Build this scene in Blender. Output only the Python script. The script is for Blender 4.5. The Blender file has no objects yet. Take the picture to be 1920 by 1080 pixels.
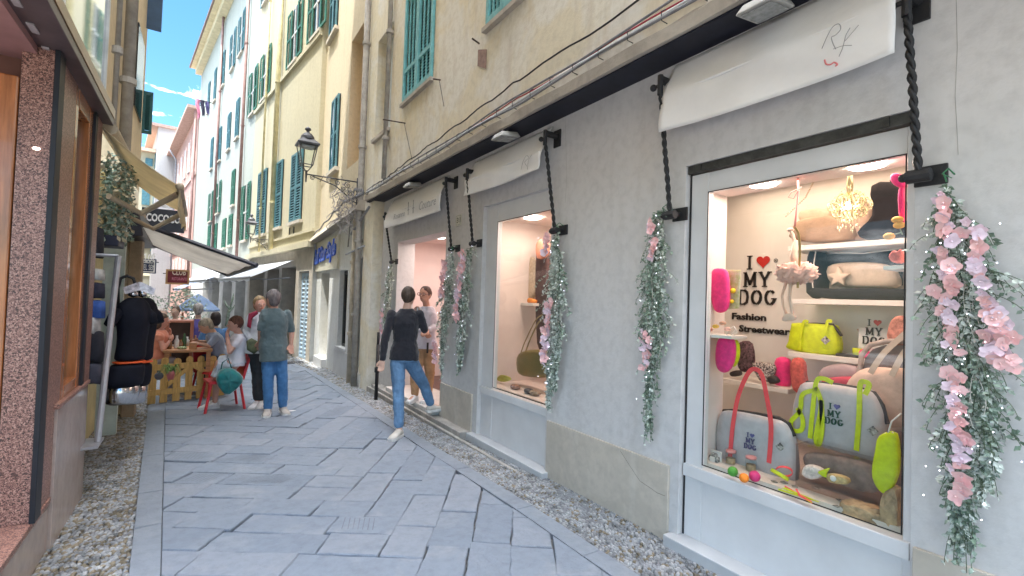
import bpy, bmesh, math, random
from mathutils import Vector, Matrix, noise as mnoise
random.seed(7)
R_ = math.radians
scene = bpy.context.scene
# ---------------------------------------------------------------- camera
F_PX = 900.0; PITCH = R_(1.4); ROLL = R_(1.9); YAW = R_(33.0)
CAM = Vector((0, 0, 1.6))
fwd = Vector((math.sin(YAW)*math.cos(PITCH), math.cos(YAW)*math.cos(PITCH), math.sin(PITCH)))
rt0 = Vector((math.cos(YAW), -math.sin(YAW), 0)); up0 = rt0.cross(fwd)
rt = rt0*math.cos(ROLL) + up0*math.sin(ROLL); up = -rt0*math.sin(ROLL) + up0*math.cos(ROLL)
cd = bpy.data.cameras.new("camera"); cam = bpy.data.objects.new("camera", cd)
scene.collection.objects.link(cam)
cd.sensor_width = 36; cd.lens = 36*F_PX/1920; cd.clip_start = 0.05; cd.clip_end = 2000
cam.matrix_world = Matrix(((rt.x, up.x, -fwd.x, CAM.x), (rt.y, up.y, -fwd.y, CAM.y), (rt.z, up.z, -fwd.z, CAM.z), (0, 0, 0, 1)))
scene.camera = cam
scene.view_settings.view_transform = 'Standard'; scene.view_settings.look = 'None'
scene.view_settings.gamma = 1; scene.view_settings.exposure = 2.22
# ---------------------------------------------------------------- sky and sun
SUN = Vector((-0.24, -0.15, 0.95)).normalized()
el = math.asin(SUN.z); az = math.atan2(SUN.x, SUN.y)
w = bpy.data.worlds.new("World"); scene.world = w; w.use_nodes = True
nt = w.node_tree; N = nt.nodes; L = nt.links; bg = N["Background"]
sky = N.new("ShaderNodeTexSky"); sky.sky_type = 'NISHITA'; sky.sun_disc = False
sky.sun_elevation = el; sky.sun_rotation = az; sky.air_density = 1.0; sky.dust_density = 0.4; sky.ozone_density = 2.5
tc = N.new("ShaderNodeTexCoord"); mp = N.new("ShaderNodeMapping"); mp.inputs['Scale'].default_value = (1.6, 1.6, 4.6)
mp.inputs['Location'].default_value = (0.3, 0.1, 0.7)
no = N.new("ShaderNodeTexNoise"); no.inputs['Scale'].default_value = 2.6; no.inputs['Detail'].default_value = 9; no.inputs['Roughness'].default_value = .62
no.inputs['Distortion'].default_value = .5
sx = N.new("ShaderNodeSeparateXYZ"); cl = N.new("ShaderNodeMapRange")       # heavier bright cloud overhead, added out of view to light the shaded street
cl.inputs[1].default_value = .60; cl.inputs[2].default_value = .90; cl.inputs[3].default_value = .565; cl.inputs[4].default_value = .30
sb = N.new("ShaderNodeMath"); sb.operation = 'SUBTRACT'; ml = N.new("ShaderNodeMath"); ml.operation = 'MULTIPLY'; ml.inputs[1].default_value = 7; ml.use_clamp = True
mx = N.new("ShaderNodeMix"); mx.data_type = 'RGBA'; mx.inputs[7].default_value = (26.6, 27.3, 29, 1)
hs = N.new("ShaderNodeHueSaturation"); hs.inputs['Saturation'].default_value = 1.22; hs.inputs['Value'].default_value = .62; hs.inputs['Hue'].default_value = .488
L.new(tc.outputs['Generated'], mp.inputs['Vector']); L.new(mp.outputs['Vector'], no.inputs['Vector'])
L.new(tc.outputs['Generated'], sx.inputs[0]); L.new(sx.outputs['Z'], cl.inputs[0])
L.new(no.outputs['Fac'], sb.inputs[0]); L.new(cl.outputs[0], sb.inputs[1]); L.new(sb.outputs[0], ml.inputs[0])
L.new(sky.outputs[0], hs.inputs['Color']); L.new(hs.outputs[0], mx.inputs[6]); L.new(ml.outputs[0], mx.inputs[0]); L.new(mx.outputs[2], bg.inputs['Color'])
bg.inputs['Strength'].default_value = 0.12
sd = bpy.data.lights.new("sun", 'SUN'); so = bpy.data.objects.new("sun", sd); scene.collection.objects.link(so)
sd.energy = 2.0; sd.angle = R_(0.5); sd.color = (1, .95, .86)
so.rotation_euler = (-SUN).to_track_quat('-Z', 'Y').to_euler(); so.location = SUN*40
scene.cycles.max_bounces = 8; scene.cycles.diffuse_bounces = 5; scene.cycles.transparent_max_bounces = 8
scene.cycles.caustics_reflective = False; scene.cycles.caustics_refractive = False
scene.cycles.sample_clamp_indirect = 6
# ---------------------------------------------------------------- pixel (1920x1080) to world
def ray(x, y): return rt*((x-960)/F_PX) + up*((540-y)/F_PX) + fwd
def onX(x, y, X): d = ray(x, y); return CAM + d*(X/d.x)
def onY(x, y, Y): d = ray(x, y); return CAM + d*(Y/d.y)
def onZ(x, y, Z=0): d = ray(x, y); return CAM + d*((Z-1.6)/d.z)
def gz(y): return 0.0 if y < 3 else max(-0.75, -0.02*(y-3))
# ---------------------------------------------------------------- materials
MC = {}
def mat(name, col, rough=.75, var=.12, scale=6, bump=0., bscale=80, metal=0, spec=.4, col2=None, cov=.5, emit=None, es=1, coat=0, sheen=0, detail=6, stretch=None, dist=0):
    if name in MC: return MC[name]
    m = bpy.data.materials.new(name); m.use_nodes = True; MC[name] = m
    n = m.node_tree.nodes; l = m.node_tree.links; b = n["Principled BSDF"]
    b.inputs['Roughness'].default_value = rough; b.inputs['Metallic'].default_value = metal
    b.inputs['Specular IOR Level'].default_value = spec; b.inputs['Coat Weight'].default_value = coat
    if sheen: b.inputs['Sheen Weight'].default_value = sheen
    t = n.new("ShaderNodeTexCoord"); src = t.outputs['Object']
    if stretch:
        q = n.new("ShaderNodeMapping"); q.inputs['Scale'].default_value = stretch; l.new(src, q.inputs['Vector']); src = q.outputs['Vector']
    no = n.new("ShaderNodeTexNoise"); no.inputs['Scale'].default_value = scale; no.inputs['Detail'].default_value = detail; no.inputs['Roughness'].default_value = .62; no.inputs['Distortion'].default_value = dist
    l.new(src, no.inputs['Vector'])
    cr = n.new("ShaderNodeValToRGB"); l.new(no.outputs['Fac'], cr.inputs[0])
    c2 = col2 if col2 else tuple(c*(1-var*2) for c in col)
    c1 = col if col2 else tuple(min(1, c*(1+var)) for c in col)
    cr.color_ramp.elements[0].position = max(0, cov-.18); cr.color_ramp.elements[1].position = min(1, cov+.18)
    cr.color_ramp.elements[0].color = (*c2, 1); cr.color_ramp.elements[1].color = (*c1, 1)
    l.new(cr.outputs[0], b.inputs['Base Color'])
    if bump:
        n2 = n.new("ShaderNodeTexNoise"); n2.inputs['Scale'].default_value = bscale; n2.inputs['Detail'].default_value = 5; l.new(src, n2.inputs['Vector'])
        bp = n.new("ShaderNodeBump"); bp.inputs['Strength'].default_value = min(1, bump); bp.inputs['Distance'].default_value = .01*max(1, bump)
        l.new(n2.outputs['Fac'], bp.inputs['Height']); l.new(bp.outputs[0], b.inputs['Normal'])
    if emit:
        b.inputs['Emission Color'].default_value = (*emit, 1); b.inputs['Emission Strength'].default_value = es
    return m
def plaster(name, base, patch, stain, bump=.5, pscale=.9, patch_pos=.58):
    """old painted render: large patches, vertical run stains, fine mottling and bump"""
    if name in MC: return MC[name]
    m = bpy.data.materials.new(name); m.use_nodes = True; MC[name] = m
    n = m.node_tree.nodes; l = m.node_tree.links; b = n["Principled BSDF"]; b.inputs['Roughness'].default_value = .9; b.inputs['Specular IOR Level'].default_value = .2
    t = n.new("ShaderNodeTexCoord")
    def noise(sc, st, det=8, ro=.6, di=0.):
        q = n.new("ShaderNodeMapping"); q.inputs['Scale'].default_value = st; l.new(t.outputs['Object'], q.inputs['Vector'])
        o = n.new("ShaderNodeTexNoise"); o.inputs['Scale'].default_value = sc; o.inputs['Detail'].default_value = det; o.inputs['Roughness'].default_value = ro; o.inputs['Distortion'].default_value = di
        l.new(q.outputs['Vector'], o.inputs['Vector']); return o.outputs['Fac']
    def ramp(f, a, c):
        r = n.new("ShaderNodeMapRange"); r.inputs[1].default_value = a; r.inputs[2].default_value = c; l.new(f, r.inputs[0]); return r.outputs[0]
    def mix(f, A, B, k=1.0):
        x = n.new("ShaderNodeMix"); x.data_type = 'RGBA'
        if k != 1.0:
            mm = n.new("ShaderNodeMath"); mm.operation = 'MULTIPLY'; mm.inputs[1].default_value = k; l.new(f, mm.inputs[0]); f = mm.outputs[0]
        l.new(f, x.inputs[0])
        for i, v in ((6, A), (7, B)):
            if isinstance(v, tuple): x.inputs[i].default_value = (*v, 1)
            else: l.new(v, x.inputs[i])
        return x.outputs[2]
    c = mix(ramp(noise(pscale, (1, 1, 1), di=.6), patch_pos-.06, patch_pos+.06), base, patch, .75)
    c = mix(ramp(noise(2.2, (3, 3, .35)), .52, .75), c, stain, .55)
    c = mix(ramp(noise(14, (1, 1, 1)), .45, .8), c, tuple(v*.68 for v in base), .55)
    l.new(c, b.inputs['Base Color'])
    bp = n.new("ShaderNodeBump"); bp.inputs['Strength'].default_value = bump; bp.inputs['Distance'].default_value = .012
    l.new(noise(22, (1, 1, 1), 10, .65), bp.inputs['Height']); l.new(bp.outputs[0], b.inputs['Normal'])
    return m
def granite(name, c0, c1, c2, sc=75):
    m = bpy.data.materials.new(name); m.use_nodes = True; MC[name] = m
    n = m.node_tree.nodes; l = m.node_tree.links; b = n["Principled BSDF"]; b.inputs['Roughness'].default_value = .38
    t = n.new("ShaderNodeTexCoord"); v = n.new("ShaderNodeTexNoise"); v.inputs['Scale'].default_value = sc; v.inputs['Detail'].default_value = 4; v.inputs['Distortion'].default_value = 1.2
    l.new(t.outputs['Object'], v.inputs['Vector']); r = n.new("ShaderNodeValToRGB"); l.new(v.outputs['Fac'], r.inputs[0])
    e = r.color_ramp.elements; e[0].position = .40; e[0].color = (*c0, 1); e[1].position = .62; e[1].color = (*c2, 1); k = e.new(.50); k.color = (*c1, 1)
    l.new(r.outputs[0], b.inputs['Base Color']); return m
def glass(name, tint=(.93, .97, .96), rough=0.0):
    m = bpy.data.materials.new(name); m.use_nodes = True; MC[name] = m
    n = m.node_tree.nodes; l = m.node_tree.links; n.remove(n["Principled BSDF"]); o = n["Material Output"]
    tr = n.new("ShaderNodeBsdfTransparent"); tr.inputs[0].default_value = (*tint, 1); gl = n.new("ShaderNodeBsdfGlossy"); gl.inputs['Roughness'].default_value = rough
    lw = n.new("ShaderNodeLayerWeight"); lw.inputs[0].default_value = .5; pw = n.new("ShaderNodeMath"); pw.operation = 'POWER'; pw.inputs[1].default_value = 4.0; l.new(lw.outputs['Facing'], pw.inputs[0])
    fr = n.new("ShaderNodeMath"); fr.operation = 'MULTIPLY_ADD'; fr.inputs[1].default_value = .45; fr.inputs[2].default_value = .018; l.new(pw.outputs[0], fr.inputs[0]); x = n.new("ShaderNodeMixShader")
    l.new(fr.outputs[0], x.inputs[0]); l.new(tr.outputs[0], x.inputs[1]); l.new(gl.outputs[0], x.inputs[2]); l.new(x.outputs[0], o.inputs[0]); return m
def translucent(m, k):
    """thin cloth that lets part of the daylight through"""
    n = m.node_tree.nodes; l = m.node_tree.links; b = n["Principled BSDF"]; o = n["Material Output"]; t = n.new("ShaderNodeBsdfTranslucent"); x = n.new("ShaderNodeMixShader"); x.inputs[0].default_value = k
    l.new(b.inputs['Base Color'].links[0].from_socket, t.inputs['Color']); l.new(b.outputs[0], x.inputs[1]); l.new(t.outputs[0], x.inputs[2]); l.new(x.outputs[0], o.inputs[0]); return m
M_glass = glass("window_glass")
M_dark = mat("dark_glass", (.02, .025, .03), .06, .1, 2, spec=.8)
M_iron = mat("black_iron", (.018, .018, .02), .55, .2, 30, bump=.3, bscale=90)
M_zinc = mat("grey_metal", (.33, .33, .34), .45, .12, 12, metal=.6)
# ---------------------------------------------------------------- mesh builder
ROOT = {}
def tag(o, label=None, cat=None, group=None, kind=None):
    if label: o['label'] = label
    if cat: o['category'] = cat
    if group: o['group'] = group
    if kind: o['kind'] = kind
    return o
def thing(name, label, cat, loc=(0, 0, 0), group=None, rz=0):
    o = bpy.data.objects.new(name, None); scene.collection.objects.link(o); o.empty_display_size = .1
    o.location = loc; o.rotation_euler = (0, 0, rz); ROOT[o.name] = Vector(loc); return tag(o, label, cat, group)
def basis(d):
    d = d.normalized(); a = Vector((0, 0, 1)) if abs(d.z) < .95 else Vector((1, 0, 0)); u = d.cross(a).normalized(); return u, u.cross(d)
class MB:
    def __init__(s): s.v = []; s.f = []; s.mi = []; s.cur = 0
    def add(s, vs, fs):
        o = len(s.v); s.v += [Vector(v) for v in vs]; s.f += [tuple(i+o for i in f) for f in fs]; s.mi += [s.cur]*len(fs); return s
    def box(s, x0, x1, y0, y1, z0, z1):
        return s.add([(x, y, z) for x in (x0, x1) for y in (y0, y1) for z in (z0, z1)], [(0, 1, 3, 2), (4, 6, 7, 5), (0, 4, 5, 1), (2, 3, 7, 6), (0, 2, 6, 4), (1, 5, 7, 3)])
    def hexa(s, a, b):          # two quads (4 pts each) -> closed hexahedron
        return s.add(list(a)+list(b), [(3, 2, 1, 0), (4, 5, 6, 7), (0, 1, 5, 4), (1, 2, 6, 5), (2, 3, 7, 6), (3, 0, 4, 7)])
    def prism(s, poly, off):    # planar polygon pushed by off
        n = len(poly); off = Vector(off); p = [Vector(q) for q in poly]
        return s.add(p+[q+off for q in p], [tuple(reversed(range(n))), tuple(range(n, 2*n))]+[(i, (i+1) % n, n+(i+1) % n, n+i) for i in range(n)])
    def tube(s, pts, r, seg=8, cap=True, flat=1.0):
        pts = [Vector(p) for p in pts]; rs = r if isinstance(r, (list, tuple)) else [r]*len(pts); vs = []; fs = []; u = None
        for i, p in enumerate(pts):
            d = (pts[min(i+1, len(pts)-1)]-pts[max(i-1, 0)])
            if d.length < 1e-7: d = Vector((0, 0, 1))
            d.normalize()
            if u is None: u, _ = basis(d)
            u = (u-d*u.dot(d)); u = u.normalized() if u.length > 1e-5 else basis(d)[0]; v = d.cross(u)
            for k in range(seg):
                a = 2*math.pi*k/seg; vs.append(p+(u*math.cos(a)+v*math.sin(a)*flat)*rs[i])
        for i in range(len(pts)-1):
            for k in range(seg): k2 = (k+1) % seg; fs.append((i*seg+k, i*seg+k2, (i+1)*seg+k2, (i+1)*seg+k))
        if cap: fs.append(tuple(reversed(range(seg)))); fs.append(tuple(range((len(pts)-1)*seg, len(pts)*seg)))
        return s.add(vs, fs)
    def sphere(s, c, r, sc=(1, 1, 1), seg=12, rings=8, M=None):
        vs = []; fs = []; c = Vector(c)
        for i in range(rings+1):
            t = math.pi*i/rings
            for k in range(seg):
                a = 2*math.pi*k/seg; q = Vector((math.sin(t)*math.cos(a)*sc[0], math.sin(t)*math.sin(a)*sc[1], math.cos(t)*sc[2]))*r
                vs.append(c+(M @ q if M else q))
        for i in range(rings):
            for k in range(seg): k2 = (k+1) % seg; fs.append((i*seg+k, (i+1)*seg+k, (i+1)*seg+k2, i*seg+k2))
        return s.add(vs, fs)
    def lathe(s, c, prof, seg=16, sc=(1, 1)):
        c = Vector(c); n = len(prof); vs = [c+Vector((r*math.cos(2*math.pi*k/seg)*sc[0], r*math.sin(2*math.pi*k/seg)*sc[1], z)) for r, z in prof for k in range(seg)]
        fs = [(i*seg+k, i*seg+(k+1) % seg, (i+1)*seg+(k+1) % seg, (i+1)*seg+k) for i in range(n-1) for k in range(seg)]
        fs += [tuple(reversed(range(seg))), tuple(range((n-1)*seg, n*seg))]; return s.add(vs, fs)
    def puff(s, poly, nrm, th, flat=.0, fill=(.92, .75, .45)):
        """soft cushion-like solid from an outline; nrm = thickness direction"""
        p = [Vector(q) for q in poly]; n = len(p); c = sum(p, Vector())/n; nrm = Vector(nrm).normalized(); vs = []; fs = []
        loops = [(1.0, 0.0), (.985, .45), (.92, .78), (.72, .95), (.35, 1.0)]
        def loop(k, h): return [c+(q-c)*k+nrm*(th*.5*h) for q in p]
        rings = [loop(k, -h) for k, h in reversed(loops)]+[loop(k, h) for k, h in loops[1:]]
        for r_ in rings: vs += r_
        m = len(rings)
        for i in range(m-1):
            for k in range(n): k2 = (k+1) % n; fs.append((i*n+k, i*n+k2, (i+1)*n+k2, (i+1)*n+k))
        vs += [rings[0][0]*0+c-nrm*th*.5, c+nrm*th*.5]; a = m*n
        for k in range(n): k2 = (k+1) % n; fs.append((a, k2, k)); fs.append((a+1, (m-1)*n+k, (m-1)*n+k2))
        return s.add(vs, fs)
    def build(s, name, m, parent=None, smooth=False, bev=0, world=True, sub=0, auto=None):
        me = bpy.data.meshes.new(name); off = Vector()
        if parent is not None and world:
            r = parent
            while r.parent: r = r.parent
            off = ROOT.get(r.name, Vector())
        me.from_pydata([v-off for v in s.v], [], s.f)
        for mm in (m if isinstance(m, (list, tuple)) else [m]): me.materials.append(mm)
        if any(s.mi): me.polygons.foreach_set('material_index', s.mi)
        bm = bmesh.new(); bm.from_mesh(me); bmesh.ops.remove_doubles(bm, verts=bm.verts, dist=1e-5) if smooth else None
        bmesh.ops.recalc_face_normals(bm, faces=bm.faces); bm.to_mesh(me); bm.free()
        if smooth: me.polygons.foreach_set('use_smooth', [True]*len(me.polygons))
        me.update(); o = bpy.data.objects.new(name, me); scene.collection.objects.link(o)
        if parent is not None: o.parent = parent
        if bev:
            b = o.modifiers.new("bevel", 'BEVEL'); b.width = bev; b.segments = 2; b.limit_method = 'ANGLE'; b.angle_limit = R_(40)
        if sub:
            b = o.modifiers.new("sub", 'SUBSURF'); b.levels = sub; b.render_levels = sub
        return o
def copy_thing(root, loc, rz, label, group):
    def cp(o, par):
        c = o.copy(); scene.collection.objects.link(c); c.parent = par
        for ch in [q for q in bpy.data.objects if q.parent == o]: cp(ch, c)
        return c
    kids = [q for q in bpy.data.objects if q.parent == root]
    r = root.copy(); scene.collection.objects.link(r); r.location = loc; r.rotation_euler = (0, 0, rz); ROOT[r.name] = Vector(loc)
    r['label'] = label; r['group'] = group
    for k in kids: cp(k, r)
    return r
class Fr:                     # a wall frame: s along the wall, o outwards to the street, z up
    def __init__(s, P, ang, side):      # side=+1: right-hand facade (faces -X), -1: left-hand
        s.P = Vector((P[0], P[1], 0)); s.d = Vector((-math.sin(ang), math.cos(ang), 0)); s.n = Vector((-math.cos(ang), -math.sin(ang), 0))*side
    def __call__(s, a, o, z): return s.P+s.d*a+s.n*o+Vector((0, 0, z))
    def px(s, x, y, o=0):              # pixel -> (s, z) on the wall plane pushed out by o
        P = s.P+s.n*o; d = ray(x, y); t = (P-CAM).dot(s.n)/d.dot(s.n); q = CAM+d*t; return ((q-P).dot(s.d), q.z)
    def box(s, mb, a0, a1, o0, o1, z0, z1):
        mb.hexa([s(a0, o0, z0), s(a1, o0, z0), s(a1, o1, z0), s(a0, o1, z0)], [s(a0, o0, z1), s(a1, o0, z1), s(a1, o1, z1), s(a0, o1, z1)])
def wall(fr, mb, a0, a1, z0, z1, holes=(), depth=.18, o=0, bottom=None):
    """front skin of a wall with rectangular holes and their reveals"""
    A = sorted({a0, a1, *[h[0] for h in holes], *[h[1] for h in holes]}); Z = sorted({z0, z1, *[h[2] for h in holes], *[h[3] for h in holes]})
    A = [a for a in A if a0 <= a <= a1]; Z = [z for z in Z if z0 <= z <= z1]
    for i in range(len(A)-1):
        for j in range(len(Z)-1):
            ca, cz = (A[i]+A[i+1])/2, (Z[j]+Z[j+1])/2
            if any(h[0] < ca < h[1] and h[2] < cz < h[3] for h in holes): continue
            mb.add([fr(A[i], o, Z[j]), fr(A[i+1], o, Z[j]), fr(A[i+1], o, Z[j+1]), fr(A[i], o, Z[j+1])], [(0, 1, 2, 3)])
    for h in holes:
        d = h[4] if len(h) > 4 else depth
        c = [(h[0], h[2]), (h[1], h[2]), (h[1], h[3]), (h[0], h[3])]
        for k in range(4):
            p, q = c[k], c[(k+1) % 4]
            mb.add([fr(p[0], o, p[1]), fr(q[0], o, q[1]), fr(q[0], o-d, q[1]), fr(p[0], o-d, p[1])], [(0, 1, 2, 3)])
def shutter_mesh(mb, fr, a0, a1, z0, z1, o, th=.035, slats=14, rails=3, hinge=None, open_deg=0):
    """louvred shutter leaf, optionally swung open about its a0 edge"""
    W = a1-a0; ca, sa = math.cos(R_(open_deg)), math.sin(R_(open_deg))
    def P(u, t, z):
        if hinge == 1: return fr(a1-u*ca+t*sa*0, o+u*sa+t*ca, z) if open_deg else fr(a1-u, o+t, z)
        return fr(a0+u*ca-t*sa*0, o+u*sa+t*ca, z)
    def bx(u0, u1, t0, t1, q0, q1): mb.hexa([P(u0, t0, q0), P(u1, t0, q0), P(u1, t1, q0), P(u0, t1, q0)], [P(u0, t0, q1), P(u1, t0, q1), P(u1, t1, q1), P(u0, t1, q1)])
    fw = min(.07, abs(W)*.16); Wd = abs(W)
    bx(0, fw, 0, th, z0, z1); bx(Wd-fw, Wd, 0, th, z0, z1)
    zs = [z0+(z1-z0)*k/(rails-1) for k in range(rails)]
    for k, z in enumerate(zs):
        a = z if k < rails-1 else z-fw; a = a if k in (0, rails-1) else z-fw/2; bx(fw, Wd-fw, 0.002, th-.002, a, a+fw)
    hh = (z1-z0)/slats
    for k in range(slats):
        q = z0+hh*(k+.2)
        mb.hexa([P(fw, .004, q+hh*.55), P(Wd-fw, .004, q+hh*.55), P(Wd-fw, th-.004, q), P(fw, th-.004, q)],
                [P(fw, .004, q+hh*.55+.008), P(Wd-fw, .004, q+hh*.55+.008), P(Wd-fw, th-.004, q+.008), P(fw, th-.004, q+.008)])
def text_mb(mb, s, size, fn, depth=.006, shear=0, bold=0, align='LEFT', width=None):
    """lettering as solid geometry; fn(u, v, d) maps text plane to world"""
    c = bpy.data.curves.new("t", 'FONT'); c.body = s; c.size = size; c.extrude = depth/2; c.shear = shear; c.offset = bold; c.align_x = align; c.resolution_u = 2
    o = bpy.data.objects.new("t", c); scene.collection.objects.link(o); dg = bpy.context.evaluated_depsgraph_get(); me = o.evaluated_get(dg).to_mesh()
    xs = [v.co.x for v in me.vertices]; k = 1
    if width and xs: k = width/(max(xs)-min(xs))
    mb.add([fn(v.co.x*k, v.co.y, v.co.z+depth/2) for v in me.vertices], [tuple(p.vertices) for p in me.polygons])
    o.evaluated_get(dg).to_mesh_clear(); bpy.data.objects.remove(o); bpy.data.curves.remove(c)
def jit(a): return random.uniform(-a, a)
# ================================================================ GROUND
M_slab = plaster("slate_paving", (.215, .25, .30), (.27, .295, .33), (.18, .20, .235), bump=1.0, pscale=2.6)
M_joint = mat("joint_sand", (.20, .205, .21), .95, .2, 20, bump=.4)
M_kerb = plaster("kerb_stone", (.22, .25, .29), (.19, .215, .255), (.27, .29, .31), bump=.8, pscale=3)
g = MB(); NX = [-12, -3, -1.2, -.75, .8, 2.9, 6, 20]; NY = [-12, 0, 3]+[3+3*k for k in range(1, 14)]+[60, 120, 400]
for i in range(len(NX)-1):
    for j in range(len(NY)-1):
        g.add([(NX[i], NY[j], gz(NY[j])-.035), (NX[i+1], NY[j], gz(NY[j])-.035), (NX[i+1], NY[j+1], gz(NY[j+1])-.035), (NX[i], NY[j+1], gz(NY[j+1])-.035)], [(0, 1, 2, 3)])
tag(g.build("ground", M_joint), kind='structure')
def clip(poly, f):            # keep the part where f(p) >= 0
    out = []
    for i in range(len(poly)):
        a, b = poly[i], poly[(i+1) % len(poly)]; fa, fb = f(a), f(b)
        if fa >= 0: out.append(a)
        if fa*fb < 0: t = fa/(fa-fb); out.append((a[0]+(b[0]-a[0])*t, a[1]+(b[1]-a[1])*t))
    return out
def Lx(y): return -.055*min(y, 9)+.05+(.07*(y-9) if y > 9 else 0)*-1      # left edge of the slabs
def Lin(y): return .03-.045*min(y, 9)                                    # right edge of left kerb
def Rb(y): return 2.09 if y < 12 else 2.09-.119*(y-12)
def slab_solid(mb, poly, z, dz, b=.007):
    n = len(poly); cx = sum(p[0] for p in poly)/n; cy = sum(p[1] for p in poly)/n
    tx, ty = jit(.006), jit(.006)
    def sh(k):
        r = []
        for p in poly:
            d = math.hypot(p[0]-cx, p[1]-cy) or 1; q = max(0, 1-k/d); r.append((cx+(p[0]-cx)*q, cy+(p[1]-cy)*q))
        return r
    def zz(p): return gz(p[1])+z+dz+(p[0]-cx)*tx+(p[1]-cy)*ty
    r0, r1, r2 = sh(.001), sh(.002), sh(.002+b)
    vs = [(p[0], p[1], gz(p[1])-.034) for p in r0]+[(p[0], p[1], zz(p)-b) for p in r1]+[(p[0], p[1], zz(p)) for p in r2]
    fs = [(i, (i+1) % n, n+(i+1) % n, n+i) for i in range(n)]+[(n+i, n+(i+1) % n, 2*n+(i+1) % n, 2*n+i) for i in range(n)]+[tuple(range(2*n, 3*n))]
    mb.add(vs, fs)
pv = MB(); grooves = MB(); th = R_(-34); cu, su = math.cos(th), math.sin(th); wd = .27; SE = 1.12
def uv(x, y): return (x*cu+y*su, -x*su+y*cu)
def xy(u, v): return (u*cu-v*su, u*su+v*cu)
def lay(u0, u1, v0, v1):
    poly = [xy(u0, v0), xy(u1, v0), xy(u1, v1), xy(u0, v1)]
    poly = [(p[0]+jit(.010), p[1]+jit(.010)) for p in poly]; fine = []
    for i in range(4):
        a, b_ = poly[i], poly[(i+1) % 4]; n = max(1, round(math.hypot(b_[0]-a[0], b_[1]-a[1])/.07))
        for k in range(n): t_ = k/n; fine.append((a[0]+(b_[0]-a[0])*t_+(jit(.0045) if k else 0), a[1]+(b_[1]-a[1])*t_+(jit(.0045) if k else 0)))
    c_ = (sum(p[0] for p in poly)/4, sum(p[1] for p in poly)/4); poly = [(p[0]+(c_[0]-p[0])*.004, p[1]+(c_[1]-p[1])*.004) for p in fine]
    for f in (lambda p: p[0]-Lin(p[1])-.002, lambda p: Rb(p[1])-p[0], lambda p: p[1]-1.2, lambda p: 30-p[1]):
        poly = clip(poly, f)
        if len(poly) < 3: return
    ar = abs(sum(poly[i][0]*poly[(i+1) % len(poly)][1]-poly[(i+1) % len(poly)][0]*poly[i][1] for i in range(len(poly))))/2
    if ar < .004: return
    pv.cur = random.choice((0, 0, 1, 2)); dz = jit(.007); slab_solid(pv, poly, 0, dz)
    if random.random() < .12 and ar > .06 and poly[0][1] < 12:      # chisel grooves cut across some slabs
        cxm = (u0+u1)/2; n = random.randint(6, 10); sp = .035; ang = random.choice((.5, -.6, 1.2))
        for k in range(n):
            a = cxm+(k-n/2)*sp; v0_, v1_ = v0+.05, v1-.05
            p = [xy(a+jit(.004), v0_), xy(a+ang*(v1_-v0_)*.4, v1_)]
            if all(Lin(q[1])+.05 < q[0] < Rb(q[1])-.05 for q in p):
                d = Vector((p[1][0]-p[0][0], p[1][1]-p[0][1], 0)).normalized(); s_ = Vector((-d.y, d.x, 0))*.003
                z0 = gz(p[0][1])+dz+.0035
                grooves.add([Vector((p[0][0], p[0][1], z0))-s_, Vector((p[1][0], p[1][1], z0))-s_, Vector((p[1][0], p[1][1], z0))+s_, Vector((p[0][0], p[0][1], z0))+s_], [(0, 1, 2, 3)])
def seam(yv): return SE if yv < 12 else SE-.11*(yv-12)
for k in range(-8, 140):      # rows on the left of the seam
    vc = (k+.5)*wd; us = []
    j0 = math.floor(((-2.6)+vc*su)/cu/wd)-2
    cells = [j for j in range(j0-30, j0+60) if xy((j+.5)*wd, vc)[0] < seam(xy((j+.5)*wd, vc)[1]) and -1.6 < xy((j+.5)*wd, vc)[0] and 0 < xy((j+.5)*wd, vc)[1] < 31]
    if not cells: continue
    a, b = min(cells)*wd, (max(cells)+1)*wd; u = b
    while u > a:
        l = random.uniform(.36, .80); nu = max(a, u-l); nu = a if nu-a < .2 else nu; lay(nu, u, k*wd, (k+1)*wd); u = nu
for j in range(-90, 60):      # columns on the right of the seam
    uc = (j+.5)*wd
    cells = [k for k in range(-20, 160) if xy(uc, (k+.5)*wd)[0] >= seam(xy(uc, (k+.5)*wd)[1]) and xy(uc, (k+.5)*wd)[0] < 2.9 and 0 < xy(uc, (k+.5)*wd)[1] < 31]
    if not cells: continue
    a, b = min(cells)*wd, (max(cells)+1)*wd; v = a
    while v < b:
        l = random.uniform(.38, .8); nv = min(b, v+l); nv = b if b-nv < .2 else nv; lay(j*wd, (j+1)*wd, v, nv); v = nv
M_slab2 = plaster("slate_paving_light", (.235, .265, .31), (.195, .225, .27), (.28, .295, .32), bump=1.0, pscale=3)
M_slab3 = plaster("slate_paving_dark", (.20, .235, .285), (.245, .275, .315), (.175, .195, .23), bump=1.0, pscale=2.3)
pvo = tag(pv.build("paving_slabs", [M_slab, M_slab2, M_slab3]), kind='structure')
tag(grooves.build("paving_grooves", mat("groove_dark", (.17, .195, .235), .9)), kind='structure')
kb = MB()
y = 1.0
while y < 24:
    l = random.uniform(.7, 1.3); y2 = y+l
    slab_solid(kb, [(Lin(y)-.11-.010*y, y), (Lin(y), y), (Lin(y2), y2), (Lin(y2)-.11-.010*y2, y2)], 0, .002)
    slab_solid(kb, [(Rb(y)+.004, y), (Rb(y)+.15, y), (Rb(y2)+.15, y2), (Rb(y2)+.004, y2)], 0, .002); y = y2
tag(kb.build("kerb_strip", M_kerb), kind='structure')
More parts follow.
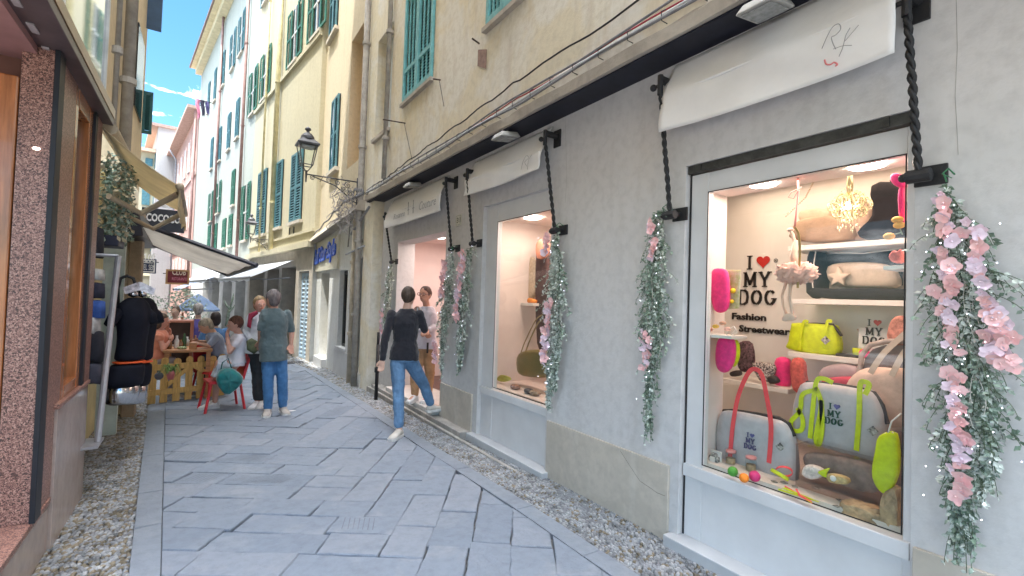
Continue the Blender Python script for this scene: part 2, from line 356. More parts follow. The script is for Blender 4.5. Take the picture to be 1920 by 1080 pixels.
# pebble gutters: every pebble a small lens set on edge
M_peb = mat("pebbles_grey", (.24, .255, .27), .6, .3, 9, bump=.1); M_peb2 = mat("pebbles_warm", (.20, .17, .12), .65, .3, 9); M_peb3 = mat("pebbles_pale", (.33, .34, .345), .6, .15, 9)
pb = MB()
def pebble(x, y, L_, W_, H_, a):
    ca, sa = math.cos(a), math.sin(a); vs = []; z = gz(y)-.014
    for (rr, h) in ((1, 0), (.86, .62), (.45, .94)):
        for k in range(7):
            t = 2*math.pi*k/7; p, q = math.cos(t)*L_*rr, math.sin(t)*W_*rr; vs.append((x+p*ca-q*sa, y+p*sa+q*ca, z+h*H_))
    vs.append((x, y, z+H_)); fs = [(i*7+k, i*7+(k+1) % 7, (i+1)*7+(k+1) % 7, (i+1)*7+k) for i in (0, 1) for k in range(7)]+[(14+k, 14+(k+1) % 7, 21) for k in range(7)]
    pb.add(vs, fs)
def strip(x0f, x1f, y0, y1, a0, warm):
    y = y0
    while y < y1:
        s = .031 if y < 6 else (.045 if y < 10 else .08)
        x = x0f(y)
        while x < x1f(y):
            pb.cur = random.choices((0, 1, 2), (6, warm, 2))[0]
            pebble(x+jit(s*.25), y+jit(s*.25), s*random.uniform(.5, .68), s*random.uniform(.34, .48), s*random.uniform(.30, .46), a0+jit(.5)); x += s*random.uniform(.72, .98)
        y += s*.66
strip(lambda y: Rb(y)+.17, lambda y: 2.76 if y < 9 else 2.62-(.119*(y-13) if y > 13 else 0), 1.0, 22, .9, 1.2)
strip(lambda y: -.74 if y < 5.2 else -.95, lambda y: Lin(y)-.12-.010*y, 2.4, 11, 1.1, 4)
strip(lambda y: -1.02, lambda y: -.72, 5, 9, 1.1, 4)
tag(pb.build("pebble_gutter", [M_peb, M_peb2, M_peb3], smooth=True), kind='structure')

# ================================================================ NEAR RIGHT BUILDING (pink lit dog shop below, peeling plaster above)
NB = thing("corner_townhouse", "old building with peeling cream plaster above the grey shopfront with two display windows", "building", (2.75, 3, 0))
A = Fr((2.75, 0), 0, +1)
M_shop = plaster("shop_render", (.61, .595, .585), (.57, .56, .545), (.51, .49, .47), bump=.25, pscale=.7)
M_up = plaster("old_cream_plaster", (.76, .69, .53), (.80, .78, .72), (.58, .50, .40), bump=.35, pscale=1.3, patch_pos=.50)
M_frame = mat("pale_grey_frame", (.66, .66, .66), .4, .04, 3)
M_white = mat("white_interior", (.78, .74, .70), .7, .03, 4)
W1 = (.89, 1.96, .56, 2.36); W2 = (3.57, 4.65, .61, 2.48); DR = (5.90, 7.78, .14, 2.50)
s = MB(); wall(A, s, -3, 8.6, -.3, 3.3, holes=[(.845, 2.10, .0, 2.55, .10), (3.585, 4.90, -.02, 2.68, .10), (DR[0], DR[1], -.3, DR[3], .3)], depth=.1)
s.add([A(8.6, 0, -.3), A(8.6, -.6, -.3), A(8.6, -.6, 3.3), A(8.6, 0, 3.3)], [(0, 1, 2, 3)])
s.build("shopfront_wall", M_shop, NB)
# set-back display window frames with lower panels
def shop_window(Wn, H0, H1, lab, full):
    f = MB(); a0, a1, z0, z1 = Wn; ha0, ha1, hz0, hz1 = H0[0], H0[1], H0[2], H1
    f.box(2.80, 2.86, ha0, a0, hz0, hz1); f.box(2.80, 2.86, a1, ha1, hz0, hz1); f.box(2.803, 2.86, a0, a1, z1, hz1)
    f.box(2.802, 2.86, a0, a1, hz0, z0-.10)
    f.box(2.775, 2.86, ha0+.012, ha1-.012, z0-.10, z0-.02)       # sill rail
    w_ = f.build("window_frame", M_frame, NB, bev=.004); tag(w_, lab)
    k = MB(); t = .006
    for q in ((a0, a0+t, z0, z1), (a1-t, a1, z0, z1), (a0+t, a1-t, z0, z0+t), (a0+t, a1-t, z1-t, z1)): k.box(2.797, 2.80, *q)
    k.build("seal", M_iron, w_)
    gl = MB(); gl.box(2.822, 2.830, a0+.002, a1-.002, z0-.015, z1-.002); gl.build("pane", M_glass, w_)
    return w_
shop_window(W1, (.845, 2.10, .02), 2.49, "wide pale grey display window frame", 1)
shop_window(W2, (3.585, 4.90, .0), 2.68, "narrow pale grey display window frame", 1)
f = MB(); f.box(2.765, 2.84, .85, 2.095, 2.495, 2.549); 
for yq in (.95, 1.99): f.box(2.755, 2.765, yq, yq+.04, 2.50, 2.546)
f.build("shutter_rail", mat("weathered_rail", (.05, .05, .045), .5, .3, 20), NB)
f = MB(); f.box(2.793, 2.799, 2.084, 2.094, .03, 2.495); f.build("guide_slot", M_iron, NB)
# plinth slabs of beige stone
M_plinth = plaster("beige_stone", (.56, .50, .42), (.48, .43, .36), (.62, .58, .51), bump=.12, pscale=3.0, patch_pos=.5)
def cap_plinth(y0, y1, z1):
    p = MB(); p.box(2.728, 2.75, y0, y1, -.2, z1); return p
cap_plinth(2.17, 3.54, .50).build("plinth", M_plinth, NB, bev=.003)
cap_plinth(5.0, 5.88, .47).build("plinth", M_plinth, NB, bev=.003)
cap_plinth(-3, .83, .55).build("plinth", M_plinth, NB, bev=.003)
p = MB(); ck = [(2.7275, onX(x, y, 2.7275).y, onX(x, y, 2.7275).z) for x, y in ((1163, 845), (1180, 872), (1192, 890), (1200, 902), (1215, 912), (1232, 924), (1247, 930))]; p.tube(ck, .0012, 4)
p.build("crack", mat("crack_dark", (.12, .1, .08), .9), NB)
M_marb = mat("white_marble", (.52, .53, .54), .35, .06, 3, bump=.05)
p = MB(); p.box(2.665, 2.82, .80, 2.15, -.05, .065); p.build("threshold", M_marb, NB, bev=.006)
p = MB(); p.box(2.665, 2.80, 3.50, 4.99, -.15, .035); p.build("threshold", M_marb, NB, bev=.006)
p = MB(); p.box(2.60, 3.2, 5.02, 8.45, -.3, .035); p.box(2.56, 2.60, 2.9, 8.6, -.3, -.02); p.build("step_base", mat("step_stone", (.38, .36, .33), .7, .15, 6, bump=.3), NB, bev=.006)
p = MB(); p.box(2.63, 3.3, 5.90, 7.78, .0355, .10); p.build("doorstep", mat("doorstep_marble", (.62, .60, .57), .45, .08, 5), NB, bev=.008)
for ck_ in ([(1793, 0), (1795, 90), (1791, 180), (1797, 290)], [(1060, 210), (1063, 330), (1060, 380)]):
    p = MB(); p.tube([(2.7495, onX(x, y, 2.75).y, min(3.29, onX(x, y, 2.75).z)) for x, y in ck_], .0012, 4); p.build("hairline_crack", mat("crack_grey", (.38, .37, .35), .9), NB)
# ledge, dark soffit and upper wall
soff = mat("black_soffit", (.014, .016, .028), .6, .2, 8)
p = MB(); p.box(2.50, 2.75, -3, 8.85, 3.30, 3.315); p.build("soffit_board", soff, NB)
M_ledge = plaster("ledge_concrete", (.50, .45, .38), (.42, .37, .31), (.30, .26, .22), bump=1, pscale=2, patch_pos=.5)
p = MB(); n = 60
for k in range(n):
    y0, y1 = -3+11.85*k/n, -3+11.85*(k+1)/n; j0 = .012*math.sin(y0*7)+.008*math.sin(y0*23); j1 = .012*math.sin(y1*7)+.008*math.sin(y1*23)
    p.add([(2.47+j0*.5, y0, 3.318), (2.47+j1*.5, y1, 3.318), (2.46+j1, y1, 3.40), (2.46+j0, y0, 3.40), (2.56, y0, 3.47+j0), (2.56, y1, 3.47+j1), (2.75, y1, 3.318), (2.75, y0, 3.318)], [(0, 1, 2, 3), (3, 2, 5, 4), (0, 7, 6, 1)])
p.add([(2.47, 8.85, 3.318), (2.46, 8.85, 3.40), (2.56, 8.85, 3.47), (2.75, 8.85, 3.318)], [(0, 1, 2, 3)])
p.build("ledge", M_ledge, NB)
U = Fr((2.56, 0), 0, +1)
uw1 = (U.px(812, 150)[0], U.px(757, 203)[0]); uw2 = (U.px(985, 5)[0], U.px(915, 50)[0])
niches = [(7.86, 8.72, 4.42, 6.25, .16)]
s = MB(); wall(U, s, -3, 9.15, 3.40, 16, holes=[(uw1[0], uw1[1], 4.60, 6.35, .05), (uw2[0], uw2[1], 4.62, 6.35, .05), (1.0, 1.8, 4.62, 6.35, .05)]+niches)
s.add([U(9.15, 0, -.3), U(9.15, 0, 16), U(9.15, -3, 16), U(9.15, -3, -.3)], [(0, 1, 2, 3)])
s.build("upper_wall", M_up, NB)
p = MB(); p.box(2.56, 2.75, 8.6, 9.15, -.3, 3.4) ; p.build("pier", M_up, NB)
p = MB(); p.box(2.4, 12, -3, 9.3, 16, 16.2); p.box(2.76, 12, -3, -2.9, -.3, 16); p.build("roof", mat("roof_tile", (.35, .16, .10), .8, .2, 20), NB)
p = MB(); p.add([U(7.86, -.158, 4.42), U(8.72, -.158, 4.42), U(8.72, -.158, 6.25), U(7.86, -.158, 6.25)], [(0, 1, 2, 3)]); p.build("blind_window", mat("niche_grey", (.52, .55, .55), .9, .08, 3, bump=.3), NB)
p = MB(); p.box(2.50, 2.58, 7.84, 8.74, 4.36, 4.42); p.build("window_sill", M_ledge, NB)
M_teal = mat("teal_shutter_paint", (.07, .28, .30), .55, .18, 10); M_tealL = mat("light_teal_frame", (.18, .46, .47), .55, .12, 12)
M_tealD = mat("teal_mesh_dark", (.03, .11, .12), .7, .2, 60)
for (a0, a1) in (uw1, uw2, (1.0, 1.8)):
    b = MB(); b.box(2.595, 2.605, a0, a1, 4.62, 6.35); w_ = b.build("window", M_tealD, NB)
    c = MB(); c.box(2.50, 2.60, a0-.04, a1+.04, 4.55, 4.60); c.build("window_sill", M_ledge, w_)
    m = (a0+a1)/2
    for (q0, q1) in ((a0+.01, m-.005), (m+.005, a1-.01)):
        c = MB(); W_ = q1-q0
        for e0, e1 in ((q0, q0+.055), (q1-.055, q1)): c.box(2.52, 2.56, e0, e1, 4.63, 6.34)
        for z in (4.63, 5.05, 6.28): c.box(2.523, 2.557, q0+.055, q1-.055, z, z+.06)
        for k in range(1, 3): c.box(2.53, 2.55, q0+.055+(W_-.11)*k/3-.011, q0+.055+(W_-.11)*k/3+.011, 4.69, 6.28)
        for k in range(34): z = 4.70+k*.047; c.hexa([(2.585, q0+.05, z+.02), (2.585, q1-.05, z+.02), (2.562, q1-.05, z), (2.562, q0+.05, z)], [(2.585, q0+.05, z+.027), (2.585, q1-.05, z+.027), (2.562, q1-.05, z+.007), (2.562, q0+.05, z+.007)])
        c.build("shutter", M_tealL, w_)
p = MB(); q = U.px(905, 108); p.prism([U(q[0]+.10, .006, q[1]+.13), U(q[0]-.10, .006, q[1]+.05), U(q[0]-.10, .006, q[1]-.17), U(q[0]+.10, .006, q[1]-.06)], (-.004, 0, 0)); p.build("repair_patch", mat("dark_pink_patch", (.36, .24, .20), .9, .15, 20), NB)
# cables on the ledge
def cable(name, pts, r, m, label, n=40, sag=.012, seed=1):
    rnd = random.Random(seed); P = []
    for i in range(len(pts)-1):
        for k in range(n): t = k/n; P.append(pts[i].lerp(pts[i+1], t)+Vector((0, 0, rnd.uniform(-1, 1)*sag*.3+sag*math.sin(t*math.pi*9+seed))))
    P.append(pts[-1]); b = MB(); b.tube(P, r, 6); o = b.build(name, m, smooth=True); return tag(o, label, "cable", "cables running along the shop ledge")
grc = mat("grey_cable", (.22, .22, .23), .6, .15, 10); blk = mat("black_cable", (.03, .03, .03), .6); redc = mat("red_cable", (.45, .05, .08), .5); whc = mat("pale_conduit", (.50, .50, .50), .5, .12, 4)
cable("cable", [Vector((2.53, -1, 3.76)), Vector((2.53, 4, 3.75)), Vector((2.53, 7.3, 3.60)), Vector((2.50, 8.9, 3.45))], .008, blk, "thin black cable highest above the ledge, clipped to the peeling plaster", seed=2)
cable("cable", [Vector((2.50, -1, 3.53)), Vector((2.50, 8.9, 3.49))], .017, whc, "thick pale conduit lying along the top of the concrete ledge", sag=.005, seed=3)
cable("cable", [Vector((2.475, -1, 3.50)), Vector((2.475, 8.9, 3.455))], .010, grc, "grey cable drooping over the front lip of the ledge", sag=.016, seed=4)
cable("cable", [Vector((2.52, -1, 3.575)), Vector((2.52, 5.5, 3.55))], .006, redc, "thin red cable above the pale conduit", sag=.010, seed=5)
cable("cable", [Vector((2.50, -1, 3.60)), Vector((2.51, 8.9, 3.53))], .009, grc, "grey cable between the red cable and the top black one", sag=.013, seed=6)
b = MB()
for k in range(28): y = .3+k*.3; b.tube([(2.50, y, 3.55), (2.47, y+.01, 3.53), (2.475, y+.01, 3.47), (2.52, y, 3.46)], .004, 4)
tag(b.build("cable_ties", blk), "row of small black ties strapping the cables together on the ledge", "cable ties")
# floodlights under the soffit
def flood(y, x, label):
    t = thing("floodlight", label, "floodlight", (x, y, 3.30), "floodlights under the black soffit")
    b = MB(); b.hexa([(x-.13, y-.11, 3.20), (x+.10, y-.11, 3.23), (x+.10, y+.11, 3.23), (x-.13, y+.11, 3.20)], [(x-.10, y-.08, 3.26), (x+.08, y-.08, 3.285), (x+.08, y+.08, 3.285), (x-.10, y+.08, 3.26)])
    b.build("housing", mat("flood_grey", (.42, .41, .38), .5, .1, 10), t, bev=.012)
    b = MB(); b.hexa([(x-.105, y-.085, 3.196), (x+.075, y-.085, 3.219), (x+.075, y+.085, 3.219), (x-.105, y+.085, 3.196)], [(x-.105, y-.085, 3.20), (x+.075, y-.085, 3.223), (x+.075, y+.085, 3.223), (x-.105, y+.085, 3.20)])
    b.build("lens", mat("flood_lens", (.33, .34, .33), .15, .2, 30, spec=.8), t)
    b = MB(); b.box(x-.01, x+.01, y-.03, y+.03, 3.27, 3.30); b.build("bracket", M_iron, t)
q = onZ(1437, 22, 3.22); flood(q.y, q.x, "largest grey floodlight, above the banner over the wide display window")
q = onZ(950, 260, 3.22); flood(q.y, q.x, "grey floodlight above the banner of the narrow display window")
q = onZ(775, 350, 3.22); flood(q.y, q.x, "small grey floodlight nearest the lantern, above the doorway banner")
# house number tile
q = A.px(861, 413); t = thing("number_tile", "small pale tile with the black number 31 beside the doorway banner", "house number", A(q[0], .0, q[1]))
b = MB(); A.box(b, q[0]-.075, q[0]+.075, .001, .012, q[1]-.07, q[1]+.07); b.build("tile", mat("cream_tile", (.62, .60, .52), .35, .08, 20), t, bev=.003)
b = MB(); text_mb(b, "31", .10, lambda u, v, d: A(q[0]+.05-u, .012+d, q[1]-.035+v), .002, width=.095); b.build("digits", blk, t)
b = MB(); 
for (e0, e1, e2, e3) in ((-.066, .066, .056, .060), (-.066, .066, -.060, -.056), (-.066, -.062, -.056, .056), (.062, .066, -.056, .056)): A.box(b, q[0]+e0, q[0]+e1, .0125, .0135, q[1]+e2, q[1]+e3)
b.build("border", mat("tile_line", (.2, .22, .2), .5), t)
# hooks and wall irons on the upper wall
def wall_iron(p0, p1, p2, label, r=.010):
    b = MB(); P0, P1 = U(*[U.px(*p0)[0], 0, U.px(*p0)[1]]), U(*[U.px(*p0)[0], .35, U.px(*p0)[1]])
    e = onY(p1[0], p1[1], P0.y+ (.0)); e.x = max(2.1, min(e.x, 2.5)); b.tube([P0, e], r, 6)
    if p2: q = U.px(*p2); b.tube([P0+Vector((-.02, 0, 0)), U(q[0], .02, q[1])], .004, 5)
    tag(b.build("wall_iron", mat("rusty_iron", (.09, .06, .05), .8, .3, 30)), label, "wall bracket", "rusty irons on the plaster wall")
wall_iron((760, 231), (718, 224), (775, 300), "long rusty rod with a hanging wire, left of the big teal shutters")
wall_iron((826, 150), (812, 148), (835, 200), "short rusty iron hook at the foot of the big teal shutters")
wall_iron((899, 82), (885, 72), None, "short rusty hook above the dark pink plaster patch")

# ================================================================ AWNING ARMS AND BANNERS
def twisted(mb, p0, p1, r=.011, turns=9, seg=5, n=60):
    p0, p1 = Vector(p0), Vector(p1); d = p1-p0; u, v = basis(d)
    for ph in (0, math.pi):
        mb.tube([p0+d*(k/n)+(u*math.cos(ph+turns*2*math.pi*k/n)+v*math.sin(ph+turns*2*math.pi*k/n))*r*.62 for k in range(n+1)], r*.85, seg)
def arm(pt, pb, Xt, Xb, label, thick=1.0):
    T = onX(*pt, Xt); B = onX(*pb, Xb)
    t = thing("wrought_iron_rod", label, "iron arm", (2.75, T.y, B.z), "black twisted iron arms of the folded awnings")
    b = MB(); twisted(b, T, B, .013*thick, turns=7); b.build("rod", M_iron, t, smooth=True)
    b = MB(); b.box(2.735, 2.749, T.y-.05, T.y+.05, T.z-.04, T.z+.12); b.tube([(2.74, T.y, T.z+.06), (T.x, T.y, T.z+.06)], .028, 10); b.tube([T+Vector((0, 0, .09)), T-Vector((0, 0, .05))], .02, 8); b.sphere(T+Vector((0, .06, .02)), .024); b.tube([T+Vector((0, 0, .02)), T+Vector((0, .06, .02))], .012, 6)
    b.build("top_bracket", M_iron, t, bev=.003)
    b = MB(); b.box(2.735, 2.749, B.y-.08, B.y+.04, B.z-.045, B.z+.045); b.tube([(2.74, B.y-.02, B.z), (B.x, B.y, B.z)], .016, 8); b.tube([B+Vector((-.0, .045, -.012)), B+Vector((0, -.045, -.012))], .030, 10); b.sphere(B+Vector((0, .055, -.012)), .02)
    b.build("bottom_bracket", M_iron, t, bev=.003); return t
arm((1700, 10), (1722, 325), 2.62, 2.66, "thickest twisted iron arm, right of the wide display window above the biggest garland")
arm((1238, 165), (1256, 400), 2.60, 2.66, "twisted iron arm at the left end of the large banner over the wide display window")
arm((1022, 262), (1040, 430), 2.60, 2.66, "twisted iron arm right of the narrow display window's banner")
arm((876, 330), (886, 455), 2.60, 2.66, "twisted iron arm left of the narrow display window, right of the number tile")
arm((836, 345), (846, 465), 2.60, 2.66, "twisted iron arm at the right end of the doorway banner")
arm((722, 408), (734, 490), 2.60, 2.66, "twisted iron arm furthest down the street, at the left end of the doorway banner")
M_cloth = mat("banner_cloth", (.80, .79, .77), .85, .03, 3, bump=.15, bscale=25, sheen=.2)
def banner(y0, y1, zt, zb, zd, label, seed):
    t = thing("awning_banner", label, "banner", (2.66, (y0+y1)/2, zb), "white cloth banners over the shop openings")
    b = MB(); rnd = random.Random(seed); NU, NV = 40, 16; vs = []
    for j in range(NV+1):
        v = j/NV
        for i in range(NU+1):
            u = i/NU; y = y0+(y1-y0)*u
            if v < .45: q = v/.45; x = 2.73-(.13)*q; z = zt+(zb-zt)*q
            else: q = (v-.45)/.55; x = 2.60+.012*math.sin(u*9+seed)*q-.01*q; z = zb+(zd-zb)*q
            x += .010*math.sin(u*14+v*9+seed)*math.sin(v*math.pi)+.014*math.sin((u*1.4+v*.9)*5+seed)*v; z += -.02*math.sin(u*math.pi)*v
            vs.append((x, y, z))
    fs = [(j*(NU+1)+i, j*(NU+1)+i+1, (j+1)*(NU+1)+i+1, (j+1)*(NU+1)+i) for j in range(NV) for i in range(NU)]
    b.add(vs, fs); o = b.build("cloth", M_cloth, t, smooth=True); sm = o.modifiers.new("t", 'SOLIDIFY'); sm.thickness = .003
    b = MB(); b.tube([(2.612, y0+.01, zb), (2.612, y1-.01, zb)], .010, 8); b.build("bar", M_cloth, t); return t
B1l = onX(1240, 182, 2.60); B1b = onX(1242, 248, 2.60); y_r = onX(1679, 60, 2.60).y
t1 = banner(y_r, B1l.y, 3.28, B1l.z, B1b.z, "largest white cloth banner with a faint RY monogram over the wide display window", 1)
Q = lambda x, y, X=2.578: onX(x, y, X)
ink = mat("grey_ink", (.30, .29, .28), .7); inkp = mat("coral_ink", (.72, .22, .22), .7)
def stroke(mb, pts, X, r): 
    P = [onX(x, y, X) for x, y in pts]; S = []
    for i in range(len(P)-1):
        a = P[max(i-1, 0)]; b_ = P[i]; c = P[i+1]; d = P[min(i+2, len(P)-1)]
        for k in range(5):
            q = k/5; S.append(.5*((2*b_)+(c-a)*q+(2*a-5*b_+4*c-d)*q*q+(3*b_-a-3*c+d)*q**3))
    S.append(P[-1]); mb.tube(S, r, 4)
b = MB()
stroke(b, [(1541, 91), (1552, 66), (1562, 50), (1573, 45), (1576, 55), (1566, 66), (1559, 70), (1562, 82), (1567, 92)], 2.574, .0022)
stroke(b, [(1594, 52), (1586, 66), (1583, 78), (1579, 92), (1573, 106)], 2.574, .0022); stroke(b, [(1583, 78), (1592, 68), (1610, 47)], 2.574, .0018); stroke(b, [(1562, 92), (1580, 86), (1597, 85)], 2.574, .0016)
b.build("monogram", ink, t1)
b = MB(); stroke(b, [(1546, 112), (1549, 120), (1557, 121), (1564, 117), (1570, 121), (1566, 124)], 2.574, .004); b.build("flourish", inkp, t1)
c0, c1 = onX(871, 340, 2.6), onX(1014, 285, 2.6)
b2 = onX(872, 367, 2.6)
t2 = banner(c1.y, c0.y, 3.25, c0.z, b2.z, "middle white cloth banner with a faint monogram over the narrow display window", 5)
b = MB(); stroke(b, [(977, 318), (981, 302), (987, 292), (991, 296), (984, 304), (988, 312)], 2.574, .002); stroke(b, [(997, 290), (991, 300), (989, 318)], 2.574, .002); b.build("monogram", ink, t2)
d0, d1 = onX(722, 405, 2.6), onX(826, 362, 2.6); b3 = onX(724, 428, 2.6)
t3 = banner(d1.y, d0.y, 3.24, d0.z, b3.z, "white cloth banner lettered in grey script over the pink doorway", 9)
b = MB(); e0 = onX(818, 385, 2.574); zz0 = b3.z+.09
text_mb(b, "Couture", .17, lambda u, v, d: Vector((2.572-d, e0.y-.62+.60-u+.04 if False else (e0.y+.62-u), zz0+v)), .002, shear=.35, width=.58)
for yy in (e0.y+.82, e0.y+1.02):
    b.box(2.570, 2.573, yy-.012, yy+.012, zz0-.01, zz0+.15); b.box(2.570, 2.573, yy-.035, yy+.035, zz0+.06, zz0+.075); b.sphere((2.571, yy, zz0+.17), .02, (.2, 1, 1), 8, 6)
text_mb(b, "Rosanna", .12, lambda u, v, d: Vector((2.572-d, e0.y+1.68-u, zz0+v)), .002, shear=.35, width=.50)
b.build("lettering", mat("grey_ink_pale", (.38, .38, .38), .7), t3)
# ================================================================ GARLANDS
M_leaf = mat("garland_leaf", (.32, .40, .32), .6, .3, 30); M_leafp = mat("garland_leaf_pale", (.58, .63, .57), .6, .2, 30); M_leafd = mat("garland_leaf_dark", (.18, .26, .19), .6, .3, 30)
M_stem = mat("garland_stem", (.10, .14, .08), .8); M_tw = mat("pale_twig", (.55, .52, .46), .7, .15, 20)
M_pet = mat("pink_petal", (.86, .46, .46), .6, .08, 25, col2=(.84, .60, .58), sheen=.3); M_pet2 = mat("lilac_white_petal", (.84, .68, .76), .6, .06, 25, sheen=.3)
M_fairy = mat("fairy_light_bulb", (.9, .9, 1), .3, emit=(.78, .78, 1.0), es=7)
petal_meshes = []
def make_blossom(m, seed):
    rnd = random.Random(seed); b = MB()
    for k in range(5):
        a = 2*math.pi*k/5+rnd.uniform(-.2, .2); L_ = rnd.uniform(.85, 1.15); W_ = rnd.uniform(.5, .66); up_ = rnd.uniform(.1, .5); vs = []; NN = 5
        for i in range(NN+1):
            u = i/NN; wv = W_*math.sin(math.pi*min(1, u*.86+.08))**.8
            for s_ in (-1, -.5, 0, .5, 1):
                r_ = u*L_; h = up_*u*u+.12*abs(s_)*wv-.10*u**3; x = r_*math.cos(a)-s_*wv*math.sin(a)*.9; y = r_*math.sin(a)+s_*wv*math.cos(a)*.9
                vs.append((x*.024, y*.024, h*.024))
        b.add(vs, [(i*5+j, i*5+j+1, (i+1)*5+j+1, (i+1)*5+j) for i in range(NN) for j in range(4)])
    b.sphere((0, 0, .004), .004, (1, 1, 1), 6, 4)
    o = b.build("blossom", m, smooth=True); petal_meshes.append(o.data); bpy.data.objects.remove(o)
b = MB(); b.sphere((0, 0, 0), .0017, seg=6, rings=4); o = b.build("fairy_light", M_fairy); fairy_mesh = o.data; bpy.data.objects.remove(o)
for k in range(3): make_blossom(M_pet, k)
for k in range(2): make_blossom(M_pet2, 10+k)
def garland(label, spines, X, width, nleaf, nblos, leafsize, seed, blos_spines=None, twigs=14, lights=40, wreath=False, pale=5, bo=.02, bs=1.0):
    """spines: list of pixel polylines; leaves gather round them between the wall and the street"""
    rnd = random.Random(seed); S = [[onX(x, y, X) for x, y in sp] for sp in spines]
    top = S[0][0]; t = thing("flower_garland", label, "garland", (top.x, top.y, top.z), "artificial pink flower garlands hanging on the shopfront")
    def along(P, q):
        n = len(P)-1; a = min(n-1, int(q*n)); return P[a].lerp(P[a+1], q*n-a)
    st = MB(); lf = MB()
    for P in S: st.tube([along(P, k/16)+Vector((rnd.uniform(-1, 1)*.006, rnd.uniform(-1, 1)*.008, 0)) for k in range(17)], .004, 5)
    nsp = max(12, nleaf//14)
    for k in range(nsp):
        P = rnd.choice(S); q = rnd.random()**.85; c = along(P, q); ww = width*(.35+.9*math.sin(math.pi*min(1, q*.95+.12)))
        L_ = rnd.uniform(.08, .17)*(1+.5*(q > .85)); dy = rnd.gauss(0, 1)*ww*.55; dx = -abs(rnd.gauss(0, .35))*ww*.5; end = c+Vector((dx, dy, -L_))
        ctl = c+Vector((dx*.9, dy*.8, -L_*.3)); pts = [c*(1-u)**2+ctl*2*u*(1-u)+end*u*u for u in [i/7 for i in range(8)]]
        st.tube(pts, .0016, 3, cap=False); m = 14
        lf.cur = rnd.choices((0, 1, 2), (5, pale, 2))[0]
        for j in range(m):
            p = pts[min(7, int(j/m*8))].lerp(pts[min(7, int(j/m*8)+1)], (j/m*8) % 1); a = rnd.uniform(0, 6.28); e = rnd.uniform(-.9, .5)
            d = Vector((math.cos(a)*math.cos(e)*.6, math.sin(a)*math.cos(e), math.sin(e)-.3)).normalized(); sz = leafsize*rnd.uniform(.8, 1.55)
            n_ = Vector((rnd.uniform(-1, -.1), rnd.uniform(-.8, .8), rnd.uniform(-.5, .9))); sd_ = d.cross(n_).normalized(); nn = sd_.cross(d)
            lf.add([p, p+d*sz*.45+sd_*sz*.34+nn*sz*.08, p+d*sz, p+d*sz*.45-sd_*sz*.34+nn*sz*.08], [(0, 1, 2), (0, 2, 3)])
    tw = MB()
    for k in range(twigs):
        P = rnd.choice(S); c = along(P, rnd.uniform(.05, .6)); L_ = rnd.uniform(.15, .45); dy = rnd.gauss(0, 1)*width*.5; dx = -rnd.random()*.05
        pts = [c+Vector((dx*u, dy*u+.015*math.sin(u*7+k), -L_*u)) for u in [i/9 for i in range(10)]]; tw.tube(pts, .0013, 3, cap=False)
        for j in range(16): p = pts[rnd.randint(1, 9)]; tw.sphere(p+Vector((rnd.uniform(-1, 1), rnd.uniform(-1, 1), rnd.uniform(-1, 1)))*.012, .0030, seg=4, rings=3)
    st.build("stem", M_stem, t); lf.build("foliage", [M_leaf, M_leafp, M_leafd], t); tw.build("pale_twigs", M_tw, t)
    BS = [[onX(x, y, X) for x, y in sp] for sp in (blos_spines or spines)]
    tot = sum(len(b_) and 1 for b_ in BS); per = [sum((P[i+1]-P[i]).length for i in range(len(P)-1)) for P in BS]; tl = sum(per)
    for P, pl in zip(BS, per):
        n_ = max(1, round(nblos*pl/tl))
        for k in range(n_):
            c = along(P, (k+rnd.random()*.8)/n_)+Vector((-bo-rnd.random()*.035, rnd.gauss(0, 1)*.014*bs, rnd.uniform(-.01, .01)))
            o = bpy.data.objects.new("blossom", rnd.choice(petal_meshes)); scene.collection.objects.link(o); o.parent = t; o.location = c-Vector(t.location)
            d = Vector((-1, rnd.uniform(-.8, .8), rnd.uniform(-1.0, .25))).normalized(); o.rotation_euler = d.to_track_quat('Z', 'Y').to_euler(); q = rnd.uniform(.85, 1.4)*bs; o.scale = (q*rnd.uniform(.75, 1.2), q*rnd.uniform(.75, 1.2), q*rnd.uniform(1, 1.7))
    for k in range(lights):
        P = rnd.choice(S); c = along(P, rnd.random())+Vector((-rnd.uniform(.02, .07), rnd.gauss(0, 1)*width*.55, rnd.uniform(-.03, .03)))
        o = bpy.data.objects.new("fairy_light", fairy_mesh); scene.collection.objects.link(o); o.parent = t; o.location = c-Vector(t.location)
    hk = MB(); hk.tube([top+Vector((.0, 0, .01)), top+Vector((0, .012, .05)), top+Vector((.02, 0, .07)), top+Vector((.06, -.01, .05))], .0035, 5); hk.tube([top+Vector((.012*math.cos(a), .016*math.sin(a), .035+.012*math.sin(a))) for a in [k*.6 for k in range(11)]], .002, 4); hk.build("hook", mat("green_hook", (.04, .18, .08), .5), t)
    if wreath:
        b = MB()
        for k in range(160):
            a = rnd.uniform(0, 6.28); c = top+Vector((rnd.uniform(-.03, .02), rnd.uniform(-.085, .06), rnd.uniform(-.03, .02))); d = Vector((rnd.uniform(-1, .3), rnd.uniform(-1, 1), rnd.uniform(-1, 1))).normalized(); s_ = d.orthogonal().normalized()
            b.add([c, c+d*.018+s_*.010, c+d*.032, c+d*.018-s_*.010], [(0, 1, 2), (0, 2, 3)])
        b.build("wreath_leaves", M_leafd, t)
    return t
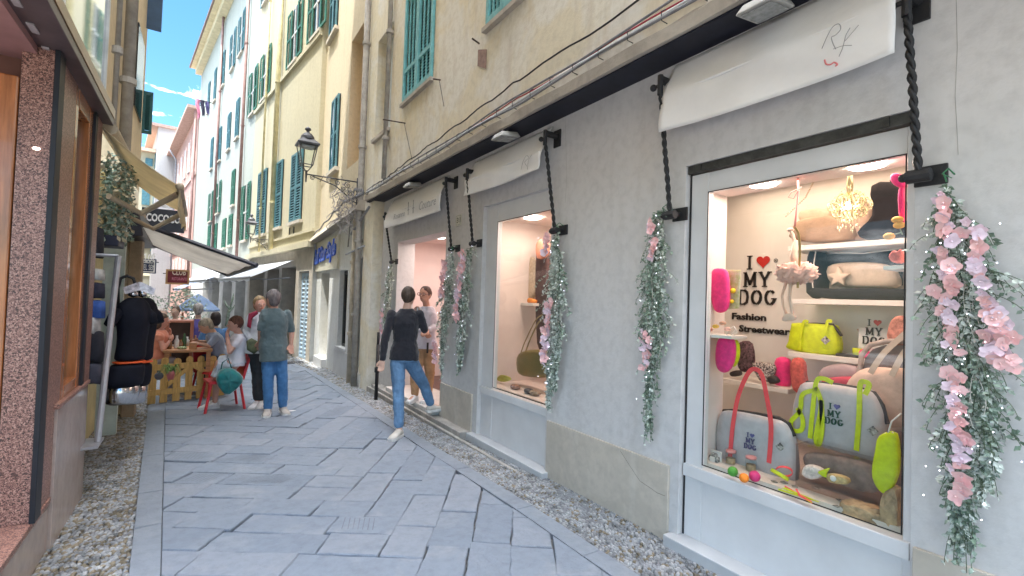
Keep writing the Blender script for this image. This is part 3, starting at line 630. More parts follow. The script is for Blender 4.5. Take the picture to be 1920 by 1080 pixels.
garland("biggest pink garland hanging at the right edge of the shopfront beside the wide display window",
    [[(1775, 345), (1782, 480), (1790, 620), (1800, 760), (1808, 880), (1802, 965)], [(1790, 370), (1815, 470), (1835, 560), (1830, 680), (1840, 800), (1835, 850)]], 2.66, .105, 7000, 108, .021, 3,
    blos_spines=[[(1776, 365), (1778, 470), (1780, 560)], [(1784, 560), (1796, 660)], [(1795, 690), (1803, 780), (1812, 840), (1812, 935)], [(1835, 420), (1843, 500), (1868, 600), (1885, 690)], [(1862, 560), (1905, 690)]], twigs=26, lights=55, bo=.035)
garland("slim pink and green garland on the plain wall left of the wide display window",
    [[(1245, 402), (1228, 500), (1238, 600), (1222, 700), (1215, 775)], [(1228, 410), (1232, 480), (1216, 600), (1222, 650)]], 2.68, .105, 4200, 34, .022, 11,
    blos_spines=[[(1226, 415), (1228, 440)], [(1232, 450), (1230, 490)], [(1218, 620), (1222, 690)]], twigs=14, lights=16, bo=.035, wreath=True)
garland("pink and green garland covering the right edge of the narrow display window",
    [[(1045, 432), (1040, 520), (1038, 600), (1034, 680), (1030, 720)], [(1040, 440), (1052, 520), (1046, 620), (1040, 700)]], 2.66, .115, 4200, 60, .026, 17,
    blos_spines=[[(1040, 440), (1030, 480)], [(1040, 560), (1030, 680)]], twigs=40, lights=20, pale=12, bo=.05, bs=1.15)
garland("garland on the right of the two beside the number tile, between doorway and narrow window",
    [[(884, 462), (872, 540), (868, 600), (862, 668)]], 2.66, .15, 2900, 50, .030, 23, twigs=50, lights=14, pale=14, bo=.07, bs=1.35, blos_spines=[[(882, 470), (872, 540), (866, 600)]])
garland("garland on the left of the two beside the number tile, at the right doorway jamb",
    [[(848, 470), (842, 540), (834, 600), (828, 675)]], 2.64, .14, 2600, 46, .030, 29, twigs=50, lights=12, pale=14, bo=.07, bs=1.35, blos_spines=[[(846, 490), (838, 560)], [(828, 640), (826, 680)]])
garland("silvery garland furthest down the street, left of the doorway behind the woman in black",
    [[(734, 495), (728, 560), (724, 620)]], 2.66, .14, 2000, 22, .030, 31, twigs=50, lights=10, pale=16, bo=.06, bs=1.3, blos_spines=[[(724, 580), (722, 640)]])

# ================================================================ SHOP INTERIORS
def emis_disc(c, r, col, es, name, parent, label=None):
    b = MB(); c = Vector(c); b.lathe(c+Vector((0, 0, -.012)), [(r, 0), (r, .012)], 24); o = b.build(name, mat(name+"_glow"+str(es), (1, 1, 1), emit=col, es=es), parent); return o
def area(name, loc, size, e, col, parent, rot=(0, 0, 0)):
    d = bpy.data.lights.new(name, 'AREA'); d.energy = e; d.size = size[0]; d.shape = 'RECTANGLE'; d.size_y = size[1]; d.color = col
    o = bpy.data.objects.new(name, d); scene.collection.objects.link(o); o.rotation_euler = rot; o.parent = parent; o.location = Vector(loc)-ROOT[parent.name]; return o
M_pinkw = mat("pink_wall_paint", (.74, .66, .62), .75, .03, 3)
# -- room behind the wide display window
s = MB(); X0, X1 = 2.87, 3.95
s.add([(X1, -.6, .0), (X1, 3.2, .0), (X1, 3.2, 2.75), (X1, -.6, 2.75)], [(0, 1, 2, 3)])
s.add([(X0, 3.2, 0), (X1, 3.2, 0), (X1, 3.2, 2.75), (X0, 3.2, 2.75)], [(0, 1, 2, 3)]); s.add([(X0, -.6, 0), (X1, -.6, 0), (X1, -.6, 2.75), (X0, -.6, 2.75)], [(0, 1, 2, 3)])
s.add([(X0, -.6, 2.62), (X1, -.6, 2.62), (X1, 3.2, 2.62), (X0, 3.2, 2.62)], [(0, 1, 2, 3)])
s.add([(2.865, -.6, 0), (2.865, .86, 0), (2.865, .86, 2.75), (2.865, -.6, 2.75)], [(0, 1, 2, 3)]); s.add([(2.865, 2.06, 0), (2.865, 3.2, 0), (2.865, 3.2, 2.75), (2.865, 2.06, 2.75)], [(0, 1, 2, 3)])
s.build("shop_room", M_white, NB)
s = MB(); s.box(2.865, 3.12, 2.03, 2.06, .5, 2.44); s.box(2.865, 3.12, .80, .83, .5, 2.44); s.box(2.865, 3.14, .83, 2.03, 2.385, 2.42); s.build("display_box", M_pinkw, NB)
s = MB(); s.box(2.865, 3.95, .3, 2.6, .50, .565); s.build("display_floor", mat("cream_display_floor", (.74, .66, .60), .5, .06, 12), NB)
for (px, py, r_) in ((1418, 341, .075), (1612, 303, .085)):
    q = onZ(px, py, 2.383); emis_disc((min(3.05, max(2.95, q.x)), q.y, 2.384), r_, (1, .86, .78), 9, "ceiling_lamp", NB)
area("window_lamp_light", (3.0, 1.45, 2.37), (.2, 1.0), 2.5, (1, .62, .52), NB)
area("shop_lamp_light", (3.5, 1.6, 2.58), (.7, 1.6), 3.9, (1, .70, .52), NB)
# shelves
M_shelf = mat("white_shelf", (.74, .69, .64), .5, .05, 6)
def shelf(x0, x1, ya, yb, z, label, th=.035):
    b = MB(); b.box(x0, x1, min(ya, yb), max(ya, yb), z-th, z); return tag(b.build("shelf", M_shelf, bev=.002), label, "shelf", "white shelves in the shop windows")
zt = onX(1600, 453, 3.55).z; zm = onX(1600, 562, 3.6).z; zl = onX(1560, 668, 3.6).z
shelf(3.55, 3.945, onX(1478, 453, 3.55).y, .3, zt, "top white shelf in the wide display window, carrying beige cushions")
shelf(3.6, 3.945, onX(1485, 562, 3.6).y, .3, zm, "white shelf under the dark dog bed")
shelf(3.6, 3.945, onX(1477, 661, 3.6).y, .3, zl, "white shelf under the neon yellow bag")
zs = onX(1430, 722, 3.6).z; shelf(3.6, 3.945, onX(1352, 700, 3.6).y, onX(1478, 722, 3.6).y, zs, "low white shelf under the checked pouch")
za = onX(1350, 627, 2.95).z; shelf(2.87, 3.05, onX(1385, 627, 2.95).y, 2.03, za, "small white shelf fixed to the left side of the wide display window", .02)
zr = onX(1680, 500, 2.95).z; shelf(2.87, 3.05, .832, onX(1668, 500, 2.95).y, zr, "tiny white shelf under the hot pink toy bird", .02)
# slab-serif lettering
SER = {'I': (.42, [[(.21, 0), (.21, 1)]], [(.0, .42, 0), (.0, .42, 1)]),
       'M': (1.0, [[(.16, 0), (.16, 1)], [(.16, 1), (.5, .15)], [(.5, .15), (.84, 1)], [(.84, 1), (.84, 0)]], [(0, .32, 0), (.68, 1, 0), (0, .25, 1), (.75, 1, 1)]),
       'Y': (.9, [[(.14, 1), (.45, .45)], [(.76, 1), (.45, .45)], [(.45, .45), (.45, 0)]], [(.27, .63, 0), (0, .30, 1), (.62, .92, 1)]),
       'D': (.86, [[(.16, 0), (.16, 1)], [(.16, 1), (.5, 1), (.68, .86), (.74, .5), (.68, .14), (.5, 0), (.16, 0)]], [(0, .3, 0), (0, .3, 1)]),
       'O': (.86, [[(.43+.31*math.cos(k*math.pi/8), .5+.46*math.sin(k*math.pi/8)) for k in range(17)]], []),
       'G': (.86, [[(.43+.31*math.cos(k*math.pi/8), .5+.46*math.sin(k*math.pi/8)) for k in range(2, 15)]+[(.74, .42)]], [(.5, .86, .42)])}
def slab_text(mb, word, h, fn, wt=.17, gap=.10):
    x = 0
    for ch in word:
        W_, strokes, sers = SER[ch]
        for st in strokes:
            for i in range(len(st)-1):
                a, b = Vector((*st[i], 0)), Vector((*st[i+1], 0)); d = (b-a).normalized(); thin = wt if abs(d.y) > .6 else wt*.55; n_ = Vector((-d.y, d.x, 0))*thin/2; a = a-d*.03; b = b+d*.03
                q = [a-n_, b-n_, b+n_, a+n_]; mb.hexa([fn((x+p.x)*h, p.y*h, 0) for p in q], [fn((x+p.x)*h, p.y*h, .006+.0004*i) for p in q])
        for (s0, s1, zz) in sers:
            z0 = -.03 if zz == 0 else (.95 if zz == 1 else zz-.04); q = [(s0, z0), (s1, z0), (s1, z0+.08), (s0, z0+.08)]; mb.hexa([fn((x+p[0])*h, p[1]*h, 0) for p in q], [fn((x+p[0])*h, p[1]*h, .0075) for p in q])
        x += W_+gap
    return x*h
def word_w(word, h, gap=.10): return sum(SER[c][0]+gap for c in word)*h-gap*h
def heart(mb, h, fn, th=.006):
    P = []
    for k in range(28):
        t = 2*math.pi*k/28; P.append((16*math.sin(t)**3/34*1.05*h, (13*math.cos(t)-5*math.cos(2*t)-2*math.cos(3*t)-math.cos(4*t)+17)/32*h))
    n = len(P); mb.add([fn(p[0], p[1], 0) for p in P]+[fn(p[0], p[1], th) for p in P], [tuple(range(n, 2*n)), tuple(reversed(range(n)))]+[(i, (i+1) % n, n+(i+1) % n, n+i) for i in range(n)])
def dogmark(parent, fnbase, H, mI, mH, third=True):
    """three-line lettering, fn(u, v, d); H = letter height; centred on u = 0, top line first"""
    b = MB(); u0 = -H*.75; slab_text(b, "I", H*.92, lambda u, v, d: fnbase(u+u0, v+H*2.5, d))
    w1 = word_w("MY", H); slab_text(b, "MY", H, lambda u, v, d: fnbase(u-w1/2, v+H*1.25, d))
    w2 = word_w("DOG", H); slab_text(b, "DOG", H, lambda u, v, d: fnbase(u-w2/2, v, d))
    a = b.build("lettering", mI, parent); c = MB(); heart(c, H*.95, lambda u, v, d: fnbase(u+H*.42, v+H*2.5, d)); c.build("heart", mH, parent); return a
XW = 3.944; pB = onX(1385, 570, XW); pT = onX(1418, 492, XW); H_ = (onX(1385, 543, XW).z-onX(1385, 570, XW).z); cx_ = onX(1419, 560, XW).y
M_black = mat("black_lettering", (.015, .014, .014), .4); M_redh = mat("red_heart", (.50, .025, .02), .35)
t = thing("wall_lettering", "big black lettering I heart MY DOG with a red heart on the back wall", "lettering", (XW, cx_, pB.z))
dogmark(t, lambda u, v, d: Vector((XW-.001-d, cx_-u, pB.z+v)), H_*.96, M_black, M_redh)
b = MB(); b.tube([(XW-.004, cx_-.155+.014*math.cos(a*.5), pB.z+H_*2.9+.014*math.sin(a*.5)) for a in range(14)], .003, 4); b.sphere((XW-.004, cx_-.155, pB.z+H_*2.9), .006, (.3, 1, 1), 6, 5); b.build("mark", M_black, t)
t = thing("wall_lettering", "black lettering Fashion Streetwear below the heart lettering", "lettering", (XW, cx_, pB.z-.2))
b = MB(); f0 = onX(1372, 598, XW); f1 = onX(1436, 598, XW); text_mb(b, "Fashion", .078, lambda u, v, d: Vector((XW-.001-d, f0.y-u, f0.z+v)), .006, bold=.0025, width=abs(f0.y-f1.y))
f0 = onX(1386, 621, XW); f1 = onX(1482, 621, XW); text_mb(b, "Streetwear", .078, lambda u, v, d: Vector((XW-.001-d, f0.y-u, f0.z+v)), .006, bold=.0025, width=abs(f0.y-f1.y)); b.build("letters", M_black, t)
# generic helpers for shop goods, outlines read off the picture at their own depth
def outl(pts, X): return [onX(x, y, X) for x, y in pts]
def smooth_poly(pts, n=4):
    P = [Vector((*p, 0)) for p in pts]; out = []; m = len(P)
    for i in range(m):
        a, b, c, d = P[i-1], P[i], P[(i+1) % m], P[(i+2) % m]
        for k in range(n): t = k/n; q = .5*((2*b)+(c-a)*t+(2*a-5*b+4*c-d)*t*t+(3*b-a-3*c+d)*t**3); out.append((q.x, q.y))
    return out
def soft(name, pts, X, th, m, label=None, cat=None, group=None, parent=None, n=3):
    b = MB(); b.puff(outl(smooth_poly(pts, n), X), (1, 0, 0), th); o = b.build(name, m, parent, smooth=True)
    if label: tag(o, label, cat, group)
    return o
def band(mb, pts, X, w, th=.004, n=6):
    """flat strap following pixels"""
    P = []
    for i in range(len(pts)-1):
        a, b, c, d = [Vector((*pts[max(0, min(len(pts)-1, j))], 0)) for j in (i-1, i, i+1, i+2)]
        for k in range(n): t = k/n; q = .5*((2*b)+(c-a)*t+(2*a-5*b+4*c-d)*t*t+(3*b-a-3*c+d)*t**3); P.append(q)
    P.append(Vector((*pts[-1], 0))); W3 = [onX(p.x, p.y, X) for p in P]; vs = []
    for i, p in enumerate(W3):
        d = (W3[min(i+1, len(W3)-1)]-W3[max(i-1, 0)]).normalized(); n_ = Vector((1, 0, 0)).cross(d).normalized()*w/2
        vs += [p-n_, p+n_, p+n_+Vector((-th, 0, 0)), p-n_+Vector((-th, 0, 0))]
    fs = [(4*i+k, 4*i+(k+1) % 4, 4*i+4+(k+1) % 4, 4*i+4+k) for i in range(len(W3)-1) for k in range(4)]+[(0, 1, 2, 3), (4*len(W3)-4, 4*len(W3)-3, 4*len(W3)-2, 4*len(W3)-1)]; mb.add(vs, fs)
M_neonp = mat("neon_coral", (.90, .09, .10), .55, .05, 20); M_hot = mat("hot_pink_fabric", (.90, .03, .22), .6, .12, 25, bump=.2, bscale=60, sheen=.3); M_lime = mat("lime_yellow_fabric", (.62, .70, .01), .55, .10, 20, bump=.2, bscale=60)
M_gfab = mat("grey_reflective_fabric", (.50, .47, .49), .5, .08, 12, bump=.15, bscale=40); M_gdk = mat("dark_binding", (.04, .035, .035), .7); M_beige = mat("beige_fabric", (.66, .47, .38), .8, .08, 14, bump=.3, bscale=30, sheen=.2)
M_navy = mat("dark_navy_fabric", (.012, .012, .018), .9, .15, 20); M_cream = mat("cream_fabric", (.60, .49, .38), .8, .08, 16, bump=.2, bscale=30)
M_purple = mat("purple_ink", (.10, .08, .20), .6); M_green = mat("dark_green_ink", (.03, .10, .06), .6); M_lilac = mat("violet_ink", (.13, .12, .33), .6); M_check = mat("black_white_check", (.55, .52, .48), .6, .1, 60, col2=(.03, .03, .03), cov=.5, detail=1)
M_pinkf = mat("blush_tulle", (.90, .50, .40), .8, .06, 40, sheen=.5); M_brn = mat("tan_paper", (.52, .35, .20), .7, .25, 18, bump=.5, bscale=30); M_taupe = mat("taupe_fabric", (.42, .34, .30), .85, .2, 14, bump=.3, bscale=40)
# grey dog carrier with coral straps
def carrier(label, body, X, th, text_c, H, strapm, mI, mH, straps, ww, tagp, trim):
    o = [onX(x, y, X) for x, y in body]; t = thing("dog_carrier_bag", label, "bag", tuple(o[0]), "grey dog carriers with lettering in the wide display window")
    b = MB(); b.puff(outl(smooth_poly(body, 3), X), (1, 0, 0), th); b.build("body", M_gfab, t, smooth=True)
    b = MB(); P = outl(smooth_poly(body, 3), X); k0 = len(P)
    tr = [onX(x, y, X-.01) for x, y in trim]; b.tube(tr, .011, 7); b.build("zip_edge", M_gdk, t, smooth=True)
    b = MB()
    for s_ in straps: band(b, s_, X-th*.5-.006, ww)
    b.build("strap", strapm, t)
    c = onX(*text_c, X-th*.5-.002); dogmark(t, lambda u, v, d: Vector((c.x-d-.002, c.y-u, c.z+v)), H, mI, mH)
    q = onX(*tagp, X-th*.5-.012); b = MB(); b.prism([q+Vector((0, 0, .028)), q+Vector((0, .028, 0)), q+Vector((0, 0, -.028)), q+Vector((0, -.028, 0))], (-.004, 0, 0)); b.build("charm", M_check, t)
    return t
carrier("grey dog carrier with coral pink straps and purple lettering",
    [(1352, 778), (1368, 768), (1410, 774), (1450, 783), (1478, 793), (1492, 825), (1494, 905), (1440, 903), (1390, 890), (1352, 872), (1346, 820)], 3.08, .11, (1407, 842), .030, M_neonp, M_purple, M_lilac,
    [[(1369, 858), (1374, 800), (1384, 745), (1400, 705), (1413, 692), (1428, 702), (1438, 745), (1446, 800), (1442, 868)]], .028, (1463, 838), [(1356, 770), (1380, 770), (1420, 776), (1462, 784), (1480, 795), (1490, 818)])
carrier("grey dog carrier with neon yellow straps and dark green lettering",
    [(1498, 735), (1512, 716), (1560, 719), (1610, 727), (1640, 735), (1656, 762), (1662, 790), (1655, 862), (1600, 852), (1540, 836), (1492, 818), (1490, 770)], 3.16, .13, (1564, 796), .035, M_lime, M_green, M_lilac,
    [[(1519, 822), (1524, 770), (1531, 716), (1545, 710), (1562, 718)], [(1606, 845), (1611, 780), (1613, 722), (1622, 716), (1630, 722), (1622, 740)], [(1526, 732), (1505, 740), (1500, 770), (1484, 790), (1486, 806), (1503, 806), (1505, 785), (1495, 765)], [(1530, 726), (1540, 760), (1530, 820), (1536, 832), (1542, 800), (1540, 750)]], .026, (1637, 808), [(1512, 717), (1560, 720), (1610, 728), (1640, 737), (1655, 760), (1664, 795)])
# smoky glass block
zg = onX(1560, 843, 3.0).z; t = thing("display_block", "smoky translucent display block under the carrier with yellow straps", "display block", (3.1, 1.3, .565))
b = MB(); b.box(2.97, 3.30, onX(1660, 900, 3.0).y, onX(1497, 860, 3.0).y, .567, zg-.01); b.build("block", glass("smoky_acrylic", (.84, .80, .78), .05), t)
q0 = onX(1648, 905, 3.1); soft("folded_blanket", [(1512, 850), (1560, 852), (1640, 872), (1650, 920), (1600, 915), (1520, 880)], 3.12, .10, M_taupe, "folded taupe blanket inside the smoky display block", "blanket")
# lime sack, pink pouches
def sack(pts, X, th, m, label, cat, rim=None, strings=None):
    t = thing("fabric_pouch", label, cat, tuple(onX(*pts[0], X)), "neon pouches hanging in the wide display window"); b = MB(); b.puff(outl(smooth_poly(pts, 3), X), (1, 0, 0), th); b.build("pouch", m, t, smooth=True)
    if strings:
        b = MB()
        for s_ in strings: b.tube([onX(x, y, X-.01) for x, y in s_], .004, 5)
        b.build("cord", M_white, t, smooth=True)
    return t
sack([(1650, 816), (1682, 812), (1688, 870), (1680, 905), (1662, 926), (1644, 912), (1636, 885), (1642, 845)], 2.92, .05, M_lime, "lime yellow drawstring pouch hanging at the right edge of the wide display window", "pouch", strings=[[(1655, 820), (1660, 812), (1668, 822)], [(1668, 820), (1674, 810), (1680, 818)], [(1664, 815), (1672, 790), (1690, 775)]])
sack([(1337, 507), (1350, 503), (1364, 510), (1368, 545), (1366, 575), (1356, 586), (1342, 583), (1335, 560), (1334, 530)], 2.98, .05, M_hot, "hot pink padded pouch with striped top, upper left in the wide display window", "pouch", strings=[[(1342, 507), (1346, 516)], [(1350, 504), (1352, 516)], [(1358, 508), (1356, 516)]])
sack([(1348, 636), (1362, 632), (1377, 638), (1378, 670), (1370, 692), (1358, 699), (1346, 690), (1343, 665)], 2.96, .05, M_hot, "hot pink bag hanging from a white hook under the little shelf", "pouch", strings=[[(1360, 634), (1366, 618), (1376, 612), (1382, 622), (1376, 630)], [(1368, 632), (1378, 620)]])
soft("fabric_pouch", [(1374, 640), (1382, 638), (1386, 655), (1384, 675), (1376, 688), (1374, 660)], 3.0, .04, M_lime, "pale lime pouch half hidden behind the lower hot pink bag", "pouch")
t = thing("toy_packet", "clear packet of yellow and green dog toys behind the upper pink pouch", "packet", tuple(onX(1375, 545, 3.02))); b = MB()
b.puff(outl([(1362, 506), (1389, 506), (1386, 578), (1364, 580)], 3.03), (1, 0, 0), .012); b.build("packet", mat("cream_packet", (.66, .56, .46), .3, .2, 30, col2=(.35, .40, .12)), t); b = MB(); b.sphere(onX(1374, 545, 3.0), .018); b.sphere(onX(1372, 565, 3.0), .014); b.build("toy", mat("yellow_toy", (.85, .55, .02), .4), t, smooth=True)
for i, (p, c, lb) in enumerate((((1330, 618), (.75, .35, .28), "salmon wrapped sweet"), ((1342, 612), (.75, .5, .1), "orange and green sweet"), ((1355, 606), (.6, .35, .25), "brown ribbon roll"), ((1364, 617), (.78, .45, .38), "pale pink ribbon roll"))):
    q = onX(*p, 2.95); b = MB(); b.puff([q+Vector((0, .022*math.cos(a), .014*math.sin(a))) for a in [k*.785 for k in range(8)]], (1, 0, 0), .03); tag(b.build("dog_treat", mat("treat%d" % i, c, .5, .2, 60), smooth=True), lb+" on the little left shelf of the wide display window", "treat")
# neon bag on shelf
t = thing("handbag", "neon yellow handbag with a black zip on the shelf", "bag", tuple(onX(1530, 660, 3.72))); b = MB(); b.puff(outl(smooth_poly([(1487, 612), (1495, 605), (1560, 608), (1572, 618), (1578, 655), (1560, 666), (1483, 655), (1482, 640)], 3), 3.72), (1, 0, 0), .14); b.build("body", M_lime, t, smooth=True)
b = MB(); b.tube(outl([(1490, 608), (1530, 607), (1562, 609), (1570, 618), (1578, 630)], 3.69), .010, 6); b.build("zip", M_gdk, t, smooth=True); b = MB(); q = onX(1548, 638, 3.63); b.prism([q+Vector((0, 0, .03)), q+Vector((0, .03, 0)), q+Vector((0, 0, -.03)), q+Vector((0, -.03, 0))], (-.004, 0, 0)); b.build("charm", M_check, t)
b = MB(); band(b, [(1500, 655), (1502, 625), (1508, 603), (1516, 604)], 3.64, .02); band(b, [(1548, 625), (1552, 602), (1560, 604)], 3.64, .02); b.build("handle", M_lime, t)
# dog bed with pillow
t = thing("dog_bed", "dark navy dog bed with white piping and a cream cushion on the middle shelf", "dog bed", tuple(onX(1600, 560, 3.72))); zb = zm
def rr(p): return outl(p, 3.62)
b = MB(); b.prism(outl([(1532, 467), (1540, 465), (1690, 462), (1690, 535), (1545, 528)], 3.90), (.03, 0, 0)); b.build("back", M_navy, t)
b = MB(); b.puff(outl(smooth_poly([(1524, 540), (1560, 541), (1700, 542), (1704, 565), (1600, 562), (1521, 556)], 2), 3.64), (1, 0, 0), .09); b.build("front_rim", M_navy, t, smooth=True)
b = MB(); b.puff(outl(smooth_poly([(1524, 480), (1538, 468), (1546, 530), (1540, 556), (1522, 552)], 2), 3.74), (1, 0, 0), .22); b.build("side_rim", M_navy, t, smooth=True)
b = MB(); b.tube(rr([(1524, 545), (1560, 545), (1620, 548), (1700, 548)]), .004, 5); b.tube(outl([(1530, 468), (1570, 474), (1620, 475), (1690, 466)], 3.70), .004, 5); b.tube(outl([(1525, 545), (1522, 520), (1530, 468)], 3.63), .004, 5); b.build("piping", M_white, t)
b = MB(); b.puff(outl(smooth_poly([(1556, 500), (1600, 492), (1660, 495), (1684, 515), (1680, 540), (1600, 540), (1562, 532)], 3), 3.75), (1, 0, 0), .16); b.build("cushion", M_cream, t, smooth=True)
b = MB(); c = onX(1573, 520, 3.64); sp = [c+Vector((0, (.075 if k % 2 == 0 else .034)*math.sin(k*math.pi/5), (.075 if k % 2 == 0 else .034)*math.cos(k*math.pi/5))) for k in range(10)]; b.puff(sp, (1, 0, 0), .05); b.build("star_cushion", mat("pale_star_fabric", (.72, .58, .45), .8), t, smooth=True)
soft("cushion", [(1492, 425), (1510, 412), (1560, 405), (1600, 420), (1600, 450), (1492, 452)], 3.80, .16, mat("brown_cushion", (.40, .28, .20), .85, .1, 10, bump=.3), "wide beige brown cushion lying flat on the top shelf", "cushion", "cushions on the top shelf")
soft("cushion", [(1500, 400), (1530, 390), (1560, 398), (1552, 425), (1512, 428)], 3.86, .10, M_cream, "cream cushion leaning on the wall above the wide brown one", "cushion", "cushions on the top shelf")
soft("cushion", [(1572, 392), (1610, 372), (1640, 400), (1625, 445), (1585, 445)], 3.84, .12, M_beige, "beige square cushion behind the chandelier on the top shelf", "cushion", "cushions on the top shelf")
soft("tote_bag", [(1640, 348), (1690, 352), (1700, 452), (1640, 452), (1612, 440), (1642, 405)], 3.74, .16, M_navy, "large black tote bag at the right end of the top shelf", "bag")
# chandelier
M_gold = mat("gilt_glass", (.70, .62, .38), .2, .1, 10, metal=.7); ch = onX(1593, 385, 3.38)
t = thing("chandelier", "small gilt chandelier with a glowing bulb and crystal drops", "chandelier", tuple(ch)); b = MB()
for k in range(12):
    a = k*math.pi/6; d = Vector((math.cos(a), math.sin(a), 0))
    for (r0, zc, rz_) in ((.045, .03, .05), (.085, .0, .042), (.065, -.045, .034)):
        b.tube([ch+d*(r0+rz_*.8*math.cos(u*.628))+Vector((0, 0, zc+rz_*.9*math.sin(u*.628))) for u in range(11)], .0035, 5, cap=False)
b.tube([ch+Vector((0, 0, .05)), ch+Vector((0, 0, .12)), ch+Vector((0, 0, .35))], [.012, .02, .003], 8)
b.build("frame", M_gold, t, smooth=True); b = MB()
for k in range(60): a = random.uniform(0, 6.28); r_ = random.uniform(.02, .11); b.sphere(ch+Vector((r_*math.cos(a), r_*math.sin(a), random.uniform(.02, .11)*(1 if r_ < .07 else .3)-.01)), .0055, seg=6, rings=4)
for k in range(34): a = k*.7; r_ = .02+.05*((k*7) % 5)/5; z = -.07-.09*random.random(); b.sphere(ch+Vector((r_*math.cos(a), r_*math.sin(a), z)), .006, (.7, .7, 1.8), 6, 5); b.tube([ch+Vector((r_*math.cos(a), r_*math.sin(a), z)), ch+Vector((r_*math.cos(a), r_*math.sin(a), -.05))], .001, 3)
b.build("crystals", mat("crystal", (.85, .80, .55), .05, spec=1, metal=.3), t, smooth=True); b = MB(); b.sphere(ch+Vector((-.02, 0, -.005)), .016, (1, 1, 1.5)); b.build("bulb", mat("bulb_glow", (1, 1, 1), emit=(1, .88, .6), es=14), t, smooth=True)
b = MB(); P = [onX(x, y, 3.3) for x, y in ((1530, 332), (1510, 370), (1470, 408))]
for i in range(24): q = P[0].lerp(P[1], i/12) if i < 12 else P[1].lerp(P[2], (i-12)/12); b.sphere(q, .007, seg=6, rings=4)
tag(b.build("bead_chain", M_cream, smooth=True), "pale bead chain slanting behind the hanging flamingo doll", "bead chain")
# hanging doll: long-legged bird in a tulle skirt
q = onX(1493, 500, 2.97); t = thing("hanging_toy", "long legged fabric bird in a blush tulle skirt hanging from a pink ribbon", "toy", tuple(q))
b = MB(); XX = 2.97
b.tube([onX(x, y, XX) for x, y in ((1491, 497), (1489, 475), (1490, 455), (1486, 440), (1482, 432))], [.022, .014, .011, .012, .010], 8); b.sphere(onX(1482, 431, XX), .016, (1, 1.3, .8)); b.tube([onX(x, y, XX) for x, y in ((1492, 450), (1488, 480), (1492, 500))], [.012, .022, .026], 8)
b.tube([onX(x, y, XX) for x, y in ((1474, 530), (1466, 555), (1469, 575), (1476, 592))], [.010, .007, .007, .010], 7); b.tube([onX(x, y, XX-.02) for x, y in ((1483, 530), (1480, 560), (1486, 585), (1482, 600))], [.011, .009, .010, .016], 7)
b.puff([onX(x, y, XX-.02) for x, y in smooth_poly([(1466, 598), (1478, 586), (1492, 592), (1490, 600), (1474, 603)], 2)], (1, 0, 0), .03); b.build("body", mat("blush_plush", (.80, .56, .44), .85, .05, 30, sheen=.4), t, smooth=True)
b = MB(); c0_ = onX(1493, 512, XX); n, m_ = 72, 22; vs = []
for i in range(m_+1):
    th_ = math.pi*i/m_
    for k in range(n):
        a = 2*math.pi*k/n; rf_ = 1+.10*math.sin(a*13+i*1.1)*math.sin(th_)+.09*math.sin(i*2.4+a*5)+.05*math.sin(a*29+i*3)
        vs.append(c0_+Vector((math.sin(th_)*math.cos(a)*.085*rf_, math.sin(th_)*math.sin(a)*.108*rf_, .062*math.cos(th_)*rf_-.012*math.sin(a*9)*math.sin(th_))))
b.add(vs, [(i*n+k, i*n+(k+1) % n, (i+1)*n+(k+1) % n, (i+1)*n+k) for i in range(m_) for k in range(n)])
b.build("tulle_skirt", M_pinkf, t, smooth=True)
b = MB(); b.tube([onX(x, y, XX) for x, y in ((1496, 333), (1497, 360), (1493, 400), (1490, 428))], .006, 5); b.tube([onX(x, y, XX-.01) for x, y in ((1496, 355), (1484, 360), (1478, 370), (1488, 372), (1496, 358), (1503, 350))], .003, 4); b.build("ribbon", mat("pink_ribbon", (.80, .30, .28), .5), t, smooth=True)
b = MB(); band(b, [(1490, 426), (1498, 440), (1500, 480), (1497, 520), (1496, 540)], XX-.04, .012); b.build("wing_band", mat("gold_band", (.45, .30, .12), .6), t)
# pink bird toy, tulips and small pink flower on the right edge
t = thing("toy_bird", "hot pink toy bird perched at the right edge of the wide display window", "toy", tuple(onX(1684, 400, 2.93))); b = MB(); b.puff(outl(smooth_poly([(1672, 330), (1682, 325), (1695, 330), (1700, 350), (1686, 352), (1674, 343)], 3), 2.93), (1, 0, 0), .06); b.puff(outl(smooth_poly([(1688, 352), (1696, 350), (1698, 415), (1690, 418), (1686, 380)], 2), 2.94), (1, 0, 0), .05); b.build("body", M_hot, t, smooth=True); b = MB(); b.tube(outl([(1673, 335), (1669, 338), (1671, 343)], 2.92), .003, 5); b.build("beak", blk, t)
t = thing("tulips", "yellow fabric tulips on green stems at the right edge of the wide display window", "flowers", tuple(onX(1680, 440, 2.9)))
for (x, y) in ((1667, 443), (1686, 422), (1683, 412)): q = onX(x, y, 2.9); b = MB(); b.sphere(q, .020, (.8, 1.3, .9), 10, 8); b.build("tulip_head", mat("tulip_yellow", (.85, .45, .08), .6, .12, 20), t, smooth=True)
b = MB(); b.tube(outl([(1672, 441), (1690, 436)], 2.9), .003, 5); b.tube(outl([(1686, 425), (1692, 440)], 2.9), .003, 5); b.build("stem", M_leaf, t)
soft("fabric_flower", [(1668, 482), (1676, 470), (1684, 472), (1692, 468), (1694, 492), (1676, 492)], 2.93, .05, mat("coral_flower", (.80, .22, .20), .7, .2, 40), "small coral fabric flower on the tiny right shelf", "flower")
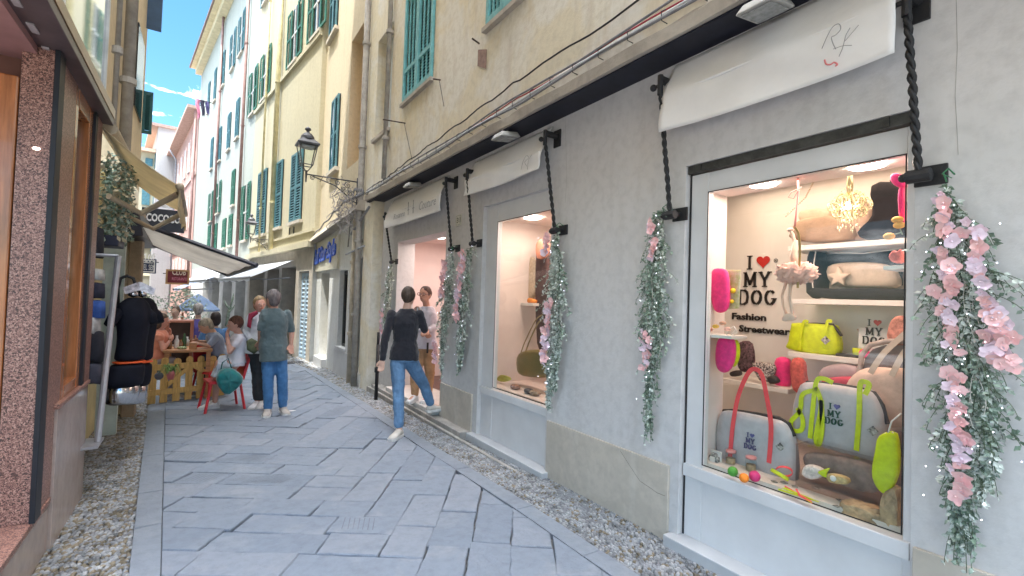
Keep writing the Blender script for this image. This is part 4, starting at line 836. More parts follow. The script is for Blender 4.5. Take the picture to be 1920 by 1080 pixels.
# more goods
q = onX(1465, 665, 3.72); b = MB(); b.lathe((3.75, q.y, zs), [(.001, 0), (.055, .0), (.06, .03), (.06, .17), (.05, .20), (.02, .215), (.001, .215)], 20); tag(b.build("pet_coat", M_hot, smooth=True), "hot pink rolled dog coat standing beside the neon handbag's shelf", "dog coat")
soft("dog_coat", [(1485, 680), (1496, 670), (1508, 678), (1510, 700), (1515, 735), (1500, 738), (1488, 725)], 3.55, .08, mat("coral_knit", (.62, .12, .10), .85, .2, 40, bump=.4), "coral red knitted dog coat hanging under the shelf", "dog coat")
soft("dog_coat", [(1388, 642), (1410, 644), (1413, 690), (1390, 696), (1384, 670)], 3.70, .06, mat("plaid_dark", (.14, .08, .09), .8, .5, 60), "dark plaid dog coat under the word Streetwear", "dog coat")
soft("pouch", [(1412, 680), (1452, 684), (1450, 706), (1440, 716), (1425, 712)], 3.66, .06, mat("houndstooth", (.55, .48, .44), .7, .1, 90, col2=(.03, .02, .03), detail=0), "black and white checked pouch on the low shelf", "pouch")
soft("sandal", [(1370, 698), (1386, 694), (1390, 703), (1374, 706)], 3.66, .05, M_gdk, "small dark sandal on the low shelf", "shoe", "dark shoes on the low shelf"); soft("sandal", [(1440, 708), (1452, 704), (1462, 716), (1446, 720)], 3.62, .05, M_gdk, "dark shoe beside the checked pouch", "shoe", "dark shoes on the low shelf")
soft("folded_coat", [(1545, 712), (1590, 706), (1625, 716), (1620, 735), (1548, 735)], 3.50, .12, mat("crimson_fabric", (.52, .04, .08), .7, .15, 20), "folded crimson coat behind the carrier with yellow straps", "coat")
soft("carrier_case", [(1545, 690), (1580, 682), (1612, 690), (1615, 710), (1545, 712)], 3.62, .12, mat("mauve_shell", (.42, .30, .30), .6, .08, 8), "mauve hard case under the neon handbag's shelf", "case")
q = onX(1612, 652, 3.70); b = MB(); b.lathe((3.72, onX(1608, 652, 3.72).y, zl), [(.028, 0), (.03, .06), (.022, .062)], 14); tag(b.build("tin", M_lime, smooth=True), "small yellow tin on the neon handbag's shelf", "tin")
b = MB(); b.sphere((3.70, onX(1621, 650, 3.7).y, zl+.032), .032); tag(b.build("ball", M_hot, smooth=True), "red ball beside the small yellow tin", "ball")
b = MB(); b.box(3.66, 3.74, onX(1617, 665, 3.7).y, onX(1572, 665, 3.7).y, zl, zl+.018); tag(b.build("tray", M_gdk, bev=.003), "flat dark tray right of the neon handbag", "tray")
t = thing("small_sign", "small standing sign reading I heart MY DOG on the right of the shelf", "sign", (3.76, onX(1638, 640, 3.76).y, zl)); c = onX(1638, 651, 3.76); b = MB(); b.box(3.765, 3.775, c.y-.09, c.y+.09, zl, zl+.20); b.build("board", M_white, t); dogmark(t, lambda u, v, d: Vector((3.764-d, c.y-u, c.z+v+.02)), .048, M_black, M_redh)
t = thing("doll", "small fabric doll figure with raised arms left of the little sign", "doll", (3.74, onX(1618, 650, 3.74).y, zl)); b = MB(); yq = onX(1619, 650, 3.74).y+.02
b.tube([(3.8, yq, zl), (3.8, yq, zl+.10), (3.8, yq, zl+.13)], [.02, .03, .012], 8); b.sphere((3.8, yq, zl+.15), .022); b.tube([(3.8, yq, zl+.11), (3.8, yq+.035, zl+.19)], .008, 6); b.tube([(3.8, yq, zl+.11), (3.8, yq-.035, zl+.19)], .008, 6); b.build("body", mat("doll_fabric", (.55, .25, .18), .8, .2, 40), t, smooth=True)
soft("floral_bag", [(1668, 640), (1672, 605), (1685, 592), (1700, 600), (1702, 650)], 3.60, .1, mat("rose_floral", (.55, .22, .17), .8, .4, 30), "rose patterned bag at the right end of the shelf", "bag")
# chair with beige tote
t = thing("cane_chair", "rounded grey cane chair back behind the beige tote bag", "chair", (3.4, onX(1660, 720, 3.4).y, .565)); b = MB(); b.tube(outl([(1612, 760), (1611, 700), (1616, 665), (1632, 647), (1660, 640), (1700, 640)], 3.42), .016, 8); b.build("back_frame", mat("grey_cane_frame", (.40, .32, .29), .6, .1, 20), t, smooth=True)
b = MB(); b.prism(outl([(1616, 740), (1616, 700), (1622, 672), (1636, 655), (1660, 647), (1705, 648), (1705, 740)], 3.44), (.012, 0, 0)); b.build("back_panel", mat("grey_padding", (.20, .17, .18), .8, .1, 20), t); b = MB(); b.box(3.38, 3.8, .5, 1.25, .78, .84)
for yy in (.6, 1.15): b.box(3.4, 3.44, yy, yy+.04, .567, .78)
b.build("seat", mat("grey_padding", (.2, .17, .18)), t)
t = thing("tote_bag", "large beige tote bag leaning on the cane chair", "bag", tuple(onX(1650, 770, 3.34))); b = MB(); b.puff(outl(smooth_poly([(1596, 712), (1625, 690), (1670, 690), (1704, 700), (1712, 790), (1660, 800), (1610, 790), (1586, 750)], 3), 3.36), (1, 0, 0), .17); b.build("body", M_beige, t, smooth=True)
b = MB(); band(b, [(1632, 700), (1655, 665), (1690, 632), (1712, 615)], 3.26, .03); band(b, [(1672, 705), (1690, 670), (1712, 640)], 3.26, .03); b.build("handle", mat("beige_strap", (.68, .52, .42), .7), t)
# floor display: balls, collars, ribbons
for (x, y, r_, c, lb) in ((1374, 884, .030, (.08, .32, .04), "green"), (1395, 896, .027, (.88, .25, .02), "orange"), (1415, 893, .032, (.60, .04, .17), "magenta")):
    q = onZ(x, y, .565+r_); b = MB(); b.sphere(q, r_, (1, 1, 1), 20, 14); tag(b.build("ball", mat(lb+"_ball", c, .5, .1, 30, bump=.3), smooth=True), lb+" rubber ball on the floor of the wide display window", "ball", "rubber balls in the wide display window")
def ringband(c, R1, w, m, name, label, tilt, cat="collar", group="neon collars on the display floor"):
    b = MB(); n = 36; T = Matrix.Rotation(tilt[0], 3, 'X') @ Matrix.Rotation(tilt[1], 3, 'Y'); vs = []
    for i in range(n):
        a = 2*math.pi*i/n
        for (rr_, zz) in ((R1, -w/2), (R1, w/2), (R1+.003, w/2), (R1+.003, -w/2)): vs.append(Vector(c)+T @ Vector((rr_*math.cos(a), rr_*1.25*math.sin(a), zz)))
    b.add(vs, [(4*i+k, 4*((i+1) % n)+k, 4*((i+1) % n)+(k+1) % 4, 4*i+(k+1) % 4) for i in range(n) for k in range(4)]); return tag(b.build(name, m), label, cat, group)
q = onX(1462, 890, 2.95); ringband(q, .040, .018, M_lime, "dog_collar", "neon yellow dog collar loop near the feet of the carrier with coral straps", (.25, .5)); q = onX(1470, 884, 2.97); ringband(q, .036, .014, M_neonp, "dog_collar", "coral pink dog collar loop behind the neon yellow one", (-.5, .9))
b = MB(); rnd = random.Random(4); c = onZ(1497, 930, .572)
for k, (m_, nm) in enumerate(((M_lime, "neon yellow"), (M_neonp, "coral pink"))):
    b = MB()
    for i in range(5):
        a = rnd.uniform(-.5, .6)+k*.3+i*.16; l1 = rnd.uniform(.07, .15); l2 = rnd.uniform(.07, .16); d = Vector((math.sin(a)*.5, math.cos(a), 0)); s_ = Vector((d.y, -d.x, 0)).normalized()*.004; z = Vector((0, 0, .003*i+.004*k))
        b.hexa([c-d*l1-s_+z, c+d*l2-s_+z, c+d*l2+s_+z, c-d*l1+s_+z], [c-d*l1-s_+z+Vector((0, 0, .0025)), c+d*l2-s_+z+Vector((0, 0, .0025)), c+d*l2+s_+z+Vector((0, 0, .0025)), c-d*l1+s_+z+Vector((0, 0, .0025))])
    tag(b.build("leash_bundle", m_), nm+" thin leashes tied in a star on the floor of the wide display window", "leashes", "neon leashes")
for (x, y, dd, lb_) in ((1470, 905, .3, 'chequered tag second from the left among the leashes'), (1490, 912, -.2, 'chequered tag third from the left among the leashes'), (1530, 915, .5, 'chequered tag just behind the star of leashes'), (1575, 938, .1, 'chequered tag nearest the tan paper heap'), (1570, 950, .4, 'chequered tag closest to the glass near the tan paper heap'), (1452, 903, 0, 'leftmost chequered tag, beside the magenta ball')):
    q = onZ(x, y, .569); b = MB(); b.prism([q+Vector((.018*math.cos(dd+a), .022*math.sin(dd+a), 0)) for a in (0, 1.57, 3.14, 4.71)], (0, 0, .003)); tag(b.build("price_tag", M_check), lb_, "tag", "chequered tags among the leashes")
t = thing("snack_box", "square dark chequered snack box left of the green ball", "box", tuple(onX(1338, 885, 2.93))); q = onX(1339, 860, 2.93)
b = MB(); b.puff([q+Vector((0, .038*math.cos(a), .040*math.sin(a))) for a in [k*.785+.39 for k in range(8)]], (1, 0, .2), .035); b.build("box", M_check, t); b = MB(); b.box(q.x+.016, q.x+.026, q.y-.04, q.y+.04, q.z-.03, q.z+.05); b.box(q.x-.024, q.x-.017, q.y-.016, q.y+.016, q.z-.016, q.z+.016); b.build("card", M_white, t)
for (x, y, lb) in ((1370, 862, "left"), (1408, 868, "right")):
    q = onX(x, y, 2.98); t = thing("treat_jar", "clear jar of treats behind the balls, the %s of the two" % lb, "jar", (q.x, q.y, .566), "clear jars behind the balls"); b = MB(); b.lathe((q.x, q.y, .566), [(.03, 0), (.034, .01), (.034, .06), (.03, .07), (.03, .075)], 18); b.build("jar", M_glass, t, smooth=True); b = MB(); b.lathe((q.x, q.y, .641), [(.032, 0), (.032, .015), (.001, .015)], 18); b.build("lid", mat("pink_lid", (.70, .28, .26), .4), t, smooth=True); b = MB(); b.lathe((q.x, q.y, .57), [(.028, 0), (.028, .035), (.001, .04)], 12); b.build("treats", M_brn, t)
soft("baby_shoe", [(1505, 888), (1512, 872), (1530, 873), (1545, 882), (1540, 895), (1520, 898)], 2.95, .05, mat("white_stripe_fabric", (.78, .66, .60), .7, .2, 60), "white striped soft shoe beside the smoky block", "shoe")
soft("ribbon_bow", [(1534, 885), (1545, 880), (1556, 878), (1550, 888), (1556, 896), (1543, 893)], 2.92, .02, M_lime, "little yellow ribbon bow", "bow")
t = thing("gift_box", "clear gift box with a cream rosette and gold bow in front of the smoky block", "box", tuple(onX(1570, 910, 2.93))); b = MB(); b.puff(outl(smooth_poly([(1552, 888), (1575, 890), (1592, 898), (1590, 908), (1556, 903)], 2), 2.93), (1, 0, 0), .05); b.build("box", mat("gold_wrap", (.60, .42, .18), .4, .25, 40), t, smooth=True); b = MB(); b.sphere(onX(1562, 897, 2.90), .016, (.4, 1, 1)); b.build("rosette", M_white, t, smooth=True)
for (pts, X, lb) in (([(1582, 938), (1610, 942), (1660, 962), (1658, 990), (1625, 985), (1580, 962)], 2.92, "crumpled tan paper heap in the lower right corner of the wide display window"), ([(1655, 935), (1686, 915), (1690, 1000), (1665, 990)], 2.93, "cream paper wrapped bundle in the far lower right corner of the wide display window")):
    b = MB(); P = outl(smooth_poly(pts, 4), X); b.puff(P, (1, 0, 0), .12)
    for v in b.v: n3 = mnoise.noise_vector(v*38); v += n3*.014
    tag(b.build("paper_heap", M_brn, smooth=False), lb, "paper")

# -- room behind the narrow display window
s = MB(); Y0, Y1, X1 = 3.40, 4.95, 3.9
s.add([(X1, Y0, 0), (X1, Y1, 0), (X1, Y1, 2.7), (X1, Y0, 2.7)], [(0, 1, 2, 3)]); s.add([(2.87, Y0, 0), (X1, Y0, 0), (X1, Y0, 2.7), (2.87, Y0, 2.7)], [(0, 1, 2, 3)]); s.add([(2.87, Y1, 0), (X1, Y1, 0), (X1, Y1, 2.7), (2.87, Y1, 2.7)], [(0, 1, 2, 3)])
s.add([(2.865, Y0, 2.56), (X1, Y0, 2.56), (X1, Y1, 2.56), (2.865, Y1, 2.56)], [(0, 1, 2, 3)]); s.add([(2.865, Y0, .60), (X1, Y0, .60), (X1, Y1, .60), (2.865, Y1, .60)], [(0, 1, 2, 3)]); s.build("shop_room", mat("blush_room", (.76, .66, .61), .75, .03, 3), NB)
q = onZ(998, 408, 2.55); emis_disc((q.x, q.y, 2.553), .10, (1, .85, .75), 9, "ceiling_lamp", NB); area("window_lamp_light", (3.35, 4.2, 2.50), (.5, .6), 4, (1, .68, .56), NB)
z2 = onX(970, 567, 3.45).z; shelf(3.35, 3.6, onX(938, 567, 3.45).y, onX(1012, 567, 3.45).y, z2, "small white shelf in the narrow display window")
soft("statuette", [(952, 545), (953, 515), (960, 503), (968, 500), (978, 512), (980, 545), (966, 562), (954, 560)], 3.46, .08, mat("silver_knit", (.30, .27, .26), .7, .3, 60), "silvery grey dog jumper on a stand on the small shelf", "dog jumper")
soft("statuette", [(985, 550), (983, 520), (990, 490), (1000, 482), (1008, 510), (1008, 545), (998, 560), (988, 558)], 3.50, .08, mat("champagne_knit", (.58, .46, .34), .7, .2, 60), "champagne coloured dog jumper right of the silvery one", "dog jumper")
for (x, y, m_, lb) in ((944, 553, M_check, "dark chequered little box on the left of the small shelf"), (980, 553, M_taupe, "dark square tin in the middle of the small shelf")):
    q = onX(x, y, 3.42); b = MB(); b.box(q.x-.03, q.x+.03, q.y-.045, q.y+.045, z2, z2+.09); tag(b.build("small_box", m_, bev=.008), lb, "box")
q = onX(998, 560, 3.42); b = MB(); b.tube([(3.42, q.y+.06, z2+.03), (3.42, q.y-.08, z2+.022)], [.035, .02], 12); tag(b.build("rolled_cloth", mat("orange_cloth", (.75, .28, .06), .7), smooth=True), "orange rolled cloth at the right end of the small shelf", "cloth")
t = thing("shoulder_bag", "gold sequinned shoulder bag hanging behind the garland in the narrow display window", "bag", tuple(onX(995, 680, 3.2))); b = MB(); b.puff(outl(smooth_poly([(978, 662), (1010, 655), (1030, 665), (1032, 705), (985, 705), (974, 690)], 3), 3.2), (1, 0, 0), .14); b.build("body", mat("gold_sequin", (.34, .28, .12), .35, .4, 160, metal=.5), t, smooth=True)
b = MB(); band(b, [(985, 662), (995, 635), (1008, 608), (1015, 600)], 3.14, .02); band(b, [(975, 668), (985, 640), (1005, 600), (1018, 590)], 3.16, .014); b.build("strap", mat("tan_strap", (.40, .28, .14), .6), t)
soft("dark_coat", [(1010, 470), (1030, 470), (1034, 655), (1012, 650)], 3.5, .12, mat("brown_coat", (.10, .06, .06), .85, .2, 20), "long dark brown coat hanging at the right of the narrow display window", "coat"); soft("coral_scarf", [(1008, 460), (1016, 448), (1028, 458), (1024, 480), (1010, 485)], 3.40, .08, mat("coral_knit2", (.75, .30, .20), .8, .1, 40), "coral scarf ball hung near the top of the narrow display window", "scarf")
soft("toy_fish", [(933, 709), (940, 703), (954, 706), (958, 712), (946, 716), (935, 714)], 3.05, .03, mat("olive_toy", (.50, .50, .10), .6, .2, 40), "small olive yellow toy low in the narrow display window", "toy")
for (x, y, r_, c, lb) in ((966, 735, .05, (.42, .26, .20), "rosy brown bundle low in the narrow display window"), (992, 742, .05, (.12, .11, .12), "dark grey slipper low in the narrow display window"), (1003, 728, .05, (.40, .30, .22), "tan slipper behind the dark grey one")):
    q = onX(x, y, 3.0); b = MB(); b.sphere((3.0, q.y, .60+r_*.55), r_, (1, 1.6, .6), 12, 8); tag(b.build("slipper", mat("g"+lb[:9], c, .8, .3, 40), smooth=True), lb, "slipper")
# -- room behind the doorway
s = MB(); Y0, Y1, X1 = 5.7, 8.5, 4.6
s.add([(3.05, Y0, .1), (X1, Y0, .1), (X1, Y0, 2.9), (3.05, Y0, 2.9)], [(0, 1, 2, 3)]); s.add([(X1, Y0, .1), (X1, Y1, .1), (X1, Y1, 2.9), (X1, Y0, 2.9)], [(0, 1, 2, 3)]); s.add([(3.05, Y1, .1), (X1, Y1, .1), (X1, Y1, 2.9), (3.05, Y1, 2.9)], [(0, 1, 2, 3)])
s.add([(3.05, Y0, .1), (3.05, 5.9, .1), (3.05, 5.9, 2.9), (3.05, Y0, 2.9)], [(0, 1, 2, 3)]); s.add([(3.05, 7.78, .1), (3.05, Y1, .1), (3.05, Y1, 2.9), (3.05, 7.78, 2.9)], [(0, 1, 2, 3)]); s.add([(2.8, Y0, 2.62), (X1, Y0, 2.62), (X1, Y1, 2.62), (2.8, Y1, 2.62)], [(0, 1, 2, 3)])
s.build("shop_room", mat("salmon_pink_room", (.76, .64, .60), .8, .03, 3), NB)
s = MB(); s.box(3.05, X1, Y0, Y1, .05, .098); s.build("shop_floor", mat("brown_floor", (.10, .05, .04), .3, .2, 6), NB); s = MB(); s.box(X1-.02, X1-.001, Y0, Y1, .0985, .24); s.build("skirting", mat("dark_skirting", (.03, .02, .02), .5), NB)
q = onZ(823, 446, 2.61); emis_disc((q.x, q.y, 2.613), .09, (1, .88, .8), 9, "ceiling_lamp", NB); area("shop_lamp_light", (3.7, 7.0, 2.58), (.8, 1.2), 9, (1, .82, .77), NB)
q0, q1, q2 = onX(782, 462, 4.58), onX(797, 462, 4.58), onX(817, 462, 4.58); zz0, zz1 = onX(790, 474, 4.58).z, onX(790, 450, 4.58).z
t = thing("wall_picture", "wall panel half bright orange and half pale pink, high inside the pink doorway", "picture", (4.58, q0.y, zz0)); b = MB(); b.box(4.55, 4.595, q1.y, q0.y, zz0, zz1); b.build("orange_panel", mat("orange_panel", (.85, .20, .01), .6, .03), t); b = MB(); b.box(4.56, 4.595, q2.y, q1.y-.002, zz0-.02, zz1-.03); b.build("pale_panel", mat("pale_panel", (.72, .60, .58), .6, .03), t)
q0, q1 = onX(757, 520, 4.58), onX(803, 520, 4.58); zz0, zz1 = onX(780, 530, 4.58).z, onX(780, 519, 4.58).z
b = MB(); b.box(4.57, 4.595, q1.y, q0.y, zz0, zz1); tag(b.build("wall_plaque", mat("silver_plaque", (.35, .32, .30), .4, .3, 14)), "wide silvery plaque on the pink wall behind the two women", "plaque")
# ================================================================ MIDDLE RIGHT: pipes, doorway, nail studio
C = Fr((2.60, 0), 0, +1)
def strip_poly(mb, fr, pts, o): mb.add([fr(a, o, z) for a, z in pts], [tuple(range(len(pts)))])
M_c = plaster("yellow_cream_plaster", (.66, .58, .43), (.62, .54, .40), (.52, .43, .31), bump=.5, pscale=.6)
M_cw = plaster("white_shop_render", (.68, .70, .70), (.62, .63, .60), (.55, .54, .50), bump=.3, pscale=.7)
CB = thing("cream_house", "cream plaster house above the white studio front, with a bare orange niche", "building", (2.6, 11, 0))
n1 = (9.45, 10.85, 4.35, 7.2, .3)
sC = MB(); w1 = (C.px(652, 520)[0], C.px(637, 520)[0]); drr = (C.px(618, 520)[0], C.px(603, 520)[0]); w2c = (C.px(592, 520)[0], C.px(581, 520)[0])
wall(C, sC, 9.15, 13.7, 3.25, 16.3, holes=[n1], depth=.2); sC.build("upper_wall", M_c, CB)
b = MB(); b.add([C(9.45, -.298, 4.35), C(10.85, -.298, 4.35), C(10.85, -.298, 7.2), C(9.45, -.298, 7.2)], [(0, 1, 2, 3)]); b.build("orange_niche", mat("orange_render", (.72, .42, .16), .9, .12, 3, bump=.3), CB)
dd = (9.20, 9.62)
s = MB(); wall(C, s, 9.15, 13.6, -.5, 3.25, holes=[(8.75+.5, 9.72, -.3, 2.32, .35), (w1[0], w1[1], .45, 2.12, .16), (drr[0], drr[1], -.3, 2.12, .25), (w2c[0]+.05, w2c[1], .5, 2.12, .16)], depth=.2); s.build("shop_wall", M_cw, CB)
for (a0, a1, z0, z1) in ((w1[0], w1[1], .45, 2.12), (w2c[0]+.05, w2c[1], .5, 2.12)):
    b = MB(); C.box(b, a0, a1, -.16, -.14, z0, z1); f_ = b.build("window", M_dark, CB); b = MB(); fm = mat("charcoal_frame", (.06, .065, .07), .4)
    for q in ((a0, a0+.06, z0, z1), (a1-.06, a1, z0, z1), (a0+.06, a1-.06, z1-.08, z1), (a0+.06, a1-.06, z0, z0+.06), ((a0+a1)/2-.02, (a0+a1)/2+.02, z0+.06, z1-.08)): C.box(b, q[0], q[1], -.138, -.10, q[2], q[3])
    b.build("window_frame", fm, f_); b = MB(); C.box(b, a0-.03, a1+.03, -.02, .04, z0-.06, z0-.002); b.build("window_sill", M_marb, f_)
b = MB(); C.box(b, drr[0], drr[1], -.24, -.22, -.3, 2.12); C.box(b, drr[0], drr[1]-.45, -.22, -.18, -.1, 2.0); b.build("door", mat("cream_door", (.52, .46, .34), .6, .08, 6), CB)
b = MB(); C.box(b, drr[0]-.02, drr[1]+.02, -.2, .12, -.3, .03); b.build("doorstep", M_marb, CB, bev=.006); b = MB(); C.box(b, w1[0]-.3, w1[1]+.2, .001, .02, -.4, .38); b.build("plinth", M_marb, CB)
b = MB(); C.box(b, 9.25, 9.72, -.34, -.33, -.2, 2.32); b.build("side_door", mat("brown_side_door", (.32, .27, .20), .7, .12, 8), CB)
b = MB(); C.box(b, 9.0, 9.72, -.3, .06, -.3, .12); b.build("doorstep", mat("step_marble_grey", (.60, .60, .58), .5, .1, 6), CB, bev=.006)
q0, q1 = C.px(665, 402), C.px(575, 468)
b = MB(); b.hexa([C(9.15, 0, 3.20), C(15.2, 0, 2.86), C(15.2, .22, 2.86), C(9.15, .22, 3.20)], [C(9.15, 0, 3.42), C(15.2, 0, 3.06), C(15.2, .12, 3.04), C(9.15, .14, 3.38)]); b.build("ledge", M_ledge, CB)
b = MB(); C.box(b, 13.6, 13.75, 0, .10, -.4, 3.0); b.build("corner_pillar", M_cw, CB)
# blue lettering
e0, e1 = C.px(632, 470), C.px(590, 495); t = thing("shop_sign", "cream sign board with slanting bright blue letters above the white studio front", "sign", C(e0[0], 0, e0[1]))
zb0 = C.px(635, 500)[1]; b = MB(); C.box(b, C.px(637, 480)[0], C.px(592, 490)[0], .001, .05, zb0-.05, zb0+.72); b.build("board", mat("cream_board", (.62, .60, .50), .6, .06, 6), t, bev=.004)
b = MB(); q = C.px(591, 490); text_mb(b, "Nail Star Style", .54, lambda u, v, d: C(q[0]-.05-u, .055+d, zb0+.13+v+.06*u), .03, shear=.25, bold=.012, width=abs(q[0]-C.px(636, 480)[0])-.15); b.build("letters", mat("blue_sign_letters", (.02, .12, .72), .35), t)
# wires down to the studio corner
for pts, lb in (([(610, 330), (575, 385), (572, 470)], "loose black wire hanging at the corner of the cream house"), ):
    b = MB(); b.tube([C(C.px(*p)[0], .04, C.px(*p)[1]) for p in pts], .008, 5); tag(b.build("wire", blk), lb, "cable")
# shutters of the cream house
M_bluesh = mat("blue_teal_shutter", (.08, .21, .25), .6, .15, 8); M_greensh = mat("green_shutter", (.04, .17, .12), .6, .15, 8)
def shuttered(parent, fr, a0, a1, z0, z1, m=M_bluesh, slats=22, out=.03, open_=0, sill=True, dark=True, leafw=None, lab=None):
    b = MB(); fr.box(b, a0, a1, .004, .02, z0, z1); w_ = b.build("window", M_dark, parent)
    if open_:
        lw = leafw or (a1-a0)/2
        b = MB(); shutter_mesh(b, fr, a0-lw, a0, z0, z1, .03, slats=slats, hinge=1, open_deg=.01 if open_ == 1 else 90); b.build("shutter", m, w_)
        b = MB(); shutter_mesh(b, fr, a1, a1+lw, z0, z1, .03, slats=slats, open_deg=.01 if open_ == 1 else 90); b.build("shutter", m, w_)
        b = MB(); fr.box(b, a0, a1, .02, .045, (z0+z1)/2-.03, (z0+z1)/2+.03); fr.box(b, (a0+a1)/2-.03, (a0+a1)/2+.03, .02, .045, z0, z1); b.build("window_frame", mat("white_window_frame", (.6, .6, .58), .5), w_)
    else:
        mid = (a0+a1)/2
        b = MB(); shutter_mesh(b, fr, a0+.01, mid-.008, z0, z1, out, slats=slats); b.build("shutter", m, w_); b = MB(); shutter_mesh(b, fr, mid+.008, a1-.01, z0, z1, out, slats=slats); b.build("shutter", m, w_)
    if sill: b = MB(); fr.box(b, a0-.1, a1+.1, 0, .10, z0-.09, z0-.005); b.build("window_sill", mat("stone_sill", (.55, .50, .42), .8, .1, 8), w_)
for (pl, pr, top) in (((621, 325), (634, 316), 205), ((590, 380), (599, 372), 250)):
    a1, z = C.px(*pl); a0, _ = C.px(*pr); shuttered(CB, C, a0, a1, z, z+1.75, slats=26)
a1, z = C.px(611, 80); a0, _ = C.px(620, 70); shuttered(CB, C, 12.3, 13.1, 8.2, 9.9, slats=24)
# drain pipes between the houses
def pipe(pts, r, m, label, collars=(), group="drain pipes between the houses"):
    t = thing("drain_pipe", label, "drain pipe", tuple(pts[-1]), group); b = MB(); b.tube(pts, r, 12); b.build("pipe", m, t, smooth=True)
    for z in collars: b = MB(); x, y = pts[0].x, pts[0].y; b.lathe((x, y, z), [(r+.002, 0), (r+.02, .005), (r+.02, .06), (r+.002, .065)], 12); b.build("collar", m, t)
    return t
M_pipe = mat("weathered_pipe", (.40, .37, .33), .6, .15, 8); M_pipeb = mat("beige_pipe", (.52, .46, .36), .6, .12, 8)
pA = C.px(680, 330)[0]; pipe([Vector((2.50, 9.28, 14)), Vector((2.50, 9.28, 2.6)), Vector((2.50, 9.20, -.12))], .062, M_pipe, "thick grey drain pipe that the lantern bracket leans against", (1.2, 2.6, 4.4, 6.4))
pipe([Vector((2.52, 8.0, 12)), Vector((2.50, 8.05, 3.95))], .045, M_pipe, "slimmer grey drain pipe ending above the ledge, right of the thick one", (4.3, 6.0)) if False else None
pipe([Vector((2.50, 8.30-.42, 12)), Vector((2.50, 7.88+.02, 3.55))], .04, M_pipe, "slim grey drain pipe ending above the ledge, between blind window and teal shutters", (4.2, 6.0))
pipe([Vector((2.53, 9.65, 3.3)), Vector((2.53, 9.65, -.15))], .06, M_pipeb, "short beige pipe beside the side door", (.8, 2.2))
b = MB(); q = onZ(705, 748, -.08); b.tube([(q.x, q.y, -.12), (q.x, q.y, .80)], .028, 10); b.tube([(q.x, q.y, .35), (q.x, q.y, .43)], .042, 10); b.tube([(q.x, q.y, .80), (q.x, q.y, 1.0)], .022, 10); tag(b.build("iron_post", M_iron, smooth=True), "short black iron pipe post at the foot of the shopfront's far end", "post")
rails = MB(); rails.tube([C(C.px(668, 440)[0], .1, C.px(668, 440)[1]), C(C.px(712, 390)[0]+.3, .1, C.px(712, 385)[1])], .025, 8); rails.tube([C(C.px(660, 478)[0], .12, C.px(660, 478)[1]), C(C.px(704, 462)[0]+.3, .12, C.px(704, 460)[1])], .02, 8); tag(rails.build("bracket_bars", M_zinc), "pale metal bars strapped across the pipes under the lantern", "metal bars")
cable("cable", [Vector((2.46, 8.9, 3.47)), Vector((2.40, 9.25, 3.45)), Vector((2.42, 10.2, 3.5)), Vector((2.5, 14.8, 3.02))], .018, grc, "thick grey cable bending round the drain pipe towards the white studio", seed=8, sag=.02)
cable("cable", [Vector((2.45, 8.9, 3.52)), Vector((2.38, 9.3, 3.6)), Vector((2.50, 9.9, 3.2)), Vector((2.56, 10.3, 2.6))], .012, grc, "tangled grey cable looping below the lantern bracket", seed=9, sag=.03)
